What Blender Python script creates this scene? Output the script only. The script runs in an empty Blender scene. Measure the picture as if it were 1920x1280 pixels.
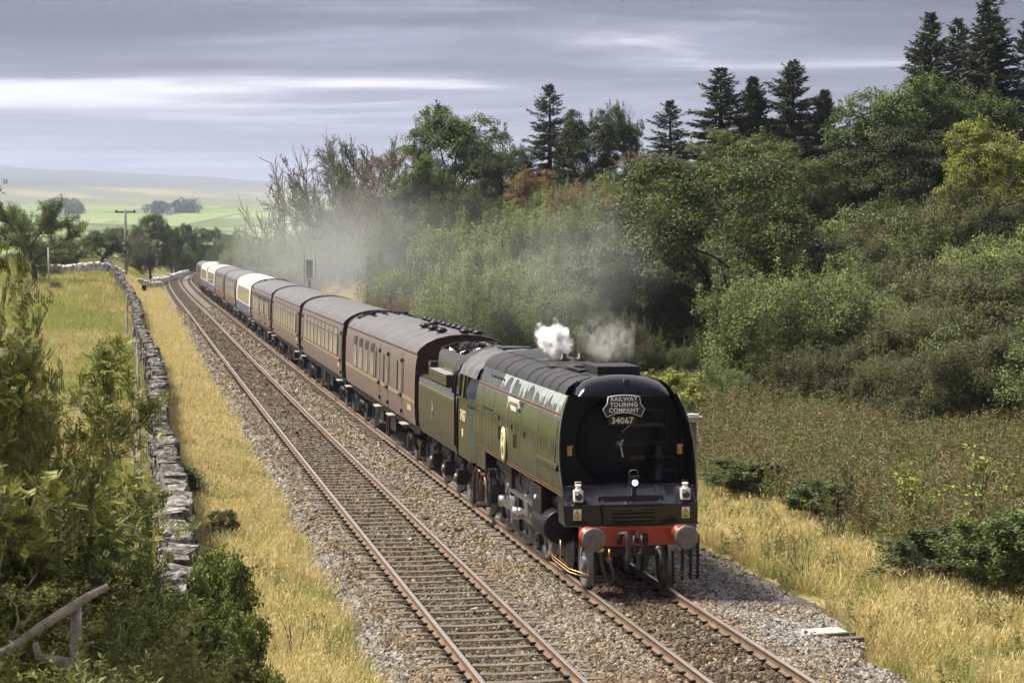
import bpy, bmesh, math, random
import numpy as np
from mathutils import Vector, Matrix
rnd = random.Random(7)
RNG = np.random.default_rng(11)
scene = bpy.context.scene
C = scene.collection
R = math.radians

# ------------------------------------------------------------------ camera
CAM_H, CAM_PITCH, FPX = 6.537, 0.04882, 3993.3          # metres, radians, focal length in px of a 1920 px wide frame
cam_d = bpy.data.cameras.new('camera')
cam = bpy.data.objects.new('camera', cam_d); C.objects.link(cam)
cam.location = (0, 0, CAM_H)
cam.rotation_euler = (math.pi/2 - CAM_PITCH, 0, 0)
cam_d.sensor_width = 36.0
cam_d.lens = FPX*36.0/1920.0
cam_d.clip_start = 0.5; cam_d.clip_end = 30000
scene.camera = cam

# ------------------------------------------------------------------ sky, sun, exposure
SUN_EL, SUN_AZ = R(58), math.atan2(-0.97, 0.12)          # azimuth from +Y towards +X: far left, a little behind the train
world = bpy.data.worlds.new('World'); scene.world = world
world.use_nodes = True
nt = world.node_tree; nt.nodes.clear()
def N(t, **k):
    n = nt.nodes.new(t)
    for a, b in k.items(): setattr(n, a, b)
    return n
L = nt.links.new
out = N('ShaderNodeOutputWorld'); bg = N('ShaderNodeBackground')
sky = N('ShaderNodeTexSky', sky_type='NISHITA'); sky.sun_disc = False
sky.sun_elevation = SUN_EL; sky.sun_rotation = SUN_AZ; sky.air_density = 1.2; sky.dust_density = 2.0
tc = N('ShaderNodeTexCoord'); sep = N('ShaderNodeSeparateXYZ'); L(tc.outputs['Generated'], sep.inputs[0])
zc = N('ShaderNodeMath', operation='MAXIMUM'); L(sep.outputs['Z'], zc.inputs[0]); zc.inputs[1].default_value = 0.0
za = N('ShaderNodeMath', operation='ADD'); L(zc.outputs[0], za.inputs[0]); za.inputs[1].default_value = 0.045
dx = N('ShaderNodeMath', operation='DIVIDE'); L(sep.outputs['X'], dx.inputs[0]); L(za.outputs[0], dx.inputs[1])
dy = N('ShaderNodeMath', operation='DIVIDE'); L(sep.outputs['Y'], dy.inputs[0]); L(za.outputs[0], dy.inputs[1])
cv = N('ShaderNodeCombineXYZ'); L(dx.outputs[0], cv.inputs[0]); L(dy.outputs[0], cv.inputs[1])
def cloud(scale, detail, rough, off, dist=0.6):
    m = N('ShaderNodeMapping'); m.inputs['Location'].default_value = off
    m.inputs['Scale'].default_value = (0.40, 1.0, 1.0); m.inputs['Rotation'].default_value = (0, 0, R(8))
    L(cv.outputs[0], m.inputs[0])
    n = N('ShaderNodeTexNoise'); n.inputs['Scale'].default_value = scale; n.inputs['Detail'].default_value = detail
    n.inputs['Roughness'].default_value = rough; n.inputs['Distortion'].default_value = dist
    L(m.outputs[0], n.inputs['Vector']); return n
n1 = cloud(0.34, 5, 0.50, (4.47, 8.2, 0)); n2 = cloud(1.1, 6, 0.58, (11.5, 3.5, 4), 0.8)
mixn = N('ShaderNodeMath', operation='MULTIPLY_ADD'); L(n2.outputs[0], mixn.inputs[0]); mixn.inputs[1].default_value = 0.42
L(n1.outputs[0], mixn.inputs[2])
ramp = N('ShaderNodeValToRGB'); L(mixn.outputs[0], ramp.inputs[0])
cr = ramp.color_ramp; cr.elements[0].position = 0.60; cr.elements[0].color = (0.085, 0.085, 0.155, 1)
cr.elements[1].position = 0.86; cr.elements[1].color = (1.75, 1.72, 1.75, 1)
e = cr.elements.new(0.69); e.color = (0.185, 0.185, 0.295, 1)
e = cr.elements.new(0.76); e.color = (0.44, 0.44, 0.62, 1)
# towards the horizon the cloud sheet thins to bright milky air
hz = N('ShaderNodeMapRange'); L(sep.outputs['Z'], hz.inputs[0]); hz.inputs[1].default_value = 0.0; hz.inputs[2].default_value = 0.10
hz.inputs[3].default_value = 1.0; hz.inputs[4].default_value = 0.0; hz.interpolation_type = 'SMOOTHSTEP'
hzm = N('ShaderNodeMath', operation='MULTIPLY'); L(hz.outputs[0], hzm.inputs[0]); hzm.inputs[1].default_value = 0.78
mh = N('ShaderNodeMix', data_type='RGBA'); L(hzm.outputs[0], mh.inputs['Factor']); L(ramp.outputs[0], mh.inputs['A'])
mh.inputs['B'].default_value = (0.60, 0.63, 0.80, 1)
sk = N('ShaderNodeMix', data_type='RGBA', blend_type='MULTIPLY'); sk.inputs['Factor'].default_value = 1
L(sky.outputs[0], sk.inputs['A']); sk.inputs['B'].default_value = (0.10, 0.10, 0.10, 1)
ms = N('ShaderNodeMix', data_type='RGBA'); ms.inputs['Factor'].default_value = 0.94
L(sk.outputs['Result'], ms.inputs['A']); L(mh.outputs['Result'], ms.inputs['B'])
L(ms.outputs['Result'], bg.inputs['Color']); bg.inputs['Strength'].default_value = 0.355
L(bg.outputs[0], out.inputs['Surface'])

sun_d = bpy.data.lights.new('sun', 'SUN'); sun_d.energy = 4.3; sun_d.angle = R(16); sun_d.color = (1.0, 0.92, 0.78)
sun = bpy.data.objects.new('sun', sun_d); C.objects.link(sun)
sd = Vector((math.sin(SUN_AZ)*math.cos(SUN_EL), math.cos(SUN_AZ)*math.cos(SUN_EL), math.sin(SUN_EL)))
sun.rotation_euler = sd.to_track_quat('Z', 'Y').to_euler()
scene.view_settings.view_transform = 'Standard'; scene.view_settings.look = 'None'
scene.view_settings.exposure = 1.10; scene.view_settings.gamma = 1.0; scene.view_settings.use_curve_mapping = False
scene.cycles.max_bounces = 6; scene.cycles.diffuse_bounces = 3; scene.cycles.glossy_bounces = 3
scene.cycles.transparent_max_bounces = 16; scene.cycles.volume_bounces = 5; scene.cycles.transmission_bounces = 3
scene.cycles.use_denoising = True
try:
    scene.cycles.denoiser = 'OPENIMAGEDENOISE'
    scene.cycles.denoising_prefilter = 'FAST'
except Exception: pass
scene.cycles.volume_step_rate = 2.0; scene.cycles.volume_max_steps = 128
scene.cycles.sample_clamp_indirect = 4.0

# ------------------------------------------------------------------ geometry of the line (plan: +Y away from the camera, +X right; rail tops at z = 0)
TRK_S = np.arange(-60, 620, 1.0)
_k = np.interp(TRK_S, [0, 60, 110, 160, 210, 260, 310, 360, 420], [5.156e-05, 3.552e-05, 2.678e-05, -5.69e-05, 9.43e-05, 2.03e-4, 6.39e-4, 9e-4, 1.2e-3]); _k[TRK_S < 0] = 0
TRK_H = np.concatenate([[0], np.cumsum(_k[:-1])]); TRK_H = TRK_H - TRK_H[60] - 0.1804555
TRK_X = np.concatenate([[0], np.cumsum(np.sin(TRK_H[:-1]))]); TRK_X = TRK_X - TRK_X[60] + 0.5424
TRK_Y = np.concatenate([[0], np.cumsum(np.cos(TRK_H[:-1]))]); TRK_Y = TRK_Y - TRK_Y[60] + 30.0
SPACING = 3.3085                       # left (empty) track to right (train) track
def tr(s, off=0.0):
    """point beside the left track's centre line: distance s along it, off metres to the right; and its heading"""
    a = np.interp(s, TRK_S, TRK_H)
    return np.interp(s, TRK_S, TRK_X) + off*np.cos(a), np.interp(s, TRK_S, TRK_Y) - off*np.sin(a), a
def track_coords(x, y):
    """inverse of tr for arrays: (s, off), good within ~150 m of the line"""
    x = np.asarray(x, float); y = np.asarray(y, float)
    s = np.clip((y - 30.0)*1.016, -55, 610)
    for _ in range(4):
        cx, cy, a = tr(s)
        s = np.clip(s + (x-cx)*np.sin(a) + (y-cy)*np.cos(a), -58, 615)
    cx, cy, a = tr(s)
    return s, (x-cx)*np.cos(a) - (y-cy)*np.sin(a)
_c, _s = math.cos(CAM_PITCH), math.sin(CAM_PITCH)
def at(u, v, d):
    """world point that stands d metres ahead, in the direction of photo pixel (u, v)"""
    a, b = (u-960)/FPX, (640-v)/FPX
    r = (a, _c + b*_s, -_s + b*_c); t = d/r[1]
    return Vector((r[0]*t, d, CAM_H + r[2]*t))

# ------------------------------------------------------------------ materials
MATS = {}
def mat(name, col, rough=0.6, metal=0.0, var=0.25, scale=3.0, col2=None, bump=0.0, bscale=20.0, spec=0.5, rand=0.0, trans=0.0, coat=0.0, space='Object', hue=0.0):
    """principled material with two-scale colour noise, optional second colour, relief, per-object shift and leaf translucency"""
    if name in MATS: return MATS[name]
    m = bpy.data.materials.new(name); MATS[name] = m; m.use_nodes = True
    t = m.node_tree; b = t.nodes['Principled BSDF']; o = t.nodes['Material Output']
    lk = t.links.new; nd = t.nodes.new
    b.inputs['Roughness'].default_value = rough; b.inputs['Metallic'].default_value = metal
    b.inputs['Specular IOR Level'].default_value = spec
    if coat: b.inputs['Coat Weight'].default_value = coat; b.inputs['Coat Roughness'].default_value = 0.05
    if space == 'World':
        g = nd('ShaderNodeNewGeometry'); vec = g.outputs['Position']
    else:
        g = nd('ShaderNodeTexCoord'); vec = g.outputs['Object']
    n = nd('ShaderNodeTexNoise'); n.inputs['Scale'].default_value = scale; n.inputs['Detail'].default_value = 5; n.inputs['Roughness'].default_value = 0.6
    lk(vec, n.inputs['Vector'])
    mr = nd('ShaderNodeMapRange'); mr.inputs[1].default_value = 0.3; mr.inputs[2].default_value = 0.7; lk(n.outputs[0], mr.inputs[0])
    mx = nd('ShaderNodeMix'); mx.data_type = 'RGBA'; lk(mr.outputs[0], mx.inputs['Factor'])
    c2 = col2 if col2 else tuple(min(1, c*(1+var)) for c in col)
    c1 = tuple(c*(1-var) for c in col) if not col2 else col
    mx.inputs['A'].default_value = (*c1, 1); mx.inputs['B'].default_value = (*c2, 1)
    res = mx.outputs['Result']
    if rand or hue:
        oi = nd('ShaderNodeObjectInfo'); hs = nd('ShaderNodeHueSaturation'); lk(res, hs.inputs['Color'])
        r1 = nd('ShaderNodeMapRange'); lk(oi.outputs['Random'], r1.inputs[0]); r1.inputs[3].default_value = 1-rand; r1.inputs[4].default_value = 1+rand
        lk(r1.outputs[0], hs.inputs['Value'])
        if hue:
            mm = nd('ShaderNodeMath'); mm.operation = 'MULTIPLY'; mm.inputs[1].default_value = 7.31; lk(oi.outputs['Random'], mm.inputs[0])
            fr = nd('ShaderNodeMath'); fr.operation = 'FRACT'; lk(mm.outputs[0], fr.inputs[0])
            r2 = nd('ShaderNodeMapRange'); lk(fr.outputs[0], r2.inputs[0]); r2.inputs[3].default_value = 0.5-hue; r2.inputs[4].default_value = 0.5+hue
            lk(r2.outputs[0], hs.inputs['Hue'])
        res = hs.outputs[0]
    lk(res, b.inputs['Base Color'])
    if bump:
        n2 = nd('ShaderNodeTexNoise'); n2.inputs['Scale'].default_value = bscale; n2.inputs['Detail'].default_value = 4; lk(vec, n2.inputs['Vector'])
        bp = nd('ShaderNodeBump'); bp.inputs['Strength'].default_value = bump; bp.inputs['Distance'].default_value = 0.05
        lk(n2.outputs[0], bp.inputs['Height']); lk(bp.outputs[0], b.inputs['Normal'])
    if trans:
        tl = nd('ShaderNodeBsdfTranslucent'); ms_ = nd('ShaderNodeMixShader'); ms_.inputs[0].default_value = trans
        lk(res, tl.inputs['Color']); lk(b.outputs[0], ms_.inputs[1]); lk(tl.outputs[0], ms_.inputs[2]); lk(ms_.outputs[0], o.inputs['Surface'])
    return m
def leaf_mat(name, ca, cb, rough=0.55, trans=0.2):
    """leaf colour runs from ca to cb by the leaf's own 'tint' value, shifted a little from plant to plant"""
    if name in MATS: return MATS[name]
    m = bpy.data.materials.new(name); MATS[name] = m; m.use_nodes = True
    t = m.node_tree; b = t.nodes['Principled BSDF']; o = t.nodes['Material Output']; lk = t.links.new; nd = t.nodes.new
    at_ = nd('ShaderNodeAttribute'); at_.attribute_name = 'tint'
    mx = nd('ShaderNodeMix'); mx.data_type = 'RGBA'; lk(at_.outputs['Fac'], mx.inputs['Factor'])
    mx.inputs['A'].default_value = (*ca, 1); mx.inputs['B'].default_value = (*cb, 1)
    oi = nd('ShaderNodeObjectInfo'); hs = nd('ShaderNodeHueSaturation'); lk(mx.outputs['Result'], hs.inputs['Color'])
    r1 = nd('ShaderNodeMapRange'); lk(oi.outputs['Random'], r1.inputs[0]); r1.inputs[3].default_value = 0.82; r1.inputs[4].default_value = 1.18
    lk(r1.outputs[0], hs.inputs['Value'])
    lk(hs.outputs[0], b.inputs['Base Color']); b.inputs['Roughness'].default_value = rough; b.inputs['Specular IOR Level'].default_value = 0.35
    tl = nd('ShaderNodeBsdfTranslucent'); ms_ = nd('ShaderNodeMixShader'); ms_.inputs[0].default_value = trans
    lk(hs.outputs[0], tl.inputs['Color']); lk(b.outputs[0], ms_.inputs[1]); lk(tl.outputs[0], ms_.inputs[2]); lk(ms_.outputs[0], o.inputs['Surface'])
    return m

# ------------------------------------------------------------------ mesh builder
class MB:
    """collects shapes; build() links them as ONE mesh object"""
    def __init__(self): self.v = []; self.f = []; self.m = []; self.sm = []
    def add(self, vs, fs, mi=0, smooth=False):
        b = len(self.v); self.v += [tuple(map(float, p)) for p in vs]
        for f in fs: self.f.append([b+i for i in f]); self.m.append(mi); self.sm.append(smooth)
    def box(self, c, d, mi=0, rz=0.0, tilt=None, bev=0.0):
        x, y, z = d[0]/2, d[1]/2, d[2]/2
        vs = [Vector((sx*x, sy*y, sz*z)) for sz in (-1, 1) for sy in (-1, 1) for sx in (-1, 1)]
        M = Matrix.Rotation(rz, 3, 'Z')
        if tilt: M = M @ Matrix.Rotation(tilt[0], 3, 'X') @ Matrix.Rotation(tilt[1], 3, 'Y')
        self.add([M @ p + Vector(c) for p in vs], [(0,2,3,1),(4,5,7,6),(0,1,5,4),(2,6,7,3),(0,4,6,2),(1,3,7,5)], mi)
    def bar(self, a, b, w, h, mi=0, up=(0,0,1)):
        """square bar from a to b, w wide, h high"""
        a, b = Vector(a), Vector(b); t = (b-a).normalized(); u = Vector(up)
        if abs(t.dot(u)) > 0.98: u = Vector((0,1,0))
        s = t.cross(u).normalized(); u = s.cross(t)
        vs = [p + s*sx*w/2 + u*sz*h/2 for p in (a, b) for sx, sz in ((-1,-1),(1,-1),(1,1),(-1,1))]
        self.add(vs, [(0,3,2,1),(4,5,6,7),(0,1,5,4),(1,2,6,5),(2,3,7,6),(3,0,4,7)], mi)
    def tube(self, pts, r, n=8, mi=0, cap=True, smooth=True):
        pts = [Vector(p) for p in pts]; k = len(pts)
        rs = r if isinstance(r, (list, tuple)) else [r]*k
        vs = []; prev = None
        for i, p in enumerate(pts):
            t = (pts[min(i+1, k-1)] - pts[max(i-1, 0)])
            t = t.normalized() if t.length > 1e-9 else Vector((0,0,1))
            if prev is None:
                u = Vector((0,0,1)) if abs(t.z) < 0.9 else Vector((1,0,0))
                s = t.cross(u).normalized()
            else:
                s = (prev - t*prev.dot(t)); s = s.normalized() if s.length > 1e-6 else t.orthogonal().normalized()
            prev = s; w = t.cross(s)
            vs += [p + (s*math.cos(2*math.pi*j/n) + w*math.sin(2*math.pi*j/n))*rs[i] for j in range(n)]
        fs = [(i*n+j, i*n+(j+1) % n, (i+1)*n+(j+1) % n, (i+1)*n+j) for i in range(k-1) for j in range(n)]
        self.add(vs, fs, mi, smooth)
        if cap:
            b = len(self.v)-len(vs)
            self.f += [[b+j for j in range(n)][::-1], [b+(k-1)*n+j for j in range(n)]]; self.m += [mi, mi]; self.sm += [False, False]
    def cyl(self, a, b, r, n=20, mi=0, r2=None): self.tube([a, b], [r, r if r2 is None else r2], n, mi)
    def ring(self, c, axis, r0, r1, h, n=28, mi=0):
        """flat annulus of thickness h, centred on c"""
        ax = Vector(axis).normalized(); s = ax.orthogonal().normalized(); w = ax.cross(s); c = Vector(c)
        vs = []
        for rr, hh in ((r0,-h/2),(r1,-h/2),(r1,h/2),(r0,h/2)):
            vs += [c + ax*hh + (s*math.cos(2*math.pi*j/n)+w*math.sin(2*math.pi*j/n))*rr for j in range(n)]
        fs = [(q*n+j, q*n+(j+1) % n, ((q+1) % 4)*n+(j+1) % n, ((q+1) % 4)*n+j) for q in range(4) for j in range(n)]
        self.add(vs, fs, mi, False)
    def lathe(self, c, axis, prof, n=24, mi=0, smooth=True):
        """profile of (radius, height along axis)"""
        ax = Vector(axis).normalized(); s = ax.orthogonal().normalized(); w = ax.cross(s); c = Vector(c); k = len(prof)
        vs = []
        for rr, hh in prof:
            vs += [c + ax*hh + (s*math.cos(2*math.pi*j/n)+w*math.sin(2*math.pi*j/n))*max(rr, 1e-4) for j in range(n)]
        fs = [(i*n+j, i*n+(j+1) % n, (i+1)*n+(j+1) % n, (i+1)*n+j) for i in range(k-1) for j in range(n)]
        self.add(vs, fs, mi, smooth)
    def prism(self, poly, axis, a0, a1, mi=0):
        """polygon in the plane across axis ('x': (y,z), 'y': (x,z), 'z': (x,y)), extruded a0..a1"""
        def P(p, a): return {'x': (a, p[0], p[1]), 'y': (p[0], a, p[1]), 'z': (p[0], p[1], a)}[axis]
        n = len(poly); vs = [P(p, a0) for p in poly] + [P(p, a1) for p in poly]
        self.add(vs, [list(range(n))[::-1], list(range(n, 2*n))] + [(i, (i+1) % n, n+(i+1) % n, n+i) for i in range(n)], mi)
    def loft(self, secs, mi=0, closed=False, smooth=True, capped=False, mis=None):
        n = len(secs[0]); b = len(self.v); k = len(secs)
        self.v += [tuple(map(float, p)) for s_ in secs for p in s_]
        for i in range(k-1):
            for j in range(n if closed else n-1):
                self.f.append([b+i*n+j, b+i*n+(j+1) % n, b+(i+1)*n+(j+1) % n, b+(i+1)*n+j]); self.m.append(mis[j] if mis else mi); self.sm.append(smooth)
        if capped:
            self.f += [[b+j for j in range(n)][::-1], [b+(k-1)*n+j for j in range(n)]]; self.m += [mi, mi]; self.sm += [False, False]
    def ball(self, c, r, n=10, k=6, mi=0):
        c = Vector(c); rr = r if isinstance(r, (tuple, list)) else (r, r, r); vs = []
        for i in range(k+1):
            th = math.pi*i/k
            vs += [c + Vector((rr[0]*max(math.sin(th), 1e-3)*math.cos(2*math.pi*j/n), rr[1]*max(math.sin(th), 1e-3)*math.sin(2*math.pi*j/n), rr[2]*math.cos(th))) for j in range(n)]
        self.add(vs, [(i*n+j, (i+1)*n+j, (i+1)*n+(j+1) % n, i*n+(j+1) % n) for i in range(k) for j in range(n)], mi, True)
    def mesh(self, name, mats):
        me = bpy.data.meshes.new(name); me.from_pydata(self.v, [], self.f)
        for m_ in (mats if isinstance(mats, (list, tuple)) else [mats]): me.materials.append(m_)
        me.polygons.foreach_set('material_index', self.m); me.polygons.foreach_set('use_smooth', self.sm)
        me.validate(); me.update()
        bm = bmesh.new(); bm.from_mesh(me); bmesh.ops.recalc_face_normals(bm, faces=bm.faces); bm.to_mesh(me); bm.free()
        return me
    def build(self, name, mats, parent=None, bevel=0.0):
        o = bpy.data.objects.new(name, self.mesh(name, mats)); C.objects.link(o); o.parent = parent
        if bevel:
            md = o.modifiers.new('edge', 'BEVEL'); md.width = bevel; md.segments = 2; md.limit_method = 'ANGLE'; md.angle_limit = R(40)
        return o
def np_mesh(name, V, Fq, mats, tint=None, midx=None, smooth=False):
    """mesh from numpy arrays: V (n,3), Fq (m,k) faces of k corners"""
    me = bpy.data.meshes.new(name); n, (m_, k) = len(V), Fq.shape
    me.vertices.add(n); me.vertices.foreach_set('co', np.ascontiguousarray(V, np.float32).ravel())
    me.loops.add(m_*k); me.loops.foreach_set('vertex_index', np.ascontiguousarray(Fq, np.int32).ravel())
    me.polygons.add(m_); me.polygons.foreach_set('loop_start', np.arange(0, m_*k, k, dtype=np.int32))
    if midx is not None: me.polygons.foreach_set('material_index', np.ascontiguousarray(midx, np.int32))
    me.polygons.foreach_set('use_smooth', np.full(m_, smooth))
    for x in (mats if isinstance(mats, (list, tuple)) else [mats]): me.materials.append(x)
    if tint is not None:
        a = me.attributes.new('tint', 'FLOAT', 'FACE'); a.data.foreach_set('value', np.ascontiguousarray(tint, np.float32))
    me.update(calc_edges=True); me.validate()
    return me
def link(name, me, parent=None):
    o = bpy.data.objects.new(name, me); C.objects.link(o); o.parent = parent; return o
def empty(name, loc=(0,0,0), rz=0.0, parent=None):
    o = bpy.data.objects.new(name, None); C.objects.link(o); o.location = loc; o.rotation_euler = (0,0,rz); o.parent = parent; o.empty_display_size = 0.2
    return o
def tag(o, label=None, cat=None, group=None, kind=None):
    for k, v in (('label', label), ('category', cat), ('group', group), ('kind', kind)):
        if v: o[k] = v
    return o
def copy_tree(o, parent=None):
    c = o.copy(); C.objects.link(c); c.parent = parent
    for ch in list(o.children): copy_tree(ch, c)
    return c
def text_mesh(name, body, size, m, parent, loc, rot, extrude=0.004, align='CENTER', sx=1.0, space=1.0, bold=0.0):
    """lettering as a real raised mesh"""
    cu = bpy.data.curves.new(name, 'FONT'); cu.body = body; cu.size = size; cu.extrude = extrude; cu.offset = bold
    cu.align_x = align; cu.align_y = 'CENTER'; cu.space_character = space; cu.resolution_u = 3
    t = bpy.data.objects.new(name, cu); C.objects.link(t)
    dg = bpy.context.evaluated_depsgraph_get(); me = bpy.data.meshes.new_from_object(t.evaluated_get(dg))
    bpy.data.objects.remove(t); bpy.data.curves.remove(cu)
    me.materials.clear(); me.materials.append(m)
    o = link(name, me, parent); o.location = loc; o.rotation_euler = rot; o.scale = (sx, 1, 1)
    return o
def scatter(name, protos, P, rot, scl, idx, label, cat=None, kind='stuff', parent=None):
    """ONE object of uncountable small stuff: prototype meshes set out on points by geometry nodes"""
    me = bpy.data.meshes.new(name); me.vertices.add(len(P)); me.vertices.foreach_set('co', np.ascontiguousarray(P, np.float32).ravel())
    a = me.attributes.new('rot', 'FLOAT_VECTOR', 'POINT'); a.data.foreach_set('vector', np.ascontiguousarray(rot, np.float32).ravel())
    a = me.attributes.new('scl', 'FLOAT', 'POINT'); a.data.foreach_set('value', np.ascontiguousarray(scl, np.float32))
    a = me.attributes.new('idx', 'INT', 'POINT'); a.data.foreach_set('value', np.ascontiguousarray(idx, np.int32))
    me.update()
    o = link(name, me, parent)
    col = bpy.data.collections.new(name+'_kinds')
    for i, pm in enumerate(protos):
        q = bpy.data.objects.new('%s_kind_%02d' % (name, i), pm); col.objects.link(q)
    g = bpy.data.node_groups.new(name+'_scatter', 'GeometryNodeTree')
    g.interface.new_socket('Geometry', in_out='INPUT', socket_type='NodeSocketGeometry'); g.interface.new_socket('Geometry', in_out='OUTPUT', socket_type='NodeSocketGeometry')
    gi, go = g.nodes.new('NodeGroupInput'), g.nodes.new('NodeGroupOutput')
    ci = g.nodes.new('GeometryNodeCollectionInfo'); ci.inputs['Collection'].default_value = col
    ci.inputs['Separate Children'].default_value = True; ci.inputs['Reset Children'].default_value = True
    ip = g.nodes.new('GeometryNodeInstanceOnPoints'); ip.inputs['Pick Instance'].default_value = True
    def attr(n, t):
        q = g.nodes.new('GeometryNodeInputNamedAttribute'); q.data_type = t; q.inputs['Name'].default_value = n; return q.outputs['Attribute']
    l2 = g.links.new
    l2(gi.outputs[0], ip.inputs['Points']); l2(ci.outputs[0], ip.inputs['Instance']); l2(attr('idx', 'INT'), ip.inputs['Instance Index'])
    e2 = g.nodes.new('FunctionNodeEulerToRotation'); l2(attr('rot', 'FLOAT_VECTOR'), e2.inputs[0]); l2(e2.outputs[0], ip.inputs['Rotation'])
    l2(attr('scl', 'FLOAT'), ip.inputs['Scale']); l2(ip.outputs[0], go.inputs[0])
    md = o.modifiers.new('scatter', 'NODES'); md.node_group = g
    return tag(o, label, cat, None, kind)
def smooth01(t): t = np.clip(t, 0, 1); return t*t*(3-2*t)
def vnoise(x, y, seed=0):
    """cheap smooth value noise for arrays"""
    x = np.asarray(x, float); y = np.asarray(y, float)
    xi, yi = np.floor(x), np.floor(y); fx, fy = smooth01(x-xi), smooth01(y-yi)
    def hsh(a, b): q = np.sin(a*127.1 + b*311.7 + seed*74.7)*43758.5453; return q-np.floor(q)
    return (hsh(xi, yi)*(1-fx)+hsh(xi+1, yi)*fx)*(1-fy) + (hsh(xi, yi+1)*(1-fx)+hsh(xi+1, yi+1)*fx)*fy
def fbm(x, y, seed=0, o=4): return sum(vnoise(x*2**i, y*2**i, seed+i)*0.5**i for i in range(o))/sum(0.5**i for i in range(o))
# ------------------------------------------------------------------ terrain
_FD = [250, 330, 450, 700, 1000, 1500, 2000, 2600, 3500, 5000, 7000, 8000, 10000, 16000]
_FV = [505, 498, 496, 488, 470, 436, 411, 392, 373, 353, 331, 338, 395, 425]
def bank_start(s):
    """where the right-hand bank starts to rise, metres right of the train's track"""
    return np.interp(s, [-60, 30, 55, 80, 100, 118, 140, 620], [16.5, 16.5, 15, 12, 8.5, 3.9, 3.6, 3.6])
def terrain(x, y):
    x = np.asarray(x, float); y = np.asarray(y, float)
    s, off = track_coords(x, y)
    o_r = off - SPACING; o_l = -off
    lump = (fbm(x*0.9, y*0.9, 3, 3)-0.5)
    # left verge and field
    zl = -0.42 + 0.22*lump + 0.05*smooth01((o_l-3)/2) + 3.0*smooth01((y-105)/145)*smooth01((o_l-2.9)/6.5) + 0.5*(fbm(x*0.12, y*0.12, 9, 3)-0.5)*smooth01((o_l-6)/6)
    zl = zl + 2.3*smooth01((35-y)/13)*smooth01((o_l-3.6)/2.5)
    zl = zl + 0.3*smooth01((y-262)/60)*smooth01((o_l-2.6)/7)
    # right flat, then bank
    ob = bank_start(s); t = o_r-ob
    lin = np.interp(s, [-60, 40, 75, 100, 120], [0.26, 0.28, 0.34, 0.44, 0.52])*np.maximum(t, 0)*smooth01(t/4+0.15); top = 7.8 + 0.02*np.clip(t-20, 0, 60)
    zb = -0.5*np.log(np.exp(-2*np.minimum(lin, 30)) + np.exp(-2*top)) + 0.5*np.log(1+np.exp(-2*top))
    zr = -0.40 + 0.20*lump + 0.035*np.clip(o_r-4, 0, 14) + zb + 1.2*(fbm(x*0.1, y*0.1, 5, 3)-0.5)*smooth01(t/6)
    near = np.where(off < SPACING/2, zl, zr)
    under = smooth01((o_l-1.75)/0.55) + smooth01((o_r-3.1)/0.6)
    near = -0.80 + (near+0.80)*np.clip(under, 0, 1)
    # the valley and the fells beyond
    D = np.maximum(y, 120); u = 960 + FPX*x/D
    vv = np.interp(np.log(D), np.log(_FD), _FV)
    vv = vv + np.clip(u-350, -900, 900)*0.058*smooth01((D-2200)/3000) + 10*(fbm(u/160, np.log(D)*6, 21, 3)-0.5)*smooth01((D-900)/900)
    vv = vv + np.clip(u-700, 0, 900)*0.05
    far = CAM_H + D*(444.9-vv)/FPX
    w = smooth01((y-255)/130) * np.where(off > SPACING/2, smooth01((y-300)/120), 1)
    onl = 1-smooth01((np.abs(off-SPACING/2)-4.2)/5)          # keep the line's own formation flat round the bend
    w = w*(1-onl*(y < 520))
    return near*(1-w) + far*w
def ground_at(x, y): return float(terrain(np.array([x]), np.array([y]))[0])

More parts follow.
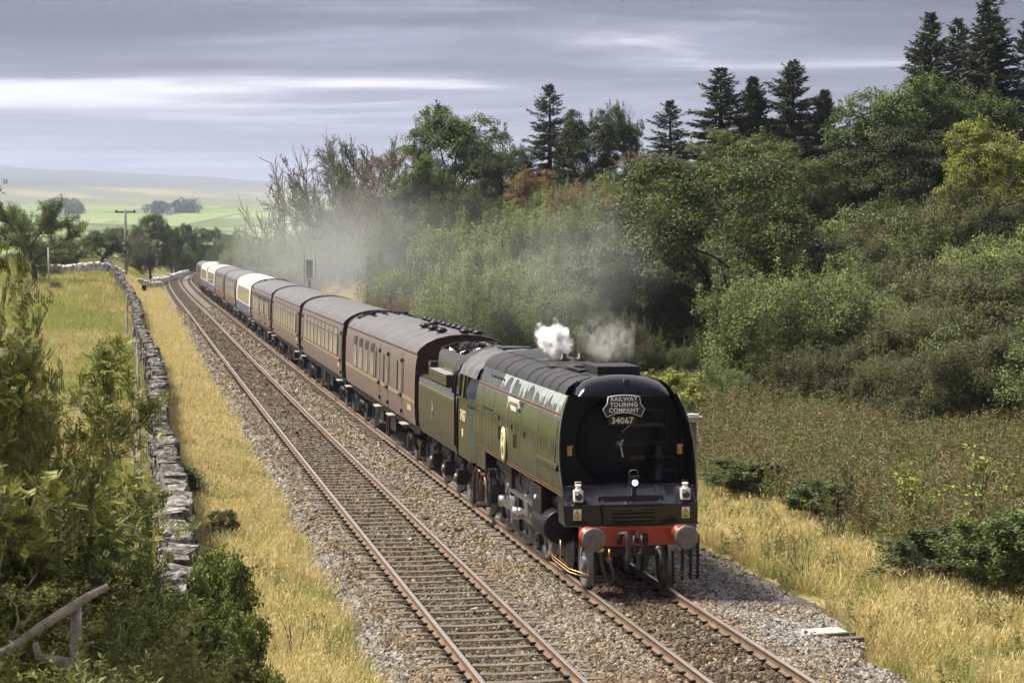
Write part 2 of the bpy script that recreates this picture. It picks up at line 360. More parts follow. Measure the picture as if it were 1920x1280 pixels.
rows = np.concatenate([np.arange(-30, 330, 1.1), np.geomspace(330, 15000, 120)])
tt = np.linspace(-1, 1, 281); prof = 0.2*tt + 0.8*tt**3
cx = np.interp(rows, TRK_Y, TRK_X); cx = np.where(rows > 400, cx[np.argmin(np.abs(rows-400))], cx)
GX = cx[:, None]*np.ones_like(tt)[None, :] + 1.6 + prof[None, :]*(75+0.55*np.maximum(rows, 0))[:, None]
GY = rows[:, None]*np.ones_like(tt)[None, :]
GZ = terrain(GX, GY)
nr, nc = GX.shape
idx = np.arange(nr*nc).reshape(nr, nc)
quads = np.stack([idx[:-1, :-1], idx[:-1, 1:], idx[1:, 1:], idx[1:, :-1]], -1).reshape(-1, 4)
def zone_colour(x, y):
    """what grows where: base colour of the ground, before any light"""
    s, off = track_coords(x, y); o_r = off-SPACING; o_l = -off
    n1 = fbm(x*0.35, y*0.35, 31, 4)[..., None]; n2 = fbm(x*0.06, y*0.06, 41, 3)[..., None]
    dry = np.array([0.24, 0.20, 0.085]); dry2 = np.array([0.34, 0.28, 0.14])
    field = np.array([0.17, 0.20, 0.052]); field2 = np.array([0.27, 0.235, 0.085])
    weed = np.array([0.085, 0.085, 0.035]); weed2 = np.array([0.13, 0.11, 0.05])
    bank = np.array([0.09, 0.10, 0.035])
    cd = dry*(1-n1)+dry2*n1; cf = field + (field2-field)*np.clip((n1*0.5+n2-0.55)*3, 0, 1); cw = weed*(1-n1)+weed2*n1
    wl = smooth01((o_l-5.2)/0.8)[..., None]
    col = cd*(1-wl) + cf*wl
    we = smooth01((o_r-6.0-1.6*(fbm(s*0.15, s*0.0+3, 8, 3)-0.3))/1.5)[..., None]
    col = np.where((off > SPACING/2)[..., None], cd*(1-we)+cw*we, col)
    wb = smooth01((o_r-bank_start(s)-3)/3)[..., None]*((s < 112) | (o_r > 14))[..., None]
    col = np.where((off > SPACING/2)[..., None], col*(1-wb)+bank*wb, col)
    # far: enclosed pasture below, rough grazing and moor above
    D = np.maximum(y, 100.0); u = 960+FPX*x/D; vv = 444.9-(GZ_tmp-CAM_H)*FPX/D
    cell = np.floor(u/150+np.sin(D/700.)*1.3)*17.3 + np.floor(np.log(D)*7.5)*5.7
    hc = np.sin(cell*91.7)*43758.5; hc = (hc-np.floor(hc))[..., None]
    pas = np.array([0.15, 0.22, 0.075])*(1-hc) + np.array([0.27, 0.31, 0.13])*hc
    pas = np.where(hc > 0.8, np.array([0.12, 0.16, 0.06]), pas)
    fu = (u/150+np.sin(D/700.)*1.3); fu = fu-np.floor(fu); fl = np.log(D)*7.5; fl = fl-np.floor(fl)
    pas = np.where(((fu < 0.035) | (fl < 0.10))[..., None], np.array([0.085, 0.095, 0.055]), pas)
    moor = np.array([0.125, 0.14, 0.095])*(1-n2)+np.array([0.18, 0.185, 0.115])*n2
    moor = moor + (np.array([0.30, 0.29, 0.15])-moor)*np.clip((hc-0.72)*4, 0, 1)*0.7
    heath = np.array([0.095, 0.110, 0.105])
    fm = smooth01((392-vv)/14)[..., None]; hm = smooth01((358-vv)/14)[..., None]
    fc = pas*(1-fm)+moor*fm; fc = fc*(1-hm)+heath*hm
    wf = smooth01((D-330)/150)[..., None]
    return col*(1-wf)+fc*wf
GZ_tmp = GZ
ZC = zone_colour(GX, GY)
gm = bpy.data.materials.new('turf_and_soil'); gm.use_nodes = True
t_ = gm.node_tree; b_ = t_.nodes['Principled BSDF']; b_.inputs['Roughness'].default_value = 0.95; b_.inputs['Specular IOR Level'].default_value = 0.1
a_ = t_.nodes.new('ShaderNodeAttribute'); a_.attribute_name = 'growth'
g_ = t_.nodes.new('ShaderNodeNewGeometry'); n_ = t_.nodes.new('ShaderNodeTexNoise'); n_.inputs['Scale'].default_value = 6; n_.inputs['Detail'].default_value = 6
t_.links.new(g_.outputs['Position'], n_.inputs['Vector'])
h_ = t_.nodes.new('ShaderNodeHueSaturation'); r_ = t_.nodes.new('ShaderNodeMapRange'); r_.inputs[1].default_value = 0.3; r_.inputs[2].default_value = 0.7; r_.inputs[3].default_value = 0.6; r_.inputs[4].default_value = 1.3
t_.links.new(n_.outputs[0], r_.inputs[0]); t_.links.new(r_.outputs[0], h_.inputs['Value']); t_.links.new(a_.outputs['Color'], h_.inputs['Color']); t_.links.new(h_.outputs[0], b_.inputs['Base Color'])
bp_ = t_.nodes.new('ShaderNodeBump'); bp_.inputs['Strength'].default_value = 0.6; bp_.inputs['Distance'].default_value = 0.15
t_.links.new(n_.outputs[0], bp_.inputs['Height']); t_.links.new(bp_.outputs[0], b_.inputs['Normal'])
me = np_mesh('ground', np.stack([GX, GY, GZ], -1).reshape(-1, 3), quads, gm, smooth=True)
ca = me.color_attributes.new('growth', 'FLOAT_COLOR', 'POINT')
ca.data.foreach_set('color', np.concatenate([ZC.reshape(-1, 3), np.ones((nr*nc, 1))], 1).astype(np.float32).ravel())
ground = tag(link('ground', me), 'grassy railway land, rough pasture and the fells beyond', 'ground', kind='structure')

# ------------------------------------------------------------------ ballast bed
def edge_n(s, seed): return (fbm(np.asarray(s)*0.35, np.asarray(s)*0+seed, seed, 3)-0.5)
bs = np.arange(-34, 430, 0.5)
boff = np.array([-2.75, -2.3, -1.95, -1.65, -1.35, -0.95, -0.75, -0.4, 0, 0.4, 0.75, 0.95, 1.35, 1.65, 1.96, SPACING-0.95, SPACING-0.75, SPACING-0.4, SPACING, SPACING+0.4, SPACING+0.75, SPACING+0.95, SPACING+1.35, SPACING+1.9, SPACING+2.7, SPACING+3.4, SPACING+4.1])
bz = np.array([-0.85, -0.52, -0.36, -0.26, -0.22, -0.225, -0.235, -0.235, -0.235, -0.235, -0.235, -0.225, -0.21, -0.19, -0.19, -0.19, -0.20, -0.185, -0.18, -0.185, -0.20, -0.19, -0.19, -0.24, -0.33, -0.42, -0.85])
def ballast_xyz(s, off):
    z = np.interp(off, boff, bz)
    return z
BX = []; 
for o_, z_ in zip(boff, bz):
    sh = np.zeros_like(bs)
    if o_ < -1.5: sh = 0.5*edge_n(bs, 51)*(1 if o_ < -1.8 else 0.4)
    if o_ > SPACING+2: sh = 1.0*edge_n(bs, 57) - np.interp(bs, [-34, 3, 8, 60, 120, 430], [1.0, 0.9, 0, 0.1, 1.0, 1.0])
    x_, y_, _ = tr(bs, o_+sh)
    BX.append(np.stack([x_, y_, z_ + 0.03*(fbm(bs*2.1, bs*0+o_*3, 71, 2)-0.5)], -1))
BV = np.stack(BX, 1); nb, mb = BV.shape[:2]; bi = np.arange(nb*mb).reshape(nb, mb)
bq = np.stack([bi[:-1, :-1], bi[:-1, 1:], bi[1:, 1:], bi[1:, :-1]], -1).reshape(-1, 4)
bm_ = bpy.data.materials.new('ballast_bed'); bm_.use_nodes = True; t_ = bm_.node_tree; b_ = t_.nodes['Principled BSDF']; b_.inputs['Roughness'].default_value = 0.95; b_.inputs['Specular IOR Level'].default_value = 0.15
g_ = t_.nodes.new('ShaderNodeNewGeometry'); vo = t_.nodes.new('ShaderNodeTexVoronoi'); vo.inputs['Scale'].default_value = 15
t_.links.new(g_.outputs['Position'], vo.inputs['Vector'])
rp = t_.nodes.new('ShaderNodeValToRGB'); sp_ = t_.nodes.new('ShaderNodeSeparateColor'); t_.links.new(vo.outputs['Color'], sp_.inputs[0]); t_.links.new(sp_.outputs[0], rp.inputs[0])
rp.color_ramp.elements[0].color = (0.062, 0.055, 0.048, 1); rp.color_ramp.elements[1].color = (0.29, 0.265, 0.23, 1)
n_ = t_.nodes.new('ShaderNodeTexNoise'); n_.inputs['Scale'].default_value = 0.6; t_.links.new(g_.outputs['Position'], n_.inputs['Vector'])
mx_ = t_.nodes.new('ShaderNodeMix'); mx_.data_type = 'RGBA'; mx_.blend_type = 'MULTIPLY'; mx_.inputs['Factor'].default_value = 0.6; t_.links.new(rp.outputs[0], mx_.inputs['A']); 
r2_ = t_.nodes.new('ShaderNodeValToRGB'); t_.links.new(n_.outputs[0], r2_.inputs[0]); r2_.color_ramp.elements[0].color = (0.84, 0.77, 0.68, 1); r2_.color_ramp.elements[1].color = (1, 1, 1, 1); r2_.color_ramp.elements[0].position = 0.35; r2_.color_ramp.elements[1].position = 0.65
t_.links.new(r2_.outputs[0], mx_.inputs['B']); t_.links.new(mx_.outputs['Result'], b_.inputs['Base Color'])
bp_ = t_.nodes.new('ShaderNodeBump'); bp_.inputs['Strength'].default_value = 0.9; bp_.inputs['Distance'].default_value = 0.05; bp_.invert = True
t_.links.new(vo.outputs['Distance'], bp_.inputs['Height']); t_.links.new(bp_.outputs[0], b_.inputs['Normal'])
tag(link('ballast_bed', np_mesh('ballast_bed', BV.reshape(-1, 3), bq, bm_, smooth=True)), 'bed of crushed stone ballast carrying both tracks', 'ballast', kind='structure')

# loose stones lying on it
def stone_mesh(name, seed, m, r=1.0):
    q = np.random.default_rng(seed); g = (1+5**.5)/2
    v = np.array([(-1,g,0),(1,g,0),(-1,-g,0),(1,-g,0),(0,-1,g),(0,1,g),(0,-1,-g),(0,1,-g),(g,0,-1),(g,0,1),(-g,0,-1),(-g,0,1)], float)/1.9
    f = np.array([(0,11,5),(0,5,1),(0,1,7),(0,7,10),(0,10,11),(1,5,9),(5,11,4),(11,10,2),(10,7,6),(7,1,8),(3,9,4),(3,4,2),(3,2,6),(3,6,8),(3,8,9),(4,9,5),(2,4,11),(6,2,10),(8,6,7),(9,8,1)])
    v = v*q.uniform(0.62, 1.25, (12, 1))*np.array([q.uniform(0.9, 1.3), q.uniform(0.75, 1.0), q.uniform(0.55, 0.8)])*r
    return np_mesh(name, v, f, m)
def stone_mat(name, ca, cb, rand):
    m = bpy.data.materials.new(name); m.use_nodes = True; t = m.node_tree; b = t.nodes['Principled BSDF']; b.inputs['Roughness'].default_value = 0.9; b.inputs['Specular IOR Level'].default_value = 0.2
    oi = t.nodes.new('ShaderNodeObjectInfo'); r = t.nodes.new('ShaderNodeValToRGB'); t.links.new(oi.outputs['Random'], r.inputs[0])
    r.color_ramp.elements[0].color = (*ca, 1); r.color_ramp.elements[1].color = (*cb, 1); e_ = r.color_ramp.elements.new(0.7); e_.color = (*[(p*0.45+q*0.55) for p, q in zip(ca, cb)], 1)
    g = t.nodes.new('ShaderNodeNewGeometry'); n = t.nodes.new('ShaderNodeTexNoise'); n.inputs['Scale'].default_value = 0.55; n.inputs['Detail'].default_value = 3; t.links.new(g.outputs['Position'], n.inputs['Vector'])
    r2 = t.nodes.new('ShaderNodeValToRGB'); t.links.new(n.outputs[0], r2.inputs[0]); r2.color_ramp.elements[0].position = 0.38; r2.color_ramp.elements[1].position = 0.62
    r2.color_ramp.elements[0].color = (0.86, 0.77, 0.64, 1); r2.color_ramp.elements[1].color = (1, 1, 1, 1)
    mx = t.nodes.new('ShaderNodeMix'); mx.data_type = 'RGBA'; mx.blend_type = 'MULTIPLY'; mx.inputs['Factor'].default_value = 1; t.links.new(r.outputs[0], mx.inputs['A']); t.links.new(r2.outputs[0], mx.inputs['B'])
    t.links.new(mx.outputs['Result'], b.inputs['Base Color']); return m
M_STONE = stone_mat('ballast_stone', (0.065, 0.056, 0.046), (0.40, 0.35, 0.275), 0.3)
M_STONE_DARK = stone_mat('oily_ballast_stone', (0.032, 0.026, 0.020), (0.20, 0.16, 0.115), 0.3)
M_STONE_CLEAN = stone_mat('grey_ballast_stone', (0.095, 0.09, 0.085), (0.44, 0.42, 0.39), 0.3)
stones = [stone_mesh('ballast_stone_%d' % i, 100+i, M_STONE) for i in range(6)] + [stone_mesh('ballast_stone_clean_%d' % i, 200+i, M_STONE_CLEAN) for i in range(4)] + [stone_mesh('ballast_stone_dark_%d' % i, 300+i, M_STONE_DARK) for i in range(4)]
SP_S = []; 
for s0, s1, dens, size in ((-3, 14, 450, 0.039), (14, 30, 300, 0.044), (30, 60, 140, 0.055), (60, 105, 55, 0.070), (105, 175, 20, 0.085)):
    n = int((s1-s0)*10.2*dens); s_ = RNG.uniform(s0, s1, n); o_ = RNG.uniform(-2.5, SPACING+3.9, n)
    # keep rails clear; sparser on the sleepers themselves
    keep = np.ones(n, bool)
    for rc in (-0.7525, 0.7525, SPACING-0.7525, SPACING+0.7525): keep &= np.abs(o_-rc) > 0.11
    ph = (s_/0.68) % 1.0
    on = (np.minimum(ph, 1-ph) < 0.17) & (np.abs(o_) < 1.27); keep &= ~(on & (RNG.random(n) < 0.985))
    on = (np.minimum(ph, 1-ph) < 0.16) & (np.abs(o_-SPACING) < 1.0); keep &= ~(on & (RNG.random(n) < 0.70))
    if s0 >= 14: keep &= (o_ < SPACING-1.15) | (o_ > SPACING+1.5)
    lim = -2.15 + 0.5*edge_n(s_, 51); keep &= (o_ > lim-0.1*RNG.random(n))
    limr = SPACING + 3.5 + 1.0*edge_n(s_, 57) - np.interp(s_, [-34, 3, 8, 60, 120, 430], [1.0, 0.9, 0, 0.1, 1.0, 1.0]); keep &= (o_ < limr+0.15*RNG.random(n))
    s_, o_ = s_[keep], o_[keep]; x_, y_, _ = tr(s_, o_); z_ = np.interp(o_, boff, bz) + 0.2*size
    z_ = np.where(o_ < -1.5, np.interp(o_ - 0.5*edge_n(s_, 51), boff, bz)+0.2*size, z_)
    SP_S.append(np.stack([x_, y_, z_, size*RNG.lognormal(0, 0.28, len(s_)), o_], -1))
SP_S = np.concatenate(SP_S); nst = len(SP_S)
clean = ((SP_S[:, 4] < -1.6) | (SP_S[:, 4] > SPACING+1.35)) & (RNG.random(nst) < 0.85)
scatter('ballast_gravel', stones, SP_S[:, :3], RNG.uniform(0, 6.28, (nst, 3)), SP_S[:, 3], np.where(clean, RNG.integers(6, 10, nst), np.where(((np.abs(SP_S[:, 4]) < 0.95) | (np.abs(SP_S[:, 4]-SPACING) < 0.95)) & (RNG.random(nst) < 0.8), RNG.integers(10, 14, nst), RNG.integers(0, 6, nst))),
        'loose crushed stones covering the railway bed', 'gravel')

# ------------------------------------------------------------------ rails and sleepers
M_RUST = mat('rusty_rail_side', (0.16, 0.105, 0.068), 0.85, 0.0, 0.3, 4, bump=0.2, bscale=40)
M_STEEL = mat('polished_rail_head', (0.62, 0.54, 0.46), 0.34, 0.85, 0.10, 2)
M_SLEEP = mat('weathered_concrete', (0.135, 0.112, 0.088), 0.95, 0, 0.35, 5, bump=0.3, bscale=60, rand=0.12)
M_CLIP = mat('dark_clip_steel', (0.03, 0.026, 0.023), 0.7, 0.4, 0.3, 9)
RAILP = [(-0.07,-0.16),(0.07,-0.16),(0.07,-0.148),(0.012,-0.125),(0.012,-0.045),(0.035,-0.032),(0.036,-0.008),(0.026,0.0),(-0.026,0.0),(-0.036,-0.008),(-0.035,-0.032),(-0.012,-0.045),(-0.012,-0.125),(-0.07,-0.148)]
def rail(off, parent):
    b = MB(); ss = np.concatenate([np.arange(-34, 120, 4.0), np.arange(120, 432, 2.0)]); secs = []
    for s in ss: secs.append([(*[float(q) for q in tr(s, off+px)[:2]], pz) for px, pz in RAILP])
    b.loft(secs, closed=True, smooth=False, capped=True, mis=[0]*6+[1, 1, 1]+[0]*5)
    return b.build('rail', [M_RUST, M_STEEL], parent)
def sleeper_mb(clips=False):
    b = MB(); xs = [-1.27, -1.2, -0.95, -0.5, -0.2, 0.2, 0.5, 0.95, 1.2, 1.27]; zt = [-0.180, -0.170, -0.164, -0.176, -0.184, -0.184, -0.176, -0.164, -0.170, -0.180]
    secs = [[(x, -0.135, -0.33), (x, -0.085, z), (x, 0.085, z), (x, 0.135, -0.33)] for x, z in zip(xs, zt)]
    b.loft(secs, closed=True, smooth=False, capped=True)
    if clips:
        for r in (-0.7525, 0.7525):
            for q in (-0.115, 0.115): b.box((r+q, 0, -0.140), (0.085, 0.13, 0.05), 1)
    return b
me_s = sleeper_mb().mesh('sleeper', M_SLEEP); me_sc = sleeper_mb(True).mesh('sleeper_with_clips', [M_SLEEP, M_CLIP])
cb = MB(); cb.box((0, 0.02, 0.004), (0.07, 0.075, 0.03)); cb.tube([(-0.055, -0.06, 0.0), (-0.05, 0.06, 0.022), (0.0, 0.075, 0.034), (0.05, 0.06, 0.02), (0.035, -0.02, 0.034), (-0.01, -0.05, 0.03)], 0.011, 5)
me_clip = cb.mesh('rail_clip', M_CLIP)
def make_track(off, n_clip, n_single, n_end, label):
    t = empty('railway_track'); tag(t, label, 'railway track', kind='structure')
    for r in (-0.7525, 0.7525): rail(off+r, t)
    mass = MB()
    for i in range(-4, n_end):
        s = i*0.68; x, y, a = tr(s, off)
        if i < n_single:
            o = link('sleeper', me_s if i < n_clip else me_sc, t)
            o.location = (x + rnd.uniform(-.01, .01), y + rnd.uniform(-.02, .02), rnd.uniform(-.006, .004)); o.rotation_euler = (0, 0, -a + rnd.uniform(-.008, .008))
            if i < n_clip:
                for r in (-0.7525, 0.7525):
                    for q in (-1, 1):
                        c = link('rail_clip', me_clip, o); c.location = (r+q*0.115, 0, -0.150); c.rotation_euler = (0, 0, math.pi/2 if q > 0 else -math.pi/2)
        else:
            mass.box((float(x), float(y), -0.235), (2.54, 0.22, 0.15), rz=-float(a))
    tag(mass.build('sleeper_run', M_SLEEP, t), kind='stuff')
    return t
make_track(0.0, 70, 230, 600, 'empty track with two polished rails on concrete sleepers')
make_track(SPACING, 16, 60, 600, 'track under the steam train, two rusty rails on ballasted sleepers')
# ------------------------------------------------------------------ paints
def streaky(name, col, col2, rough, dirt=(0.16, 0.15, 0.13), dirt_amt=0.5, vs=(0.6, 9, 0.35)):
    """gloss paint with vertical run-down streaks of grime; roughness follows the grime"""
    m = bpy.data.materials.new(name); MATS[name] = m; m.use_nodes = True; t = m.node_tree; b = t.nodes['Principled BSDF']; lk = t.links.new; nd = t.nodes.new
    tcx = nd('ShaderNodeTexCoord'); mp = nd('ShaderNodeMapping'); mp.inputs['Scale'].default_value = vs; lk(tcx.outputs['Object'], mp.inputs[0])
    n = nd('ShaderNodeTexNoise'); n.inputs['Scale'].default_value = 1.0; n.inputs['Detail'].default_value = 6; n.inputs['Roughness'].default_value = 0.65; lk(mp.outputs[0], n.inputs['Vector'])
    n3 = nd('ShaderNodeTexNoise'); n3.inputs['Scale'].default_value = 0.9; n3.inputs['Detail'].default_value = 3; lk(tcx.outputs['Object'], n3.inputs['Vector'])
    mx = nd('ShaderNodeMix'); mx.data_type = 'RGBA'; lk(n3.outputs[0], mx.inputs['Factor']); mx.inputs['A'].default_value = (*col, 1); mx.inputs['B'].default_value = (*col2, 1)
    r = nd('ShaderNodeMapRange'); r.inputs[1].default_value = 0.5; r.inputs[2].default_value = 0.72; r.inputs[4].default_value = dirt_amt; lk(n.outputs[0], r.inputs[0])
    m2 = nd('ShaderNodeMix'); m2.data_type = 'RGBA'; lk(r.outputs[0], m2.inputs['Factor']); lk(mx.outputs['Result'], m2.inputs['A']); m2.inputs['B'].default_value = (*dirt, 1)
    lk(m2.outputs['Result'], b.inputs['Base Color'])
    rr = nd('ShaderNodeMapRange'); lk(n.outputs[0], rr.inputs[0]); rr.inputs[1].default_value = 0.35; rr.inputs[2].default_value = 0.7; rr.inputs[3].default_value = rough; rr.inputs[4].default_value = rough+0.3
    lk(rr.outputs[0], b.inputs['Roughness'])
    n4 = nd('ShaderNodeTexNoise'); n4.inputs['Scale'].default_value = 2.2; n4.inputs['Detail'].default_value = 2; lk(tcx.outputs['Object'], n4.inputs['Vector'])
    bp = nd('ShaderNodeBump'); bp.inputs['Strength'].default_value = 0.35; bp.inputs['Distance'].default_value = 0.012; lk(n4.outputs[0], bp.inputs['Height']); lk(bp.outputs[0], b.inputs['Normal'])
    return m
M_GREEN = streaky('loco_green', (0.024, 0.036, 0.017), (0.040, 0.047, 0.021), 0.08, (0.11, 0.105, 0.08), 0.32)
M_TGREEN = streaky('tender_green', (0.032, 0.038, 0.019), (0.050, 0.050, 0.028), 0.15, (0.10, 0.085, 0.065), 0.5)
M_BLACK = mat('gloss_black', (0.005, 0.005, 0.007), 0.12, 0, 0.3, 4, spec=0.5)
M_SATIN = mat('satin_black', (0.010, 0.010, 0.011), 0.42, 0, 0.4, 6, spec=0.3)
M_SMOKEBOX = mat('smokebox_black', (0.004, 0.004, 0.005), 0.42, 0, 0.4, 5, spec=0.2)
M_SHELF = mat('black_gloss_sky_tint', (0.022, 0.023, 0.034), 0.14, 0, 0.3, 3)  # black gloss paint; reflected sky is put into its blue-grey base colour
M_SOOT = mat('sooty_roof', (0.016, 0.016, 0.017), 0.55, 0, 0.35, 2.5, bump=0.1, bscale=12)
M_FRAME = mat('oily_underframe', (0.016, 0.015, 0.014), 0.5, 0.1, 0.5, 8)
M_RED = mat('buffer_beam_red', (0.38, 0.05, 0.02), 0.42, 0, 0.18, 5)
M_BUF = mat('worn_buffer_steel', (0.17, 0.165, 0.15), 0.5, 0.55, 0.3, 9, bump=0.1, bscale=60)
M_ROD = mat('bright_motion_steel', (0.50, 0.50, 0.50), 0.28, 0.9, 0.2, 6)
M_WHEEL = mat('grey_green_wheel', (0.19, 0.195, 0.20), 0.42, 0.3, 0.4, 6)
M_TYRE = mat('wheel_tyre', (0.18, 0.18, 0.18), 0.35, 0.7, 0.3, 8)
M_COPPER = mat('copper_pipe', (0.26, 0.145, 0.07), 0.35, 0.85, 0.25, 12)
M_BRASS = mat('brass', (0.42, 0.28, 0.08), 0.35, 0.85, 0.25, 12)
M_WHITE = mat('white_enamel', (0.84, 0.83, 0.80), 0.4, 0, 0.06, 6)
M_CREAM = mat('cream_letter', (0.62, 0.54, 0.30), 0.5, 0, 0.1, 6)
M_ORANGE = mat('orange_line', (0.24, 0.115, 0.04), 0.45, 0, 0.15, 6)
M_LINEBLK = mat('black_line', (0.02, 0.02, 0.02), 0.5)
M_YELLOW = mat('warning_yellow', (0.68, 0.56, 0.03), 0.5, 0, 0.05, 6)
M_NAVY = mat('navy_headboard', (0.012, 0.017, 0.035), 0.35, 0, 0.2, 5)
M_GLASS = mat('cab_glass', (0.012, 0.014, 0.015), 0.05, 0.0, 0.1, 2, spec=0.9)
M_COAL = mat('coal', (0.018, 0.018, 0.019), 0.35, 0, 0.5, 9, rand=0.3)
M_RUBBER = mat('rubber_hose', (0.035, 0.035, 0.037), 0.6)
M_SCALE = mat('limescale', (0.25, 0.28, 0.275), 0.75, 0, 0.2, 5)
lm = bpy.data.materials.new('lit_lamp_lens'); lm.use_nodes = True; lb = lm.node_tree.nodes['Principled BSDF']; lb.inputs['Emission Color'].default_value = (1, 1, 0.97, 1); lb.inputs['Emission Strength'].default_value = 4.0; MATS['lens'] = lm
M_SEAM = mat('green_seam', (0.016, 0.022, 0.010), 0.5)
M_DLENS = mat('dark_lamp_lens', (0.02, 0.022, 0.022), 0.08, 0, 0.1, 3, spec=0.9)

# ------------------------------------------------------------------ the steam locomotive (local: x right, y back from the buffer faces, z up from rail)
LX, LY, LA = 2.3469, 38.5514, 0.18005
loco = empty('steam_locomotive', (LX, LY, 0), LA)
tag(loco, 'green and black streamlined steam locomotive leading the train', 'locomotive')
HALF = [(1.275, 1.74), (1.30, 2.05), (1.31, 2.35), (1.295, 2.7), (1.245, 3.05), (1.16, 3.36), (1.06, 3.58)]
ROOF = [(1.06, 3.58), (0.99, 3.71), (0.84, 3.82), (0.58, 3.89), (0.29, 3.93), (0, 3.94)]
def fy(z): return float(np.interp(z, [1.2, 1.8, 2.4, 3.0, 3.58], [0.78, 0.82, 1.05, 1.22, 1.42]))    # raked front edge
for sx in (-1, 1):
    b = MB()
    ys = [None, 1.9, 3.0, 4.5, 6.0, 7.5, 9.0, 10.75]
    b.loft([[(sx*x, fy(z) if y is None else y, z) for x, z in HALF] for y in ys])
    b.loft([[(sx*(x-0.025), fy(z) if y is None else y, z) for x, z in HALF] for y in (None, 1.9)], mi=1)          # inner face of the front sheet
    b.loft([[(sx*(x-q), fy(z)-0.002, z) for x, z in HALF] for q in (0, 0.025)], mi=0)
    cs = b.build('casing_side', [M_GREEN, M_BLACK], loco)
    # lower front skirt ahead of the cylinders
    b = MB(); b.loft([[(sx*x, y0 if y0 else fy(z), z) for x, z in ((1.25, 1.22), (1.265, 1.45), (1.275, 1.74))] for y0 in (None, 1.35)])
    b.build('front_skirt', M_BLACK, loco)
    # lining: orange, black, orange along top and bottom of the casing
    for zc, cols in ((3.215, (M_ORANGE, M_LINEBLK, M_ORANGE)), (1.795, (M_ORANGE, M_LINEBLK, M_ORANGE))):
        for q, m_ in enumerate(cols):
            z0 = zc + (q-1)*0.028; hh = 0.009 if q != 1 else 0.016
            xx = lambda z: float(np.interp(z, [p[1] for p in HALF], [p[0] for p in HALF]))+0.004
            b = MB(); b.loft([[(sx*xx(z0-hh), y, z0-hh), (sx*xx(z0+hh), y, z0+hh)] for y in (fy(z0)+0.02, 2.5, 5, 8, 10.72)]); b.build('lining', m_, cs)
    if sx < 0:
        # riveted joints, ventilator slots, hand holds and lime streaks on the visible side
        xs_ = lambda z: -float(np.interp(z, [p[1] for p in HALF], [p[0] for p in HALF]))
        for k in range(5):
            b = MB(); y0 = 7.75+k*0.38; b.box((xs_(3.43)-0.004, y0, 3.43), (0.012, 0.10, 0.15), tilt=(0, -0.32)); b.build('ventilator_slot', M_SATIN, cs)
        for y0, za, zb_ in ((8.35, 2.0, 3.5), (3.05, 1.85, 2.4), (1.75, 1.85, 2.9)):
            b = MB()
            for z in np.arange(za, zb_, 0.085): b.box((xs_(z)-0.003, y0, z), (0.010, 0.022, 0.022))
            tag(b.build('rivet_row', M_SATIN, cs), kind='stuff')
        b = MB()
        for y0 in np.arange(1.35, 3.0, 0.075): b.box((xs_(2.28)-0.003, y0, 2.30-0.02*(y0-1.3)), (0.010, 0.022, 0.022))
        tag(b.build('rivet_row', M_SATIN, cs), kind='stuff')
        b = MB()
        for y0 in np.arange(8.4, 9.6, 0.09): b.box((xs_(2.75)-0.003, y0, 2.74), (0.010, 0.024, 0.03))
        tag(b.build('rivet_row', M_SATIN, cs), kind='stuff')
        for y0, z in ((7.55, 2.66), (6.0, 2.60), (4.6, 2.56), (5.3, 3.0)):
            b = MB(); b.box((xs_(z)-0.008, y0, z), (0.02, 0.07, 0.11)); b.build('hand_hole', M_SATIN, cs)
        for y0, ln in ((5.5, 0.28), (7.3, 0.30)):
            b = MB(); b.bar((xs_(2.35)-0.02, y0, 2.20), (xs_(2.45)-0.02, y0, 2.20+ln), 0.02, 0.02); b.bar((xs_(2.35)-0.02, y0+0.16, 2.20), (xs_(2.45)-0.02, y0+0.16, 2.20+ln), 0.02, 0.02); b.build('hand_rail', M_GREEN, cs)
        for y0 in (3.25, 5.05, 6.55, 9.75):
            b = MB(); b.loft([[(xs_(z)-0.0025, y, z) for z in np.linspace(1.85, 3.56, 12)] for y in (y0-0.008, y0+0.008)]); b.build('panel_seam', M_SEAM, cs)
        b = MB(); b.loft([[(xs_(2.70)-0.0025, y, 2.70), (xs_(2.715)-0.0025, y, 2.715)] for y in (3.25, 9.75)]); b.build('panel_seam', M_SEAM, cs)
        # panel with rolled edge behind the front sheet
        b = MB(); zz = [2.32, 2.6, 2.9, 3.1]
        b.loft([[(xs_(z)-0.010, y, z) for z in zz] for y in (1.42, 2.2, 3.15)]); b.build('front_side_panel', M_GREEN, cs)
        b = MB(); b.loft([[(xs_(2.32)-0.012, y, 2.32), (xs_(2.2)-0.05, y, 2.215), (xs_(2.2)-0.006, y, 2.18)] for y in (1.15, 3.2)]); b.build('rolled_edge', M_TGREEN, cs)
        # white runs of limescale below the roof edge
        ysl = np.arange(1.50, 8.0, 0.035); q1 = fbm(ysl*1.3, ysl*0+2.0, 61, 2); q2 = vnoise(ysl*7.0, ysl*0+5.0, 63)
        dep = np.clip((q1-0.36)*1.5, 0, 1)*(0.25+0.75*q2)*0.62 + 0.03
        for yc, ln, wd in ((5.75, 0.62, 0.14), (6.75, 0.72, 0.17), (4.25, 0.45, 0.12), (1.62, 0.40, 0.08)): dep = np.maximum(dep, ln*np.clip(1-np.abs(ysl-yc)/wd, 0, 1)**0.7)
        for q, yq in enumerate(ysl):
            if q % 4 == 0: dep[q:q+1+rnd.randrange(3)] *= rnd.uniform(0.5, 1.0)
        b = MB(); b.loft([[(xs_(z)-0.0035, float(yq), z) for z in np.linspace(3.578, 3.578-float(dq), 6)] for yq, dq in zip(ysl, dep)]); b.build('limescale_run', M_SCALE, cs)
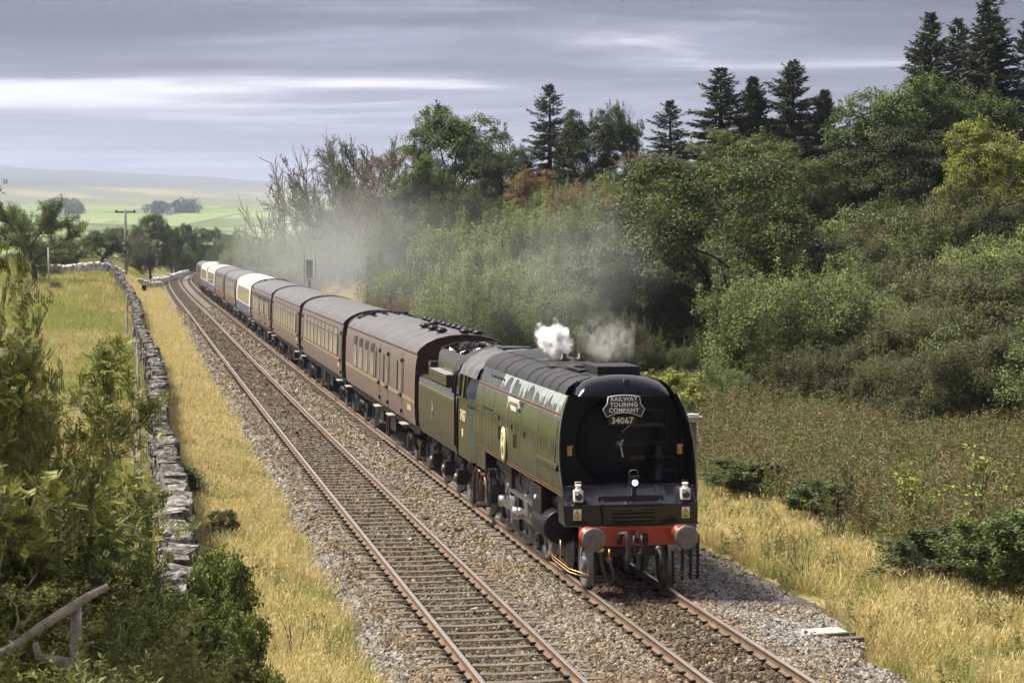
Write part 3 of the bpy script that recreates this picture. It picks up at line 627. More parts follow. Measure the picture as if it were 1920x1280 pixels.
# roof of the casing with bands and hatches
b = MB(); full = [(-x, z) for x, z in ROOF] + [(x, z) for x, z in ROOF[::-1][1:]]
b.loft([[(x, y, z) for x, z in full] for y in (1.75, 3.5, 5.5, 7.5, 9.5, 10.9)])
roof = b.build('casing_roof', M_SOOT, loco)
for y0, w in ((2.55, .05), (3.3, .03), (4.1, .03), (4.75, .03), (5.6, .07), (6.9, .03), (8.2, .05), (9.3, .03)):
    b = MB(); b.loft([[(x*1.004, y, z+0.012) for x, z in full] for y in (y0-w, y0+w)]); b.build('roof_band', M_SATIN, roof)
b = MB()
for sx in (-1, 1):
    for y0 in np.arange(2.0, 10.7, 0.12): b.box((sx*0.52, y0, 3.897), (0.03, 0.03, 0.02))
tag(b.build('rivet_row', M_SATIN, roof), kind='stuff')
b = MB(); b.box((0.05, 2.55, 3.99), (0.84, 1.1, 0.19)); b.build('smoke_cowl', M_SATIN, loco, bevel=0.02)
b = MB(); b.ring((0, 3.75, 3.95), (0, 0, 1), 0.30, 0.44, 0.12); b.build('chimney', M_SATIN, loco)
b = MB(); b.box((0.0, 3.75, 3.945), (1.0, 1.5, 0.03)); b.box((-0.52, 5.2, 3.90), (0.30, 0.5, 0.03)); b.build('roof_hatch', M_SOOT, roof)
b = MB(); b.lathe((0.25, 6.4, 3.93), (0, 0, 1), [(0.13, 0), (0.13, 0.06), (0.07, 0.08), (0.07, 0.16), (0.0, 0.17)], 12); b.build('safety_valve', M_SATIN, loco)
b = MB(); b.lathe((-0.12, 6.4, 3.93), (0, 0, 1), [(0.13, 0), (0.13, 0.06), (0.07, 0.08), (0.07, 0.16), (0.0, 0.17)], 12); b.build('safety_valve', M_SATIN, loco)
# glossy hood over the smokebox
b = MB(); secs = []
for q in range(9):
    a = q/8*math.pi/2; secs.append([(x*(1-0.06*math.sin(a)**2)*0.87, 1.78-0.46*math.sin(a), 3.56+(z-3.56+0.015)*math.cos(a)) for x, z in full])
b.loft(secs); b.loft([[(p[0], p[1], p[2]) for p in secs[-1]], [(p[0], p[1]+0.45, 3.545) for p in secs[-1]]])
hood = b.build('smokebox_hood', M_BLACK, loco)
b = MB(); b.box((0.06, 1.43, 3.77), (0.10, 0.10, 0.20)); b.bar((0.06, 1.40, 3.69), (0.06, 1.36, 3.84), 0.06, 0.03); b.build('lamp_iron', M_SATIN, hood)
# smokebox front and door
b = MB(); b.prism([(-1.20, 1.75), (1.20, 1.75), (1.22, 2.6), (1.12, 3.3), (1.0, 3.56), (-1.0, 3.56), (-1.12, 3.3), (-1.22, 2.6)], 'y', 1.86, 1.90); b.build('smokebox_front', M_SMOKEBOX, loco)
b = MB(); b.lathe((0, 1.86, 2.66), (0, -1, 0), [(0.82, 0), (0.82, 0.03), (0.77, 0.04), (0.75, 0.05), (0.6, 0.10), (0.3, 0.15), (0, 0.16)], 48); door = b.build('smokebox_door', M_SMOKEBOX, loco)
b = MB(); b.lathe((0, 1.71, 2.62), (0, -1, 0), [(0.09, 0), (0.09, 0.02), (0.045, 0.03), (0.04, 0.09), (0, 0.1)], 18); b.bar((0, 1.65, 2.62), (0.05, 1.65, 2.38), 0.025, 0.02); b.bar((-0.03, 1.64, 2.62), (0.06, 1.64, 2.72), 0.02, 0.02); b.build('door_dart', M_ROD, door)
b = MB(); b.bar((0.12, 1.70, 2.62), (0.92, 1.76, 2.64), 0.02, 0.03); b.bar((0.92, 1.76, 2.45), (0.92, 1.76, 3.3), 0.02, 0.03); b.bar((0.45, 1.72, 3.26), (0.95, 1.78, 3.27), 0.02, 0.03); b.build('door_strap', M_SATIN, door)
b = MB(); b.tube([(0.03, 1.66, 2.86), (0.13, 1.64, 2.95), (0.20, 1.66, 3.0)], 0.012, 6); b.build('door_handle', M_ROD, door)
b = MB()
for k in range(44): b.ball((0.86*math.cos(k*math.pi/22), 1.845, 2.66+0.86*math.sin(k*math.pi/22)), 0.014, 6, 4)
tag(b.build('rivet_ring', M_BLACK, loco), kind='stuff')
for zz in (2.36, 2.98):
    b = MB(); b.bar((0.20, 1.72, zz), (0.86, 1.80, zz), 0.02, 0.07); b.lathe((0.88, 1.80, zz-0.07), (0, 0, 1), [(0.035, 0), (0.035, 0.14), (0, 0.14)], 8); b.build('door_hinge', M_BLACK, door)
for sx in (-1, 1):
    b = MB(); b.tube([(sx*(float(np.interp(z, [p[1] for p in HALF], [p[0] for p in HALF]))+0.002), fy(z)-0.004, z) for z in np.linspace(1.75, 3.57, 14)], 0.009, 5); b.build('edge_highlight', M_BUF, loco)  # pale strips painted in as highlights along the front sheet edges
# headboard and number plate
HB = empty('headboard', (-0.03, 1.25, 3.365), 0, loco)
hbp = [(-0.31, 0.20), (-0.15, 0.225), (0, 0.232), (0.15, 0.225), (0.31, 0.20), (0.33, 0.06), (0.41, -0.04), (0.34, -0.19), (0.17, -0.125), (0, -0.105), (-0.17, -0.125), (-0.34, -0.19), (-0.41, -0.04), (-0.33, 0.06)]
b = MB(); b.prism(hbp, 'y', -0.005, 0.02); b.build('board', M_NAVY, HB)
b = MB(); b.tube([(p[0]*0.975, -0.008, p[1]*0.965) for p in hbp+hbp[:1]], 0.0075, 5); b.build('rim', M_WHITE, HB)
for txt, z, sz in (('RAILWAY', 0.148, 0.112), ('TOURING', 0.043, 0.112), ('COMPANY', -0.062, 0.112)):
    text_mesh('lettering', txt, sz, M_WHITE, HB, (0, -0.008, z), (math.pi/2, 0, 0), 0.003, sx=1.02, space=1.06, bold=0.0022)
NPL = empty('number_plate', (0.0, 1.50, 3.09), 0, loco)
b = MB(); b.box((0, 0, 0), (0.54, 0.02, 0.17)); b.build('plate', M_BLACK, NPL)
text_mesh('lettering', '34067', 0.165, M_WHITE, NPL, (0, -0.012, -0.002), (math.pi/2, 0, 0), 0.003, sx=0.98, space=1.06, bold=0.004)
# brass lamp brackets
for sx, x0 in ((-1, -1.06), (1, 1.06)):
    b = MB(); b.box((x0, 1.30, 2.55), (0.09, 0.06, 0.17)); b.box((x0, 1.25, 2.645), (0.11, 0.10, 0.018)); b.ring((x0, 1.26, 2.53), (0, 1, 0), 0.015, 0.034, 0.03, 12); b.build('lamp_bracket', M_BRASS, loco)
b = MB(); b.lathe((0.72, 1.55, 1.95), (0, 0, 1), [(0.13, 0), (0.13, 0.05), (0.10, 0.06), (0.10, 0.40), (0.14, 0.42), (0.14, 0.46), (0.08, 0.48), (0.08, 0.62), (0.05, 0.66), (0, 0.67)], 16)
b.bar((0.72, 1.50, 2.4), (1.02, 1.42, 2.38), 0.02, 0.03); b.bar((0.72, 1.5, 2.17), (1.03, 1.40, 2.12), 0.02, 0.03); b.tube([(0.66, 1.5, 2.5), (0.68, 1.5, 2.66), (0.76, 1.5, 2.66), (0.78, 1.5, 2.5)], 0.014, 6); b.build('mechanical_pump', M_SATIN, loco)
# sloping shelf, front panel, grille
SH0, SH1 = (0.72, 1.60), (1.12, 1.90)
def shelf_y(z): return SH0[0] + (z-SH0[1])/(SH1[1]-SH0[1])*(SH1[0]-SH0[0])
b = MB(); b.loft([[(x, SH0[0], SH0[1]), (x, SH1[0], SH1[1]), (x, 1.86, 1.91)] for x in (-1.27, 1.27)], smooth=False); shelf = b.build('sloping_shelf', M_SHELF, loco)
b = MB()
for x in (-0.55, 0.55): b.bar((x, SH0[0]-0.012, SH0[1]+0.01), (x, SH1[0]-0.012, SH1[1]+0.008), 0.04, 0.02)
b.bar((-1.26, SH1[0], SH1[1]+0.012), (1.26, SH1[0], SH1[1]+0.012), 0.03, 0.02); b.build('joint_strip', M_SHELF, shelf)
b = MB()
for x in (-0.63, -0.48, 0.48, 0.63, -1.2, 1.2):
    for z in np.linspace(1.63, 1.87, 5): b.ball((x, shelf_y(z)-0.006, z+0.004), 0.012, 6, 4)
tag(b.build('rivet_row', M_SATIN, shelf), kind='stuff')
M_HOLE = mat('dark_opening', (0.004, 0.004, 0.004), 0.9)
for sx in (-1, 1):
    b = MB(); vs = [(sx*0.70, 1.74), (sx*0.86, 1.74), (sx*0.86, 1.88), (sx*0.70, 1.88)]
    b.add([(x, shelf_y(z)-0.005, z+0.004) for x, z in vs], [(0, 1, 2, 3)]); b.build('shelf_opening', M_HOLE, shelf)
    b = MB(); arc = [(sx*(1.02+0.19*math.cos(a)), 1.615+0.17*math.sin(a)) for a in np.linspace(0, math.pi, 14)]
    b.add([(x, shelf_y(z)-0.005, z+0.004) for x, z in arc], [list(range(14))]); b.build('lamp_recess', M_HOLE, shelf)
b = MB(); b.box((0, 0.735, 1.41), (2.53, 0.03, 0.38)); panel = b.build('front_panel', M_BLACK, loco, bevel=0.012)
b = MB(); b.box((0, 0.70, 1.228), (2.55, 0.16, 0.022)); b.build('bottom_lip', M_SHELF, panel, bevel=0.006)
b = MB(); b.prism([(-0.60, 1.585), (0.60, 1.585), (0.52, 1.25), (-0.52, 1.25)], 'y', 0.60, 0.715); b.build('step_box', M_BLACK, panel, bevel=0.015)
for k in range(4):
    b = MB(); b.box((0, 0.585, 1.30+k*0.075), (0.80, 0.03, 0.022), tilt=(0.4, 0)); b.build('grille_slat', M_SATIN, panel)
for sx, x0 in ((-1, -1.03), (1, 1.03)):
    st = empty('warning_sticker', (x0, 0.716, 1.43), 0, loco)
    b = MB(); b.box((0, 0, 0), (0.15, 0.004, 0.205)); b.build('backing', M_WHITE, st)
    b = MB(); b.prism([(-0.068, -0.095), (0.068, -0.095), (0.068, -0.03), (-0.068, -0.03)], 'y', -0.006, -0.003); b.prism([(-0.062, -0.018), (0.062, -0.018), (0, 0.088)], 'y', -0.006, -0.003); b.build('yellow_print', M_YELLOW, st)
    b = MB(); b.tube([(-0.062, -0.007, -0.018), (0.062, -0.007, -0.018), (0, -0.007, 0.088), (-0.062, -0.007, -0.018)], 0.0045, 4)
    b.add([(0.008, -0.008, 0.058), (-0.014, -0.008, 0.025), (0.0, -0.008, 0.025), (-0.006, -0.008, -0.006), (0.016, -0.008, 0.032), (0.002, -0.008, 0.032)], [(0, 1, 2, 5), (2, 3, 4, 5)])
    for k in range(2): b.box((0, -0.007, -0.05-k*0.022), (0.10-0.03*k, 0.003, 0.010))
    b.build('black_print', M_LINEBLK, st)
# lamps
for sx, x0 in ((-1, -1.0), (1, 1.04)):
    lp = empty('head_lamp', (x0, 0.80, 1.64), 0, loco)
    b = MB(); b.box((0, 0, 0.13), (0.165, 0.15, 0.21)); b.lathe((0, 0, 0.235), (0, 0, 1), [(0.075, 0), (0.05, 0.03), (0.045, 0.075), (0.065, 0.085), (0.065, 0.10), (0.02, 0.115)], 14); b.build('lamp_case', M_WHITE, lp, bevel=0.008)
    b = MB(); b.lathe((0, -0.075, 0.12), (0, -1, 0), [(0.066, 0), (0.066, 0.035), (0.05, 0.045), (0, 0.055)], 18); b.build('lens', M_DLENS, lp)
    b = MB(); b.tube([(-0.05, 0, 0.32), (-0.055, 0, 0.385), (0.055, 0, 0.385), (0.05, 0, 0.32)], 0.008, 6); b.build('handle', M_WHITE if sx < 0 else M_SATIN, lp)
    b = MB(); b.box((0, 0, -0.03), (0.14, 0.12, 0.11)); b.build('foot', M_SATIN, lp)
lp = empty('electric_lamp', (0.06, 0.82, 1.70), 0, loco)
b = MB(); b.box((0, 0, 0.30), (0.17, 0.16, 0.20)); b.box((0, 0.01, 0.10), (0.08, 0.10, 0.22)); b.box((0, -0.03, 0.41), (0.20, 0.22, 0.015)); b.build('lamp_case', M_SATIN, lp)
b = MB(); b.lathe((0.005, -0.08, 0.30), (0, -1, 0), [(0.052, 0), (0.052, 0.012), (0, 0.02)], 18); b.build('lit_lens', lm, lp)
b = MB(); b.tube([(-0.075, 0, 0.41), (-0.08, 0, 0.50), (-0.05, 0, 0.525), (0.05, 0, 0.525), (0.08, 0, 0.50), (0.075, 0, 0.41)], 0.009, 6); b.build('handle', M_BUF, lp)
# buffer beam, buffers, coupling, hoses
b = MB(); b.box((0, 0.60, 1.03), (2.04, 0.06, 0.36)); b.build('buffer_beam', M_RED, loco, bevel=0.006)
for sx in (-1, 1):
    bf = empty('buffer', (sx*0.87, 0, 1.06), 0, loco)
    b = MB(); b.lathe((0, 0.57, 0), (0, -1, 0), [(0.17, 0), (0.17, 0.03), (0.12, 0.06), (0.105, 0.34), (0.0, 0.34)], 20); b.build('housing', M_RED, bf)
    b = MB(); b.lathe((0, 0.25, 0), (0, -1, 0), [(0.06, 0), (0.06, 0.18)], 14); b.build('ram', M_ROD, bf)
    b = MB(); b.lathe((0, 0.075, 0), (0, -1, 0), [(0.0, 0), (0.20, 0.0), (0.222, 0.02), (0.222, 0.045), (0.19, 0.06), (0.1, 0.072), (0, 0.076)], 32); b.build('head', M_BUF, bf)
cp = empty('screw_coupling', (0.02, 0.5, 1.02), 0, loco)
b = MB(); b.prism([(-0.12, -0.10), (-0.12, 0.10), (0.10, 0.12), (0.26, 0.02), (0.24, -0.09), (0.14, -0.02), (0.06, -0.08)], 'x', -0.03, 0.03); b.v = [(x, -y+0.05, z) for x, y, z in b.v]; b.build('draw_hook', M_SATIN, cp)
b = MB(); b.tube([(-0.07, -0.18, 0.06), (-0.08, -0.20, -0.10), (-0.06, -0.18, -0.26), (0, -0.18, -0.30), (0.06, -0.18, -0.26), (0.08, -0.20, -0.10), (0.07, -0.18, 0.06)], 0.022, 7); b.bar((0, -0.18, -0.30), (0, -0.18, -0.50), 0.05, 0.05); b.ball((0, -0.18, -0.52), (0.06, 0.05, 0.07), 8, 5); b.build('link', M_RUBBER, cp)
def hose(name, pts, r, m_, ends=None):
    h_ = empty(name, (0, 0, 0), 0, loco); b = MB(); b.tube(pts, r, 9); b.build('flexible_pipe', m_, h_)
    if ends:
        b = MB(); b.ball(pts[0], (r*1.8, r*1.6, r*1.8), 8, 5); b.bar(Vector(pts[0])+Vector((-0.07, 0, 0.02)), Vector(pts[0])+Vector((0.07, 0, 0.02)), 0.025, 0.03); b.build('valve', ends, h_)
    return h_
hose('vacuum_hose', [(-0.30, 0.45, 0.92), (-0.30, 0.36, 1.10), (-0.22, 0.30, 1.14), (-0.17, 0.28, 1.0), (-0.16, 0.30, 0.7), (-0.17, 0.38, 0.45)], 0.048, M_RUBBER)
hose('steam_heat_hose', [(-0.66, 0.42, 0.80), (-0.67, 0.34, 0.66), (-0.62, 0.32, 0.46), (-0.55, 0.32, 0.26)], 0.030, M_RUBBER, M_YELLOW)
hose('air_brake_hose', [(-0.50, 0.42, 0.62), (-0.46, 0.32, 0.46), (-0.44, 0.30, 0.30), (-0.50, 0.32, 0.18), (-0.56, 0.34, 0.22)], 0.033, M_RUBBER, M_RED)
hose('heating_hose', [(0.44, 0.45, 0.80), (0.46, 0.34, 0.72), (0.48, 0.32, 0.56), (0.50, 0.34, 0.44)], 0.036, M_RUBBER, M_BUF)
b = MB(); b.box((0.22, 0.52, 0.98), (0.07, 0.08, 0.2)); b.build('pipe_clip', M_SATIN, loco)
b = MB(); b.tube([(-0.5, 0.42, 0.62), (-0.48, 0.46, 0.82)], 0.02, 6); b.build('tap', M_BRASS, loco)
b = MB()
for dz, dy_ in ((0.30, 0.0), (0.24, 0.05)):
    b.tube([(-1.30, 1.9, dz+0.32), (-1.28, 1.7, dz+0.22), (-1.10, 1.1, dz+0.07), (-0.82, 0.72+dy_, dz), (-0.42, 0.66+dy_, dz-0.04)], 0.018, 6)
b.tube([(-1.18, 1.5, 0.86), (-1.19, 1.5, 0.52), (-1.10, 1.1, 0.42)], 0.02, 6)
b.build('sanding_pipe', M_COPPER, loco)
b = MB()
for dz in (0.24, 0.30): b.tube([(0.55, 0.72, dz), (1.02, 0.74, dz+0.02), (1.06, 0.9, dz+0.12)], 0.018, 6)
b.build('sanding_pipe', M_COPPER, loco)
for sx, xs2 in ((-1, ()), (1, (0.99, 1.20, 1.34))):
    b = MB()
    for x in xs2: b.bar((x, 0.78+0.2*(x > 1), 0.98), (x, 0.80+0.2*(x > 1), 0.14), 0.055, 0.035)
    if xs2: b.box((1.27, 0.99, 0.22), (0.2, 0.2, 0.03)); b.box((1.27, 0.99, 0.60), (0.2, 0.2, 0.03)); b.build('front_step', M_SATIN, loco)
for sx in (-1, 1):
    b = MB(); b.bar((sx*0.74, 0.55, 0.75), (sx*0.75, 0.52, 0.13), 0.03, 0.09); b.build('guard_iron', M_SATIN, loco)
# frames, bogie, wheels, motion
b = MB()
for sx in (-1, 1): b.box((sx*0.52, 5.8, 0.98), (0.05, 10.4, 0.75))
b.box((0, 1.6, 0.9), (1.0, 1.9, 0.5)); b.box((0, 5.8, 1.50), (1.25, 10.0, 0.5)); b.build('main_frame', M_FRAME, loco)
def wheel(parent, x, y, r, nsp, box=False):
    w = empty('wheel', (x, y, r), 0, parent); sg = 1 if x > 0 else -1
    b = MB(); b.lathe((0, 0, 0), (sg, 0, 0), [(r-0.075, -0.07), (r+0.028, -0.07), (r+0.028, -0.045), (r, -0.035), (r-0.008, 0.065), (r-0.07, 0.07), (r-0.075, -0.07)], 40); b.build('tyre', M_TYRE, w)
    b = MB(); b.ring((0, 0, 0), (sg, 0, 0), r-0.16, r-0.07, 0.11, 32); b.lathe((0, 0, 0), (sg, 0, 0), [(0.14, -0.08), (0.14, 0.09), (0.08, 0.10), (0, 0.10)], 18)
    if box:
        b.ring((0, 0, 0), (sg, 0, 0), 0.12, r-0.1, 0.05, 32)
        for k in range(nsp):
            a = 2*math.pi*k/nsp; c_ = (0, math.cos(a)*r*0.55, math.sin(a)*r*0.55); b.lathe(c_, (sg, 0, 0), [(0.15, 0.02), (0.13, 0.05), (0.0, 0.055)], 10)
            a += math.pi/nsp; b.bar((sg*0.04, math.cos(a)*0.14, math.sin(a)*0.14), (sg*0.04, math.cos(a)*(r-0.1), math.sin(a)*(r-0.1)), 0.05, 0.13)
    else:
        for k in range(nsp):
            a = 2*math.pi*k/nsp; b.bar((0, math.cos(a)*0.12, math.sin(a)*0.12), (0, math.cos(a)*(r-0.1), math.sin(a)*(r-0.1)), 0.05, 0.05, up=(1, 0, 0))
    b.build('wheel_centre', M_WHEEL, w); return w
for sx in (-1, 1):
    for y0 in (1.15, 3.05): wheel(loco, sx*0.755, y0, 0.47, 10)
    for y0 in (4.8, 7.0, 9.15): wheel(loco, sx*0.755, y0, 0.94, 10, True)
    wheel(loco, sx*0.755, 11.7, 0.53, 10)
    x = sx*0.95
    b = MB(); b.bar((x, 4.8, 0.66), (x, 9.15, 0.66), 0.05, 0.13)
    for y0 in (4.8, 7.0, 9.15): b.lathe((x, y0, 0.66), (sx, 0, 0), [(0.13, -0.05), (0.13, 0.06), (0.05, 0.08), (0, 0.08)], 14)
    b.build('coupling_rod', M_ROD, loco)
    b = MB(); b.bar((x+sx*0.09, 7.0, 0.66), (x+sx*0.09, 5.3, 0.93), 0.05, 0.11); b.lathe((x+sx*0.09, 7.0, 0.66), (sx, 0, 0), [(0.14, -0.05), (0.14, 0.06), (0, 0.08)], 14); b.build('connecting_rod', M_ROD, loco)
    b = MB(); b.bar((x+sx*0.10, 4.1, 1.10), (x+sx*0.10, 7.4, 1.12), 0.10, 0.05); b.bar((x+sx*0.10, 4.1, 0.86), (x+sx*0.10, 5.8, 0.86), 0.10, 0.05); b.build('slide_bar', M_ROD, loco)
    b = MB(); b.box((x+sx*0.10, 5.3, 0.97), (0.16, 0.34, 0.30)); b.build('crosshead', M_ROD, loco)
    b = MB(); b.prism([(7.3, 1.0), (7.3, 1.62), (7.6, 1.62), (9.2, 1.58), (9.2, 1.48), (7.7, 1.36), (7.5, 1.0)], 'x', x+sx*0.03, x+sx*0.12); b.build('motion_bracket', M_FRAME, loco)
    b = MB(); b.lathe((sx*0.97, 2.55, 0.95), (0, 1, 0), [(0, 0), (0.30, 0), (0.33, 0.03), (0.33, 1.35), (0.28, 1.40), (0, 1.40)], 26); b.lathe((sx*0.88, 2.55, 1.42), (0, 1, 0), [(0, 0), (0.17, 0), (0.17, 1.5), (0, 1.5)], 18); b.box((sx*1.03, 3.55, 1.20), (0.44, 0.95, 0.95)); b.build('cylinder', M_SATIN, loco, bevel=0.02)
    b = MB(); b.lathe((sx*1.255, 3.6, 1.42), (sx, 0, 0), [(0.05, 0), (0.05, 0.02), (0.03, 0.03), (0, 0.03)], 10); b.build('lubricator_cap', M_WHITE, loco)
    b = MB(); b.bar((x-sx*0.02, 4.9, 0.25), (x-sx*0.02, 9.4, 0.25), 0.03, 0.08)
    for y0 in (5.2, 7.4, 9.5): b.prism([(y0-0.06, 0.2), (y0+0.08, 0.2), (y0+0.1, 1.0), (y0, 1.0)], 'x', x-sx*0.12, x-sx*0.06)
    b.build('brake_gear', M_FRAME, loco)
    # injectors and pipes under the cab
    b = MB(); b.tube([(sx*1.10, 9.9, 1.5), (sx*1.16, 10.0, 1.2), (sx*1.16, 10.2, 1.12), (sx*1.16, 10.6, 1.12), (sx*1.16, 10.7, 0.9), (sx*1.15, 10.75, 0.45)], 0.035, 8); b.tube([(sx*1.18, 10.6, 1.14), (sx*1.2, 11.2, 1.2), (sx*1.2, 11.5, 0.9), (sx*1.18, 11.5, 0.35)], 0.038, 8); b.tube([(sx*1.16, 10.2, 1.1), (sx*1.12, 10.15, 0.8), (sx*1.1, 10.1, 0.5)], 0.03, 8); b.build('injector_pipe', mat('tarnished_copper', (0.20, 0.12, 0.075), 0.5, 0.7, 0.4, 9), loco)
    b = MB(); b.box((sx*1.0, 9.75, 0.75), (0.25, 0.3, 0.4)); b.tube([(sx*1.12, 9.7, 0.5), (sx*1.12, 9.7, 1.2)], 0.03, 7); b.build('injector', M_FRAME, loco); b = MB(); b.box((sx*1.05, 11.3, 0.30), (0.35, 0.5, 0.04)); b.bar((sx*1.2, 11.5, 0.3), (sx*1.2, 11.5, 1.3), 0.05, 0.03); b.build('cab_step', M_FRAME, loco)
    b = MB(); b.box((sx*1.24, 10.2, 1.52), (0.03, 1.25, 0.44)); b.build('valance', M_TGREEN, loco)
# cab
cab = empty('cab', (0, 0, 0), 0, loco)
CS = [(1.36, 1.34), (1.37, 1.8), (1.37, 2.4), (1.36, 2.72)]; CU = [(1.36, 2.72), (1.34, 3.0), (1.29, 3.26)]; CR = [(1.29, 3.26), (1.20, 3.46), (1.0, 3.66), (0.7, 3.80), (0.35, 3.88), (0, 3.90)]
for sx in (-1, 1):
    yf = lambda z: float(np.interp(z, [1.34, 1.9, 2.72, 3.3], [11.0, 11.15, 11.45, 11.75]))
    b = MB(); b.loft([[(sx*x, y if y else yf(z), z) for x, z in CS] for y in (None, 12.0, 12.75)]); 
    b.build('cab_side', M_TGREEN, cab)
    b = MB()          # wedge front: from the casing out to the cab side
    b.loft([[(sx*x, yf(z), z) for x, z in CS+CU[1:]], [(sx*(x-0.26), yf(z)-0.75, z) for x, z in CS+CU[1:]]], mi=0); b.build('cab_front', M_TGREEN, cab)
    b = MB(); b.loft([[(sx*(x+0.004-0.24*f), yf(z)-0.69*f-0.012, z) for f in (0.08, 0.9)] for x, z in ((1.36, 2.80), (1.34, 3.02), (1.30, 3.24))]); b.build('front_window', M_GLASS, cab)
    b = MB()
    for y0 in (11.58, 12.05, 12.72): b.bar((sx*1.36, y0, 2.72), (sx*1.29, y0+0.06, 3.28), 0.05, 0.05)
    b.bar((sx*1.365, 11.45, 2.73), (sx*1.365, 12.75, 2.73), 0.05, 0.05); b.build('window_frame', M_TGREEN, cab)
    b = MB(); b.loft([[(sx*1.345, 11.6, 2.74), (sx*1.345, 12.7, 2.74)], [(sx*1.28, 11.66, 3.27), (sx*1.28, 12.7, 3.27)]]); b.build('side_window', M_GLASS, cab)
    b = MB(); b.tube([(sx*1.39, 12.86, 1.6), (sx*1.39, 12.86, 2.75)], 0.016, 6); b.build('hand_rail', M_SATIN, cab)
    # rolled shoulder below the front window
    b = MB(); b.loft([[(sx*(1.385-0.24*f), yf(2.7)-0.7*f-0.02, 2.76-0.12*f), (sx*(1.40-0.26*f), yf(2.7)-0.7*f-0.05, 2.70-0.12*f), (sx*(1.37-0.26*f), yf(2.6)-0.7*f-0.01, 2.58-0.12*f)] for f in (0, 0.5, 1)]); b.build('shoulder', M_TGREEN, cab)
b = MB(); cfull = [(-x, z) for x, z in CR] + [(x, z) for x, z in CR[::-1][1:]]
b.loft([[(x*0.97, 10.85, z+0.01) for x, z in cfull], [(x, 11.4, z+0.02) for x, z in cfull], [(x, 13.1, z+0.02) for x, z in cfull]]); b.loft([[(x, 13.1, z+0.02) for x, z in cfull], [(x, 13.1, z-0.03) for x, z in cfull]]); b.build('cab_roof', mat('scuffed_cab_roof', (0.05, 0.05, 0.05), 0.38, 0, 0.2, 3, col2=(0.17, 0.17, 0.165), bump=0.15, bscale=9), cab)
b = MB(); b.box((0, 12.0, 1.5), (2.5, 1.7, 0.1)); b.box((0, 11.0, 2.3), (2.2, 0.06, 2.2)); b.box((0, 12.0, 2.0), (2.6, 0.05, 0.9)); b.build('cab_interior', M_FRAME, cab)
b = MB(); b.bar((-0.5, 11.7, 3.915), (0.3, 11.7, 3.94), 0.06, 0.03); b.bar((-0.5, 12.3, 3.915), (0.3, 12.3, 3.94), 0.06, 0.03); b.box((-0.1, 12.0, 3.93), (0.7, 0.55, 0.03)); b.build('roof_ventilator', M_SOOT, cab)
# plates and figures on the side
b = MB(); b.lathe((-1.318, 6.85, 2.16), (-1, 0, 0), [(0.31, 0), (0.31, 0.022), (0.27, 0.028), (0, 0.03)], 32); b.v = [(x, 6.85+(y-6.85)*0.85, 2.16+(z-2.16)*1.18) for x, y, z in b.v]; rl = b.build('squadron_plaque', mat('plaque_cream', (0.62, 0.62, 0.36), 0.5, 0, 0.12, 7), loco)
b = MB(); b.ball((-1.350, 6.85, 2.05), (0.008, 0.11, 0.10), 12, 6); b.ball((-1.350, 6.85, 2.28), (0.008, 0.05, 0.07), 10, 6); b.ring((-1.342, 6.85, 2.16), (1, 0, 0), 0.225, 0.245, 0.014, 24); b.build('plaque_badge', M_BRASS, rl)
np_ = empty('name_plate', (-1.262, 5.87, 3.08), 0, loco)
b = MB(); b.box((0, 0, 0.02), (0.03, 1.25, 0.19), tilt=(0, -0.19)); b.box((-0.014, 0, -0.10), (0.03, 0.6, 0.08), tilt=(0, -0.19)); b.build('plate', M_WHITE, np_)
text_mesh('lettering', 'TANGMERE', 0.20, M_BRASS, np_, (-0.020, 0.0, 0.02), (math.pi/2-0.19, 0, -math.pi/2), 0.004, sx=1.0, bold=0.003)
text_mesh('cab_number', '34067', 0.36, M_CREAM, cab, (-1.372, 12.05, 2.32), (math.pi/2, 0, -math.pi/2), 0.003, sx=0.92, bold=0.006)
b = MB(); b.prism([(11.98, 2.02), (12.2, 2.02), (12.2, 1.90), (12.09, 1.80), (11.98, 1.90)], 'x', -1.378, -1.372); b.build('cab_shield', M_CREAM, cab)

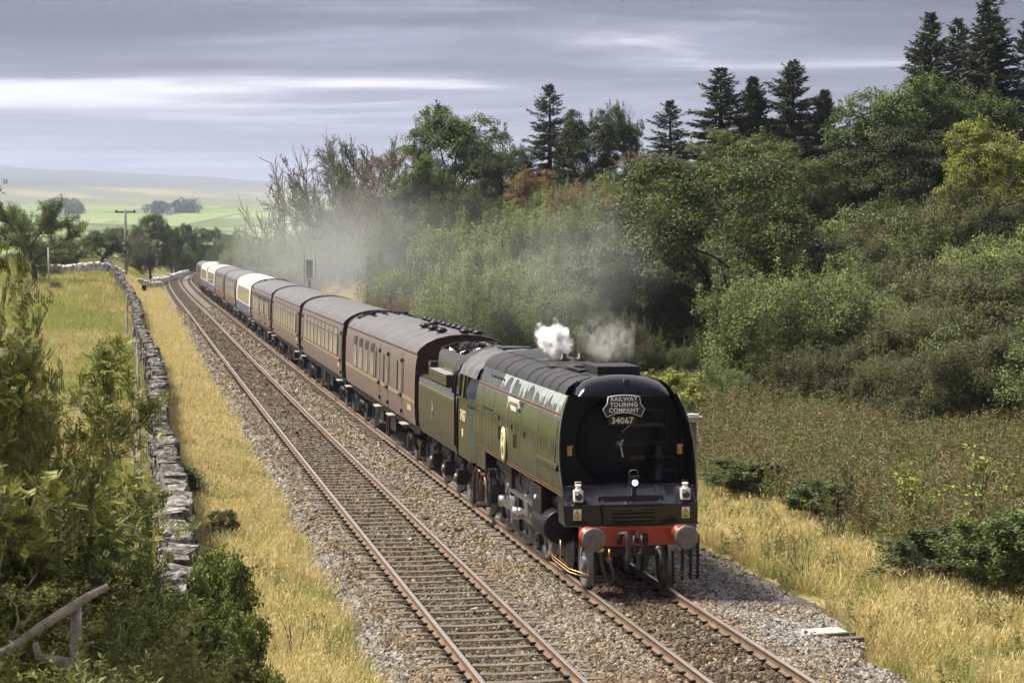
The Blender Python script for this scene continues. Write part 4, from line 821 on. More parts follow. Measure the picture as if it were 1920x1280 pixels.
# ------------------------------------------------------------------ tender
tend = empty('tender', (LX, LY, 0), LA); tag(tend, 'green coal tender coupled behind the steam locomotive', 'tender')
for sx in (-1, 1):
    b = MB(); b.loft([[(sx*x, y, z) for x, z in ((1.28, 1.30), (1.33, 1.5), (1.345, 2.0), (1.34, 2.5), (1.31, 2.74), (1.05, 2.80), (0.98, 2.80))] for y in (13.45, 16.5, 19.95)]); ts = b.build('tank_side', M_TGREEN, tend)
    b = MB(); b.bar((sx*1.352, 13.55, 2.60), (sx*1.352, 19.85, 2.60), 0.008, 0.022); b.build('lining', mat('dull_gold_line', (0.30, 0.19, 0.06), 0.5), ts)
    b = MB(); b.loft([[(sx*x, y, z) for x, z in ((1.0, 2.78), (1.0, 3.2), (0.97, 3.48), (0.88, 3.60))] for y in (14.6, 17.0, 18.6)]); b.build('bunker_side', M_TGREEN, tend)
    b = MB(); b.box((sx*1.12, 16.9, 2.93), (0.30, 3.0, 0.28)); b.build('fire_iron_tunnel', M_TGREEN, tend, bevel=0.02)
    b = MB(); b.box((sx*1.12, 16.9, 3.082), (0.29, 2.96, 0.012)); b.build('tunnel_lid', mat('pale_worn_steel', (0.42, 0.42, 0.42), 0.35, 0.5, 0.2, 5), tend)
    b = MB(); b.box((sx*0.62, 16.7, 0.95), (0.05, 6.2, 0.6)); b.box((sx*1.05, 16.7, 1.24), (0.06, 6.5, 0.16))
    for y0 in (14.4, 16.5, 18.7):
        b.box((sx*1.02, y0, 0.62), (0.26, 0.34, 0.36))
        for q in range(5): b.box((sx*1.04, y0, 1.10-q*0.03), (0.10, 1.05-q*0.16, 0.028))
        for q in (-1, 1): b.bar((sx*1.04, y0+q*0.52, 1.12), (sx*1.04, y0+q*0.40, 0.80), 0.04, 0.04)
    b.build('side_frame', M_FRAME, tend)
    for y0 in (14.4, 16.5, 18.7):
        wheel(tend, sx*0.755, y0, 0.55, 10)
        b = MB(); b.lathe((sx*1.16, y0, 0.60), (sx, 0, 0), [(0.11, 0), (0.11, 0.04), (0.06, 0.06), (0, 0.06)], 12); b.build('axle_box_cover', M_BUF, tend)
    if sx < 0:
        b = MB(); b.lathe((-1.349, 17.3, 2.02), (-1, 0, 0), [(0.10, 0), (0.10, 0.005), (0, 0.006)], 16); b.prism([(17.16, 2.14), (17.44, 2.14), (17.38, 2.2), (17.40, 2.30), (17.30, 2.24), (17.20, 2.30), (17.22, 2.2)], 'x', -1.354, -1.347); b.prism([(17.25, 1.80), (17.35, 1.80), (17.40, 1.9), (17.20, 1.9)], 'x', -1.354, -1.347); b.build('crest', mat('dull_crest', (0.22, 0.16, 0.08), 0.6), ts)
b = MB(); b.box((0, 16.7, 1.32), (2.55, 6.5, 0.08)); b.box((0, 19.93, 2.05), (2.6, 0.05, 1.5)); b.box((0, 13.48, 2.0), (2.6, 0.05, 1.35)); b.box((0, 19.3, 2.79), (2.5, 1.3, 0.04)); b.box((0, 14.0, 2.77), (2.4, 1.0, 0.04)); b.build('tank_end', M_TGREEN, tend)
b = MB(); b.prism([(-1.0, 2.8), (1.0, 2.8), (1.0, 3.2), (0.9, 3.62), (0.5, 3.75), (-0.5, 3.75), (-0.9, 3.62), (-1.0, 3.2)], 'y', 18.55, 18.62); b.build('bunker_back', M_TGREEN, tend)
b = MB(); b.loft([[(x*1.0, y, z-0.04) for x, z in cfull] for y in (13.45, 14.3)]); b.loft([[(x*1.0, 14.3, z-0.04) for x, z in cfull], [(x*0.95, 14.34, z-0.10) for x, z in cfull]]); b.build('tender_hood', M_SOOT, tend)
for sx in (-1, 1):
    b = MB(); b.tube([(sx*1.34, 13.42, 1.5), (sx*1.34, 13.42, 3.0), (sx*1.30, 13.44, 3.25), (sx*1.15, 13.48, 3.45)], 0.035, 8); b.tube([(sx*1.34, 13.80, 2.75), (sx*1.32, 13.80, 3.15), (sx*1.18, 13.6, 3.42)], 0.035, 8); b.build('hood_edge', M_SATIN, tend)
b = MB(); b.lathe((0.0, 19.4, 2.8), (0, 0, 1), [(0.25, 0), (0.25, 0.18), (0.28, 0.20), (0.0, 0.24)], 18); b.box((-0.95, 19.35, 3.0), (0.35, 0.5, 0.42)); b.bar((-1.18, 19.1, 3.15), (-1.18, 18.8, 3.12), 0.03, 0.04); b.build('water_filler', M_TGREEN, tend)
b = MB()           # heap of coal
gx = np.linspace(-0.95, 0.95, 16); gy = np.linspace(14.35, 18.55, 30)
Z = lambda x, y: 3.05 + 0.62*(1-(x/1.02)**2)*(0.55+0.45*smooth01((y-14.2)/1.0)) + 0.22*(fbm(np.array(x*3.1), np.array(y*3.1), 77, 3)-0.5)
b.loft([[(x, y, float(Z(x, y))) for x in gx] for y in gy], smooth=False); b.build('coal_bed', M_COAL, tend)
b = MB()
for k in range(420):
    x, y = rnd.uniform(-0.9, 0.9), rnd.uniform(14.4, 18.5); z = float(Z(x, y)); r_ = rnd.uniform(0.045, 0.11)
    vs = [Vector((sx_*r_*rnd.uniform(.5, 1.1), sy_*r_*rnd.uniform(.5, 1.1), sz_*r_*rnd.uniform(.4, .9))) for sz_ in (-1, 1) for sy_ in (-1, 1) for sx_ in (-1, 1)]
    M_ = Matrix.Rotation(rnd.uniform(0, 6), 3, 'Z') @ Matrix.Rotation(rnd.uniform(0, 6), 3, 'X'); b.add([M_ @ p + Vector((x, y, z+0.02)) for p in vs], [(0,2,3,1),(4,5,7,6),(0,1,5,4),(2,6,7,3),(0,4,6,2),(1,3,7,5)])
tag(b.build('coal_lumps', M_COAL, tend), kind='stuff')

# ------------------------------------------------------------------ coaches
M_MAROON = streaky('coach_maroon', (0.110, 0.058, 0.048), (0.125, 0.072, 0.060), 0.28, (0.19, 0.135, 0.10), 0.55)
M_MAROON2 = streaky('coach_brown_maroon', (0.135, 0.098, 0.084), (0.150, 0.112, 0.096), 0.34, (0.20, 0.16, 0.13), 0.5)
M_CROOF = mat('grey_coach_roof', (0.105, 0.105, 0.110), 0.62, 0, 0.25, 1.6, bump=0.15, bscale=7)
M_CROOFD = mat('dark_roof_joint', (0.085, 0.085, 0.09), 0.65)
M_CROOFL = mat('pale_coach_roof', (0.34, 0.33, 0.33), 0.6, 0, 0.2, 1.5)
M_CROOFW = mat('white_coach_roof', (0.78, 0.77, 0.74), 0.55, 0, 0.06, 1.5)
M_BLUE = streaky('coach_blue', (0.075, 0.085, 0.16), (0.095, 0.105, 0.18), 0.3, (0.2, 0.19, 0.18), 0.4)
M_IVORY = streaky('coach_ivory', (0.62, 0.58, 0.47), (0.66, 0.62, 0.51), 0.35, (0.42, 0.38, 0.30), 0.4)
M_WIN = mat('coach_window_glass', (0.29, 0.295, 0.30), 0.12, 0.10, 0.3, 0.9, spec=0.9)
M_WIND = mat('dark_vent_glass', (0.008, 0.009, 0.011), 0.35, 0, 0.2, 3)
M_WFR = mat('window_surround', (0.085, 0.05, 0.04), 0.5, 0, 0.2, 6)
M_TRIM = mat('gold_waist_line', (0.45, 0.36, 0.17), 0.5, 0, 0.1, 5)
M_BELLOW = mat('gangway_bellows', (0.02, 0.02, 0.02), 0.8)
M_STEPW = mat('worn_step_edge', (0.36, 0.33, 0.28), 0.7)
CSEC = [(1.345, 1.36), (1.375, 1.6), (1.385, 2.0), (1.38, 2.4), (1.36, 2.9), (1.32, 3.2), (1.275, 3.32)]
CARC = [(1.275, 3.32), (1.20, 3.45), (1.02, 3.60), (0.75, 3.72), (0.4, 3.80), (0, 3.83)]
CLEN = 19.0
def cside(z): return float(np.interp(z, [p[1] for p in CSEC], [p[0] for p in CSEC]))
def strip(b, y0, y1, z0, z1, proud, mi=0, n=3):
    """panel lying on the coach's left side"""
    zs = np.linspace(z0, z1, n); b.loft([[(-cside(z)-proud, y, z) for z in zs] for y in (y0, y1)], mi=mi)
    for ya in (y0, y1): b.loft([[(-cside(z)-proud, ya, z) for z in zs], [(-cside(z)+0.01, ya, z) for z in zs]], mi=mi)
bog = MB()
for sx in (-1, 1):
    bog.box((sx*0.98, 0, 0.72), (0.10, 3.0, 0.20)); bog.box((sx*0.98, -1.3, 0.55), (0.16, 0.30, 0.34)); bog.box((sx*0.98, 1.3, 0.55), (0.16, 0.30, 0.34)); bog.box((sx*0.95, 0, 0.52), (0.22, 0.85, 0.10))
    for q in (-0.3, 0.3): bog.tube([(sx*1.02, q, 0.55), (sx*1.02, q, 0.85)], 0.10, 8)
    for q in (-1.0, 1.0): bog.bar((sx*0.98, q*1.6, 0.72), (sx*0.98, q*1.0, 0.48), 0.05, 0.06)
bog.box((0, 0, 0.72), (1.9, 0.5, 0.25)); bog_me = bog.mesh('bogie_frame', M_FRAME)
def simple_wheel():
    b = MB(); b.lathe((0, 0, 0), (1, 0, 0), [(0.0, 0.05), (0.12, 0.08), (0.14, 0.04), (0.36, 0.03), (0.38, 0.065), (0.455, 0.06), (0.457, -0.04), (0.485, -0.05), (0.485, -0.075), (0, -0.07)], 26); return b.mesh('wheel', M_TYRE)
cw_me = simple_wheel()
def make_coach(name, label, body, roofm, win_m, windows, doors=(), lower=None, vents=(), trim=True, slots=(), vent_strip=True, cream_panel=False, steps=(), conduit=False):
    t = empty(name); tag(t, label, 'railway coach', 'passenger coaches of the steam train')
    b = MB()
    for sx in (-1, 1):
        if lower: b.loft([[(sx*x, y, z) for x, z in CSEC[:3]] for y in (0.12, CLEN-0.12)], mi=1); b.loft([[(sx*x, y, z) for x, z in CSEC[2:]] for y in (0.12, CLEN-0.12)])
        else: b.loft([[(sx*x, y, z) for x, z in CSEC] for y in (0.12, CLEN/2, CLEN-0.12)])
    endp = [(x, z) for x, z in CSEC] + [(x, z) for x, z in CARC[1:]] + [(-x, z) for x, z in CARC[::-1][1:]] + [(-x, z) for x, z in CSEC[::-1][1:]]
    for y in (0.12, CLEN-0.12): b.add([(x, y, z) for x, z in endp], [list(range(len(endp)))], mi=2)
    b.build('body', [body, lower or body, mat('dark_coach_end', (0.045, 0.018, 0.017), 0.45, 0, 0.3, 3)], t)
    b = MB(); cf = [(-x, z) for x, z in CARC] + [(x, z) for x, z in CARC[::-1][1:]]
    b.loft([[(x*1.012, y, z+0.012) for x, z in cf] for y in (0.10, 4, 8, 12, 16, CLEN-0.10)]); rf = b.build('roof', roofm, t)
    b = MB()
    for y in np.arange(1.6, CLEN-1, 1.75): b.loft([[(x*1.015, yy, z+0.018) for x, z in cf] for yy in (y-0.012, y+0.012)])
    tag(b.build('roof_joint', M_CROOFD if roofm is M_CROOF else roofm, rf), kind='stuff')
    b = MB(); b.bar((-1.295, 0.1, 3.325), (-1.295, CLEN-0.1, 3.325), 0.03, 0.035); b.bar((1.295, 0.1, 3.325), (1.295, CLEN-0.1, 3.325), 0.03, 0.035)
    for y in (0.1, CLEN-0.1): b.tube([(x*1.02, y, z+0.02) for x, z in cf], 0.025, 5)
    b.build('gutter', M_WFR if not lower else body, rf)
    for (y, x) in vents:
        zz = float(np.interp(abs(x), [p[0] for p in CARC[::-1]], [p[1] for p in CARC[::-1]]))
        b = MB(); b.lathe((x, y, zz-0.02), (0, 0, 1), [(0.15, 0), (0.15, 0.03), (0.09, 0.05), (0.17, 0.09), (0.17, 0.13), (0.10, 0.19), (0, 0.20)], 12); b.build('roof_ventilator', M_SATIN, rf)
    if conduit:
        b = MB()
        for y0 in (CLEN-0.5, CLEN-1.1): b.tube([(x*1.02, y0-abs(x)*0.3, z+0.06) for x, z in cf[2:-2]], 0.03, 5)
        for x0 in (-0.6, -0.2, 0.2, 0.55): b.bar((x0, CLEN-3.0, 3.85-0.1*x0*x0*2), (x0, CLEN-0.6, 3.85-0.1*x0*x0*2), 0.06, 0.06); b.box((x0, CLEN-2.2, 3.84), (0.14, 0.14, 0.14))
        b.build('roof_conduit', M_SATIN, rf)
    for (ya, yb) in windows:
        w = empty('window', (0, 0, 0), 0, t)
        b = MB(); strip(b, ya-0.05, yb+0.05, 2.05, 3.14, 0.010); b.build('frame', M_WFR if not lower else body, w)
        b = MB(); strip(b, ya, yb, 2.10, 2.83 if vent_strip else 3.09, 0.016); b.build('pane', win_m, w)
        if vent_strip: b = MB(); strip(b, ya, yb, 2.86, 3.09, 0.016); b.build('sliding_vent', M_WIND if vent_strip == 2 else win_m, w)
    for ya in doors:
        d = empty('door', (0, 0, 0), 0, t)
        b = MB(); strip(b, ya, ya+0.66, 1.42, 3.22, 0.012, n=6); b.build('leaf', body, d)
        b = MB(); strip(b, ya+0.16, ya+0.50, 2.12, 3.08, 0.020); b.build('pane', win_m, d)
        b = MB()
        for z in (1.55, 2.0, 3.0): b.box((-cside(z)-0.03, ya+0.03, z), (0.06, 0.10, 0.11))
        b.build('hinge', M_SATIN, d)
        b = MB(); b.box((-cside(1.95)-0.04, ya+0.6, 1.97), (0.05, 0.10, 0.05)); b.build('handle', M_BRASS, d)
        b = MB(); b.bar((-cside(2.5)-0.05, ya+0.74, 2.1), (-cside(2.9)-0.05, ya+0.74, 2.95), 0.03, 0.03); b.build('grab_rail', M_SATIN, d)
    for ya in slots:
        b = MB(); strip(b, ya, ya+0.16, 2.1, 3.05, 0.012); b.build('narrow_window', M_WIND, t)
    if trim:
        b = MB()
        for z in (1.98, 2.03): b.loft([[(-cside(z)-0.006, y, z-0.012), (-cside(z)-0.006, y, z+0.012)] for y in (0.15, CLEN-0.15)])
        b.build('waist_line', M_TRIM, t)
    b = MB(); strip(b, 0.9, 1.7, 1.70, 1.86, 0.006); b.build('number_panel', M_TRIM if not lower else M_IVORY, t)
    b = MB()
    for sx in (-1, 1): b.box((sx*1.18, CLEN/2, 1.22), (0.07, CLEN-0.3, 0.24)); b.bar((sx*0.9, 5.2, 0.85), (sx*0.9, 13.8, 0.85), 0.06, 0.06); b.bar((sx*1.0, 5.2, 0.85), (sx*1.1, 4.2, 1.15), 0.05, 0.05); b.bar((sx*1.0, 13.8, 0.85), (sx*1.1, 14.8, 1.15), 0.05, 0.05)
    b.box((0, CLEN/2, 1.25), (2.2, CLEN-0.4, 0.15)); b.box((-0.8, 7.4, 0.85), (0.55, 1.3, 0.55)); b.box((-0.85, 10.2, 0.88), (0.5, 1.0, 0.5)); b.tube([(-0.6, 11.3, 0.85), (-0.6, 12.6, 0.85)], 0.24, 12); b.box((0.8, 9, 0.85), (0.5, 2.0, 0.5)); b.box((-1.05, 8.6, 0.72), (0.08, 0.22, 0.85)); b.box((-1.05, 9.05, 0.72), (0.08, 0.18, 0.85))
    b.build('underframe', M_FRAME, t)
    for y in steps or (1.2, CLEN-1.2):
        b = MB(); b.box((-1.34, y, 1.20), (0.22, 0.9, 0.035)); b.build('footboard', M_STEPW, t)
    for y in (0.06, CLEN-0.06):
        b = MB(); b.box((0, y, 2.35), (1.15, 0.34, 2.25)); b.build('gangway', M_BELLOW, t, bevel=0.05)
        for sx in (-1, 1):
            b = MB(); b.lathe((sx*0.87, y, 1.06), (0, -1 if y < 1 else 1, 0), [(0.10, -0.1), (0.10, 0.2), (0.2, 0.22), (0.2, 0.25), (0, 0.27)], 14); b.build('buffer', M_SATIN, t)
    for y in (2.75, CLEN-2.75):
        bg_ = empty('bogie', (0, y, 0), 0, t); link('bogie_frame', bog_me, bg_)
        for sx in (-1, 1):
            for q in (-1.3, 1.3):
                o = link('wheel', cw_me, bg_); o.location = (sx*0.755, q, 0.457); o.rotation_euler = (0, 0, 0 if sx > 0 else math.pi)
    return t
def place_coach(t, s_front):
    xa, ya, _ = tr(s_front, SPACING); xb, yb, _ = tr(s_front+CLEN, SPACING)
    t.location = (float(xa), float(ya), 0); t.rotation_euler = (0, 0, math.atan2(float(ya-yb), float(xa-xb)) + math.pi/2 if False else -math.atan2(float(xb-xa), float(yb-ya)))
SB = 8.09
# brake coach behind the tender: guard's doors at the front, four tall compartment windows behind
w1 = [(16.1-1.72*k-0.95, 16.1-1.72*k) for k in range(4)][::-1]
vent1 = [(y, 0.62) for y in np.arange(1.5, 13.0, 1.05)] + [(y, -0.35) for y in (2.0, 3.7, 5.4)] + [(0.9, 0.15), (6.6, 0.1)]
c1 = make_coach('railway_coach', 'brown maroon brake coach behind the tender, dark roof domes and guard doors', M_MAROON2, M_CROOF, M_WIN, w1, doors=(2.9, 6.2, 8.3), slots=(2.55, 5.85, 9.3), vents=vent1, vent_strip=2, steps=(2.6, 5.8, 9.2, 18.2), conduit=True)
place_coach(c1, SB+20.45)
b = MB(); b.box((-0.86, 0.105, 2.85), (0.26, 0.01, 0.30)); st = b.build('warning_plate', M_WHITE, c1)
b = MB(); b.box((-0.86, 0.098, 2.85), (0.20, 0.006, 0.24)); b.build('yellow_print', M_YELLOW, st)
b = MB(); b.prism([(-0.93, 2.76), (-0.79, 2.76), (-0.86, 2.92)], 'y', 0.092, 0.0955); b.build('black_print', M_LINEBLK, st)
open9 = [(1.9+k*1.72, 1.9+k*1.72+1.28) for k in range(9)]
comp8 = [(1.7+k*1.55, 1.7+k*1.55+1.15) for k in range(10)]
PITCH = 20.3
rest = [
 ('maroon open coach with a row of pale tall windows, second in the train', M_MAROON2, M_CROOF, open9, (0.35, 17.9), None, 1),
 ('maroon open coach with a gold waist line, third behind the locomotive', M_MAROON2, M_CROOF, open9, (0.35, 17.9), None, 1),
 ('maroon compartment coach just ahead of the white roofed coach', M_MAROON2, M_CROOF, comp8, (0.5, 4.6, 9.2, 17.6), None, 2),
 ('blue and ivory coach with a bright white roof', M_IVORY, M_CROOFW, open9, (), M_BLUE, 0),
 ('maroon coach just behind the white roofed blue and ivory coach', M_MAROON, M_CROOF, open9, (0.35,), None, 0),
 ('maroon coach with dark roof between another maroon coach and the rear ivory coaches', M_MAROON, M_CROOF, comp8, (0.35,), None, 0),
 ('first of the two blue and ivory coaches near the end of the train', M_IVORY, M_CROOFL, open9, (), M_BLUE, 0),
 ('last coach, blue and ivory, coupled to the diesel at the tail', M_IVORY, M_CROOFL, open9, (), M_BLUE, 0)]
for k, (lab, bm1, rm, wn, drs, low, vs_) in enumerate(rest):
    c = make_coach('railway_coach', lab, bm1, rm, M_WIN if not low else mat('darker_coach_glass', (0.14, 0.14, 0.14), 0.08, 0.3, 0.2, 1, spec=0.9), wn, doors=drs, lower=low, trim=not low, vent_strip=vs_, conduit=(k == 2))  # blue and ivory coaches take a darker grey glass
    place_coach(c, SB+20.45+PITCH*(k+1))
# ------------------------------------------------------------------ diesel at the tail
dl = empty('diesel_locomotive'); tag(dl, 'dark maroon diesel locomotive on the tail of the train', 'locomotive')
b = MB(); M_DM = streaky('diesel_maroon', (0.085, 0.035, 0.035), (0.10, 0.045, 0.04), 0.3)
for sx in (-1, 1): b.loft([[(sx*x, y, z) for x, z in ((1.33, 1.25), (1.35, 2.0), (1.33, 2.9), (1.22, 3.35))] for y in (0.5, 18.9)]); b.loft([[(sx*1.15, 0.0, 1.25), (sx*1.15, 0.05, 2.2), (sx*1.0, 0.45, 3.3)], [(sx*1.33, 0.5, 1.25), (sx*1.35, 0.5, 2.2), (sx*1.24, 0.6, 3.3)]])
b.add([(-1.15, 0, 1.25), (1.15, 0, 1.25), (1.15, 0.05, 2.2), (-1.15, 0.05, 2.2), (1.0, 0.45, 3.3), (-1.0, 0.45, 3.3)], [(0, 1, 2, 3), (3, 2, 4, 5)]); b.box((0, 18.9, 2.3), (2.66, 0.04, 2.1)); b.build('body', M_DM, dl)
b = MB(); dr = [(-1.22, 3.35), (-1.0, 3.58), (-0.5, 3.74), (0, 3.78), (0.5, 3.74), (1.0, 3.58), (1.22, 3.35)]
b.loft([[(x*0.9, 0.45, z-0.12) for x, z in dr]] + [[(x, y, z) for x, z in dr] for y in (0.9, 8, 18.9)]); drf = b.build('roof', M_CROOF, dl)
for y0 in (6.5, 11.5):
    b = MB(); b.lathe((0, y0, 3.76), (0, 0, 1), [(0.6, 0), (0.6, 0.06), (0.5, 0.08), (0, 0.08)], 18); b.build('roof_fan', M_SATIN, drf)
for ya, yb, zc in ((0.7, 1.3, 2.85), (2.4, 3.2, 2.9), (6.0, 7.4, 2.8), (9.0, 10.4, 2.8), (17.5, 18.1, 2.85)):
    b = MB(); b.loft([[(-1.365, y, zc-0.3), (-1.33, y, zc+0.3)] for y in (ya, yb)]); b.build('window', M_WIND, dl)
for sx in (-1, 1): b = MB(); b.loft([[(sx*0.1, 0.055, 2.35), (sx*0.95, 0.075, 2.35)], [(sx*0.1, 0.36, 3.1), (sx*0.85, 0.38, 3.1)]]); b.build('windscreen', M_WIND, dl)
b = MB(); b.box((0, 9.5, 1.15), (2.4, 18.2, 0.3)); b.box((0, 9.5, 0.8), (2.3, 4.5, 0.6)); b.build('underframe', M_FRAME, dl)
for y in (3.6, 15.3):
    bg_ = empty('bogie', (0, y, 0), 0, dl); link('bogie_frame', bog_me, bg_)
    for sx in (-1, 1):
        for q in (-1.8, 0, 1.8):
            o = link('wheel', cw_me, bg_); o.location = (sx*0.755, q, 0.457); o.rotation_euler = (0, 0, 0 if sx > 0 else math.pi)
for sx in (-1, 1):
    b = MB(); b.lathe((sx*0.87, 0, 1.06), (0, -1, 0), [(0.10, -0.2), (0.10, 0.2), (0.2, 0.22), (0.2, 0.25), (0, 0.27)], 14); b.build('buffer', M_SATIN, dl)
place_coach(dl, SB+20.45+PITCH*9)
# ------------------------------------------------------------------ dry stone walls
def rock_mat(name, ca, cb, cc, scale=6.0):
    """limestone: grey with pale lichen and a little moss"""
    m = bpy.data.materials.new(name); MATS[name] = m; m.use_nodes = True; t = m.node_tree; b = t.nodes['Principled BSDF']; lk = t.links.new; nd = t.nodes.new
    b.inputs['Roughness'].default_value = 0.95; b.inputs['Specular IOR Level'].default_value = 0.15
    g = nd('ShaderNodeNewGeometry'); n = nd('ShaderNodeTexNoise'); n.inputs['Scale'].default_value = scale; n.inputs['Detail'].default_value = 6; lk(g.outputs['Position'], n.inputs['Vector'])
    r = nd('ShaderNodeValToRGB'); lk(n.outputs[0], r.inputs[0]); r.color_ramp.elements[0].position = 0.32; r.color_ramp.elements[0].color = (*ca, 1); r.color_ramp.elements[1].position = 0.72; r.color_ramp.elements[1].color = (*cc, 1)
    e_ = r.color_ramp.elements.new(0.5); e_.color = (*cb, 1)
    oi = nd('ShaderNodeObjectInfo'); hs = nd('ShaderNodeHueSaturation'); lk(r.outputs[0], hs.inputs['Color']); mr = nd('ShaderNodeMapRange'); lk(oi.outputs['Random'], mr.inputs[0]); mr.inputs[3].default_value = 0.7; mr.inputs[4].default_value = 1.3
    lk(mr.outputs[0], hs.inputs['Value']); lk(hs.outputs[0], b.inputs['Base Color'])
    n2 = nd('ShaderNodeTexNoise'); n2.inputs['Scale'].default_value = 25; n2.inputs['Detail'].default_value = 5; lk(g.outputs['Position'], n2.inputs['Vector'])
    bp = nd('ShaderNodeBump'); bp.inputs['Strength'].default_value = 0.7; bp.inputs['Distance'].default_value = 0.03; lk(n2.outputs[0], bp.inputs['Height']); lk(bp.outputs[0], b.inputs['Normal'])
    return m
M_ROCK = rock_mat('lichened_limestone', (0.045, 0.042, 0.038), (0.16, 0.152, 0.138), (0.46, 0.45, 0.42))
M_ROCKP = rock_mat('pale_limestone', (0.25, 0.24, 0.22), (0.50, 0.49, 0.46), (0.74, 0.73, 0.70), 2.0)
M_CORE = mat('wall_core', (0.05, 0.046, 0.04), 0.95, 0, 0.4, 8)
def rough_block(seed, m):
    """irregular block: a box with its edges knocked off"""
    q = np.random.default_rng(seed); base = np.array([(x, y, z) for z in (-.5, .5) for y in (-.5, .5) for x in (-.5, .5)], float)
    b = bmesh.new(); bmesh.ops.create_cube(b, size=1.0)
    bmesh.ops.bevel(b, geom=list(b.edges), offset=0.09, segments=1, affect='EDGES')
    for v in b.verts: v.co = Vector([c*(1+q.uniform(-.16, .16)) + q.uniform(-.04, .04) for c in v.co])
    bmesh.ops.triangulate(b, faces=b.faces)
    me = bpy.data.meshes.new('stone'); b.to_mesh(me); b.free(); me.materials.append(m); return me
blocks = [rough_block(900+i, M_ROCK) for i in range(8)]
blk_v = []; blk_f = []
for me_ in blocks:
    v_ = np.empty(len(me_.vertices)*3); me_.vertices.foreach_get('co', v_); blk_v.append(v_.reshape(-1, 3)); blk_f.append(np.array([list(p.vertices) for p in me_.polygons]))
def eulmat(rx, ry, rz):
    return np.array(Matrix.Rotation(rz, 3, 'Z') @ Matrix.Rotation(ry, 3, 'Y') @ Matrix.Rotation(rx, 3, 'X'))
def build_wall(name, pts, height, width, label, singles=0, ymin=-1e9, m=None, stone=0.34, zoff=0.0, group=None, moss=False):
    """pts: plan line. Both faces in rough courses, a row of upright cope stones on top, a dark core inside"""
    m = m or M_ROCK
    t = empty(name, (pts[0][0], pts[0][1], ground_at(*pts[0]))); org = np.array(t.location)
    tag(t, label, 'stone wall', group)
    P = np.array(pts, float); seg = np.hypot(*np.diff(P, axis=0).T); cum = np.concatenate([[0], np.cumsum(seg)])
    def pos(d):
        x, y = np.interp(d, cum, P[:, 0]), np.interp(d, cum, P[:, 1]); d2 = min(d+0.3, cum[-1]); d1 = d2-0.3
        a = math.atan2(np.interp(d2, cum, P[:, 1])-np.interp(d1, cum, P[:, 1]), np.interp(d2, cum, P[:, 0])-np.interp(d1, cum, P[:, 0]))
        j = 0.16*(vnoise(np.array([d*0.25]), np.array([3.3]), 5)[0]-0.5)*2 if moss else 0
        return x - j*math.sin(a), y + j*math.cos(a), a
    items = []; ncourse = max(3, int(height/0.21)); hc = height/ncourse
    for side in (-1, 1):
        for k in range(ncourse):
            d = rnd.uniform(0, 0.3)
            while d < cum[-1]:
                ln = stone*rnd.uniform(0.65, 1.45); dm = d+ln/2
                x, y, a = pos(dm); lean = width/2*(1-0.30*k/ncourse); hh = hc*rnd.uniform(0.85, 1.2)
                z = ground_at(x, y) + hc*(k+0.5) + rnd.uniform(-.03, .03)-0.05
                ox, oy = -math.sin(a)*lean*side, math.cos(a)*lean*side
                items.append((x+ox, y+oy, z, ln*1.02, 0.26*rnd.uniform(.8, 1.3), hh*1.08, rnd.uniform(-.10, .10), rnd.uniform(-.09, .09), a+rnd.uniform(-.14, .14), rnd.randrange(8)))
                d += ln
    d = 0.0
    while d < cum[-1]:
        th = rnd.uniform(0.13, 0.32)*(1 if not moss else 1.0)*stone/0.34; x, y, a = pos(d+th/2); hz_ = rnd.uniform(0.20, 0.46)*min(1.1, height); z = ground_at(x, y)+height+hz_*0.34
        items.append((x+rnd.uniform(-.05, .05), y, z, th*0.96, width*rnd.uniform(0.65, 1.25), hz_, rnd.uniform(-.2, .2), rnd.uniform(-.45, .25), a+rnd.uniform(-.28, .28), rnd.randrange(8)))
        d += th
    items.sort(key=lambda q: q[1] + (1000 if q[1] < ymin else 0))
    for it in items[:singles]:
        o = link('stone', blocks[it[9]], t); o.location = (it[0]-org[0], it[1]-org[1], it[2]-org[2]); o.scale = it[3:6]; o.rotation_euler = (it[6], it[7], it[8])
    V, F_, n0 = [], [], 0
    for it in items[singles:]:
        v = (blk_v[it[9]]*np.array(it[3:6])) @ eulmat(it[6], it[7], it[8]).T + np.array(it[:3])-org
        V.append(v); F_.append(blk_f[it[9]]+n0); n0 += len(v)
    if V: tag(link('walling', np_mesh('walling', np.concatenate(V), np.concatenate(F_), m), t), kind='stuff')
    b = MB(); secs = []
    for d in np.linspace(0, cum[-1], max(3, int(cum[-1]/1.5))):
        x, y, a = pos(d); z = ground_at(x, y); n_ = (-math.sin(a), math.cos(a))
        secs.append([(x+n_[0]*w*width-org[0], y+n_[1]*w*width-org[1], z+q-org[2]) for w, q in ((-.48, -0.1), (-.34, height), (.34, height), (.48, -0.1))])
    b.loft(secs, smooth=False); b.build('core', M_CORE, t)
    return t
wl = [(-4.75, 29.6), (-5.24, 32.6), (-6.34, 39.7), (-6.86, 43.6), (-7.82, 48.4), (-8.89, 54.4), (-10.3, 62.1), (-12.45, 74.8), (-14.75, 88.5), (-16.75, 99.5), (-19.3, 113.0), (-22.4, 128), (-25.0, 142.6), (-29.6, 168), (-35.0, 195), (-41.3, 222), (-46.0, 243), (-49.5, 258)]
main_wall = build_wall('stone_wall', wl, 1.12, 0.46, 'long grey dry stone wall running beside the railway', 300, 37.5, moss=True, stone=0.42)
def wall_px(name, px, h, label, m=M_ROCKP, stone=0.5):
    pts = [(at(u, v, d).x, d) for u, v, d in px]; return build_wall(name, pts, h, 0.6, label, 0, m=m, stone=stone, group='pale walls at the far end of the field')
wall_px('stone_wall', [(60, 500, 222), (130, 497, 226), (190, 494, 232), (228, 492, 240)], 1.0, 'pale limestone wall across the far edge of the left field')
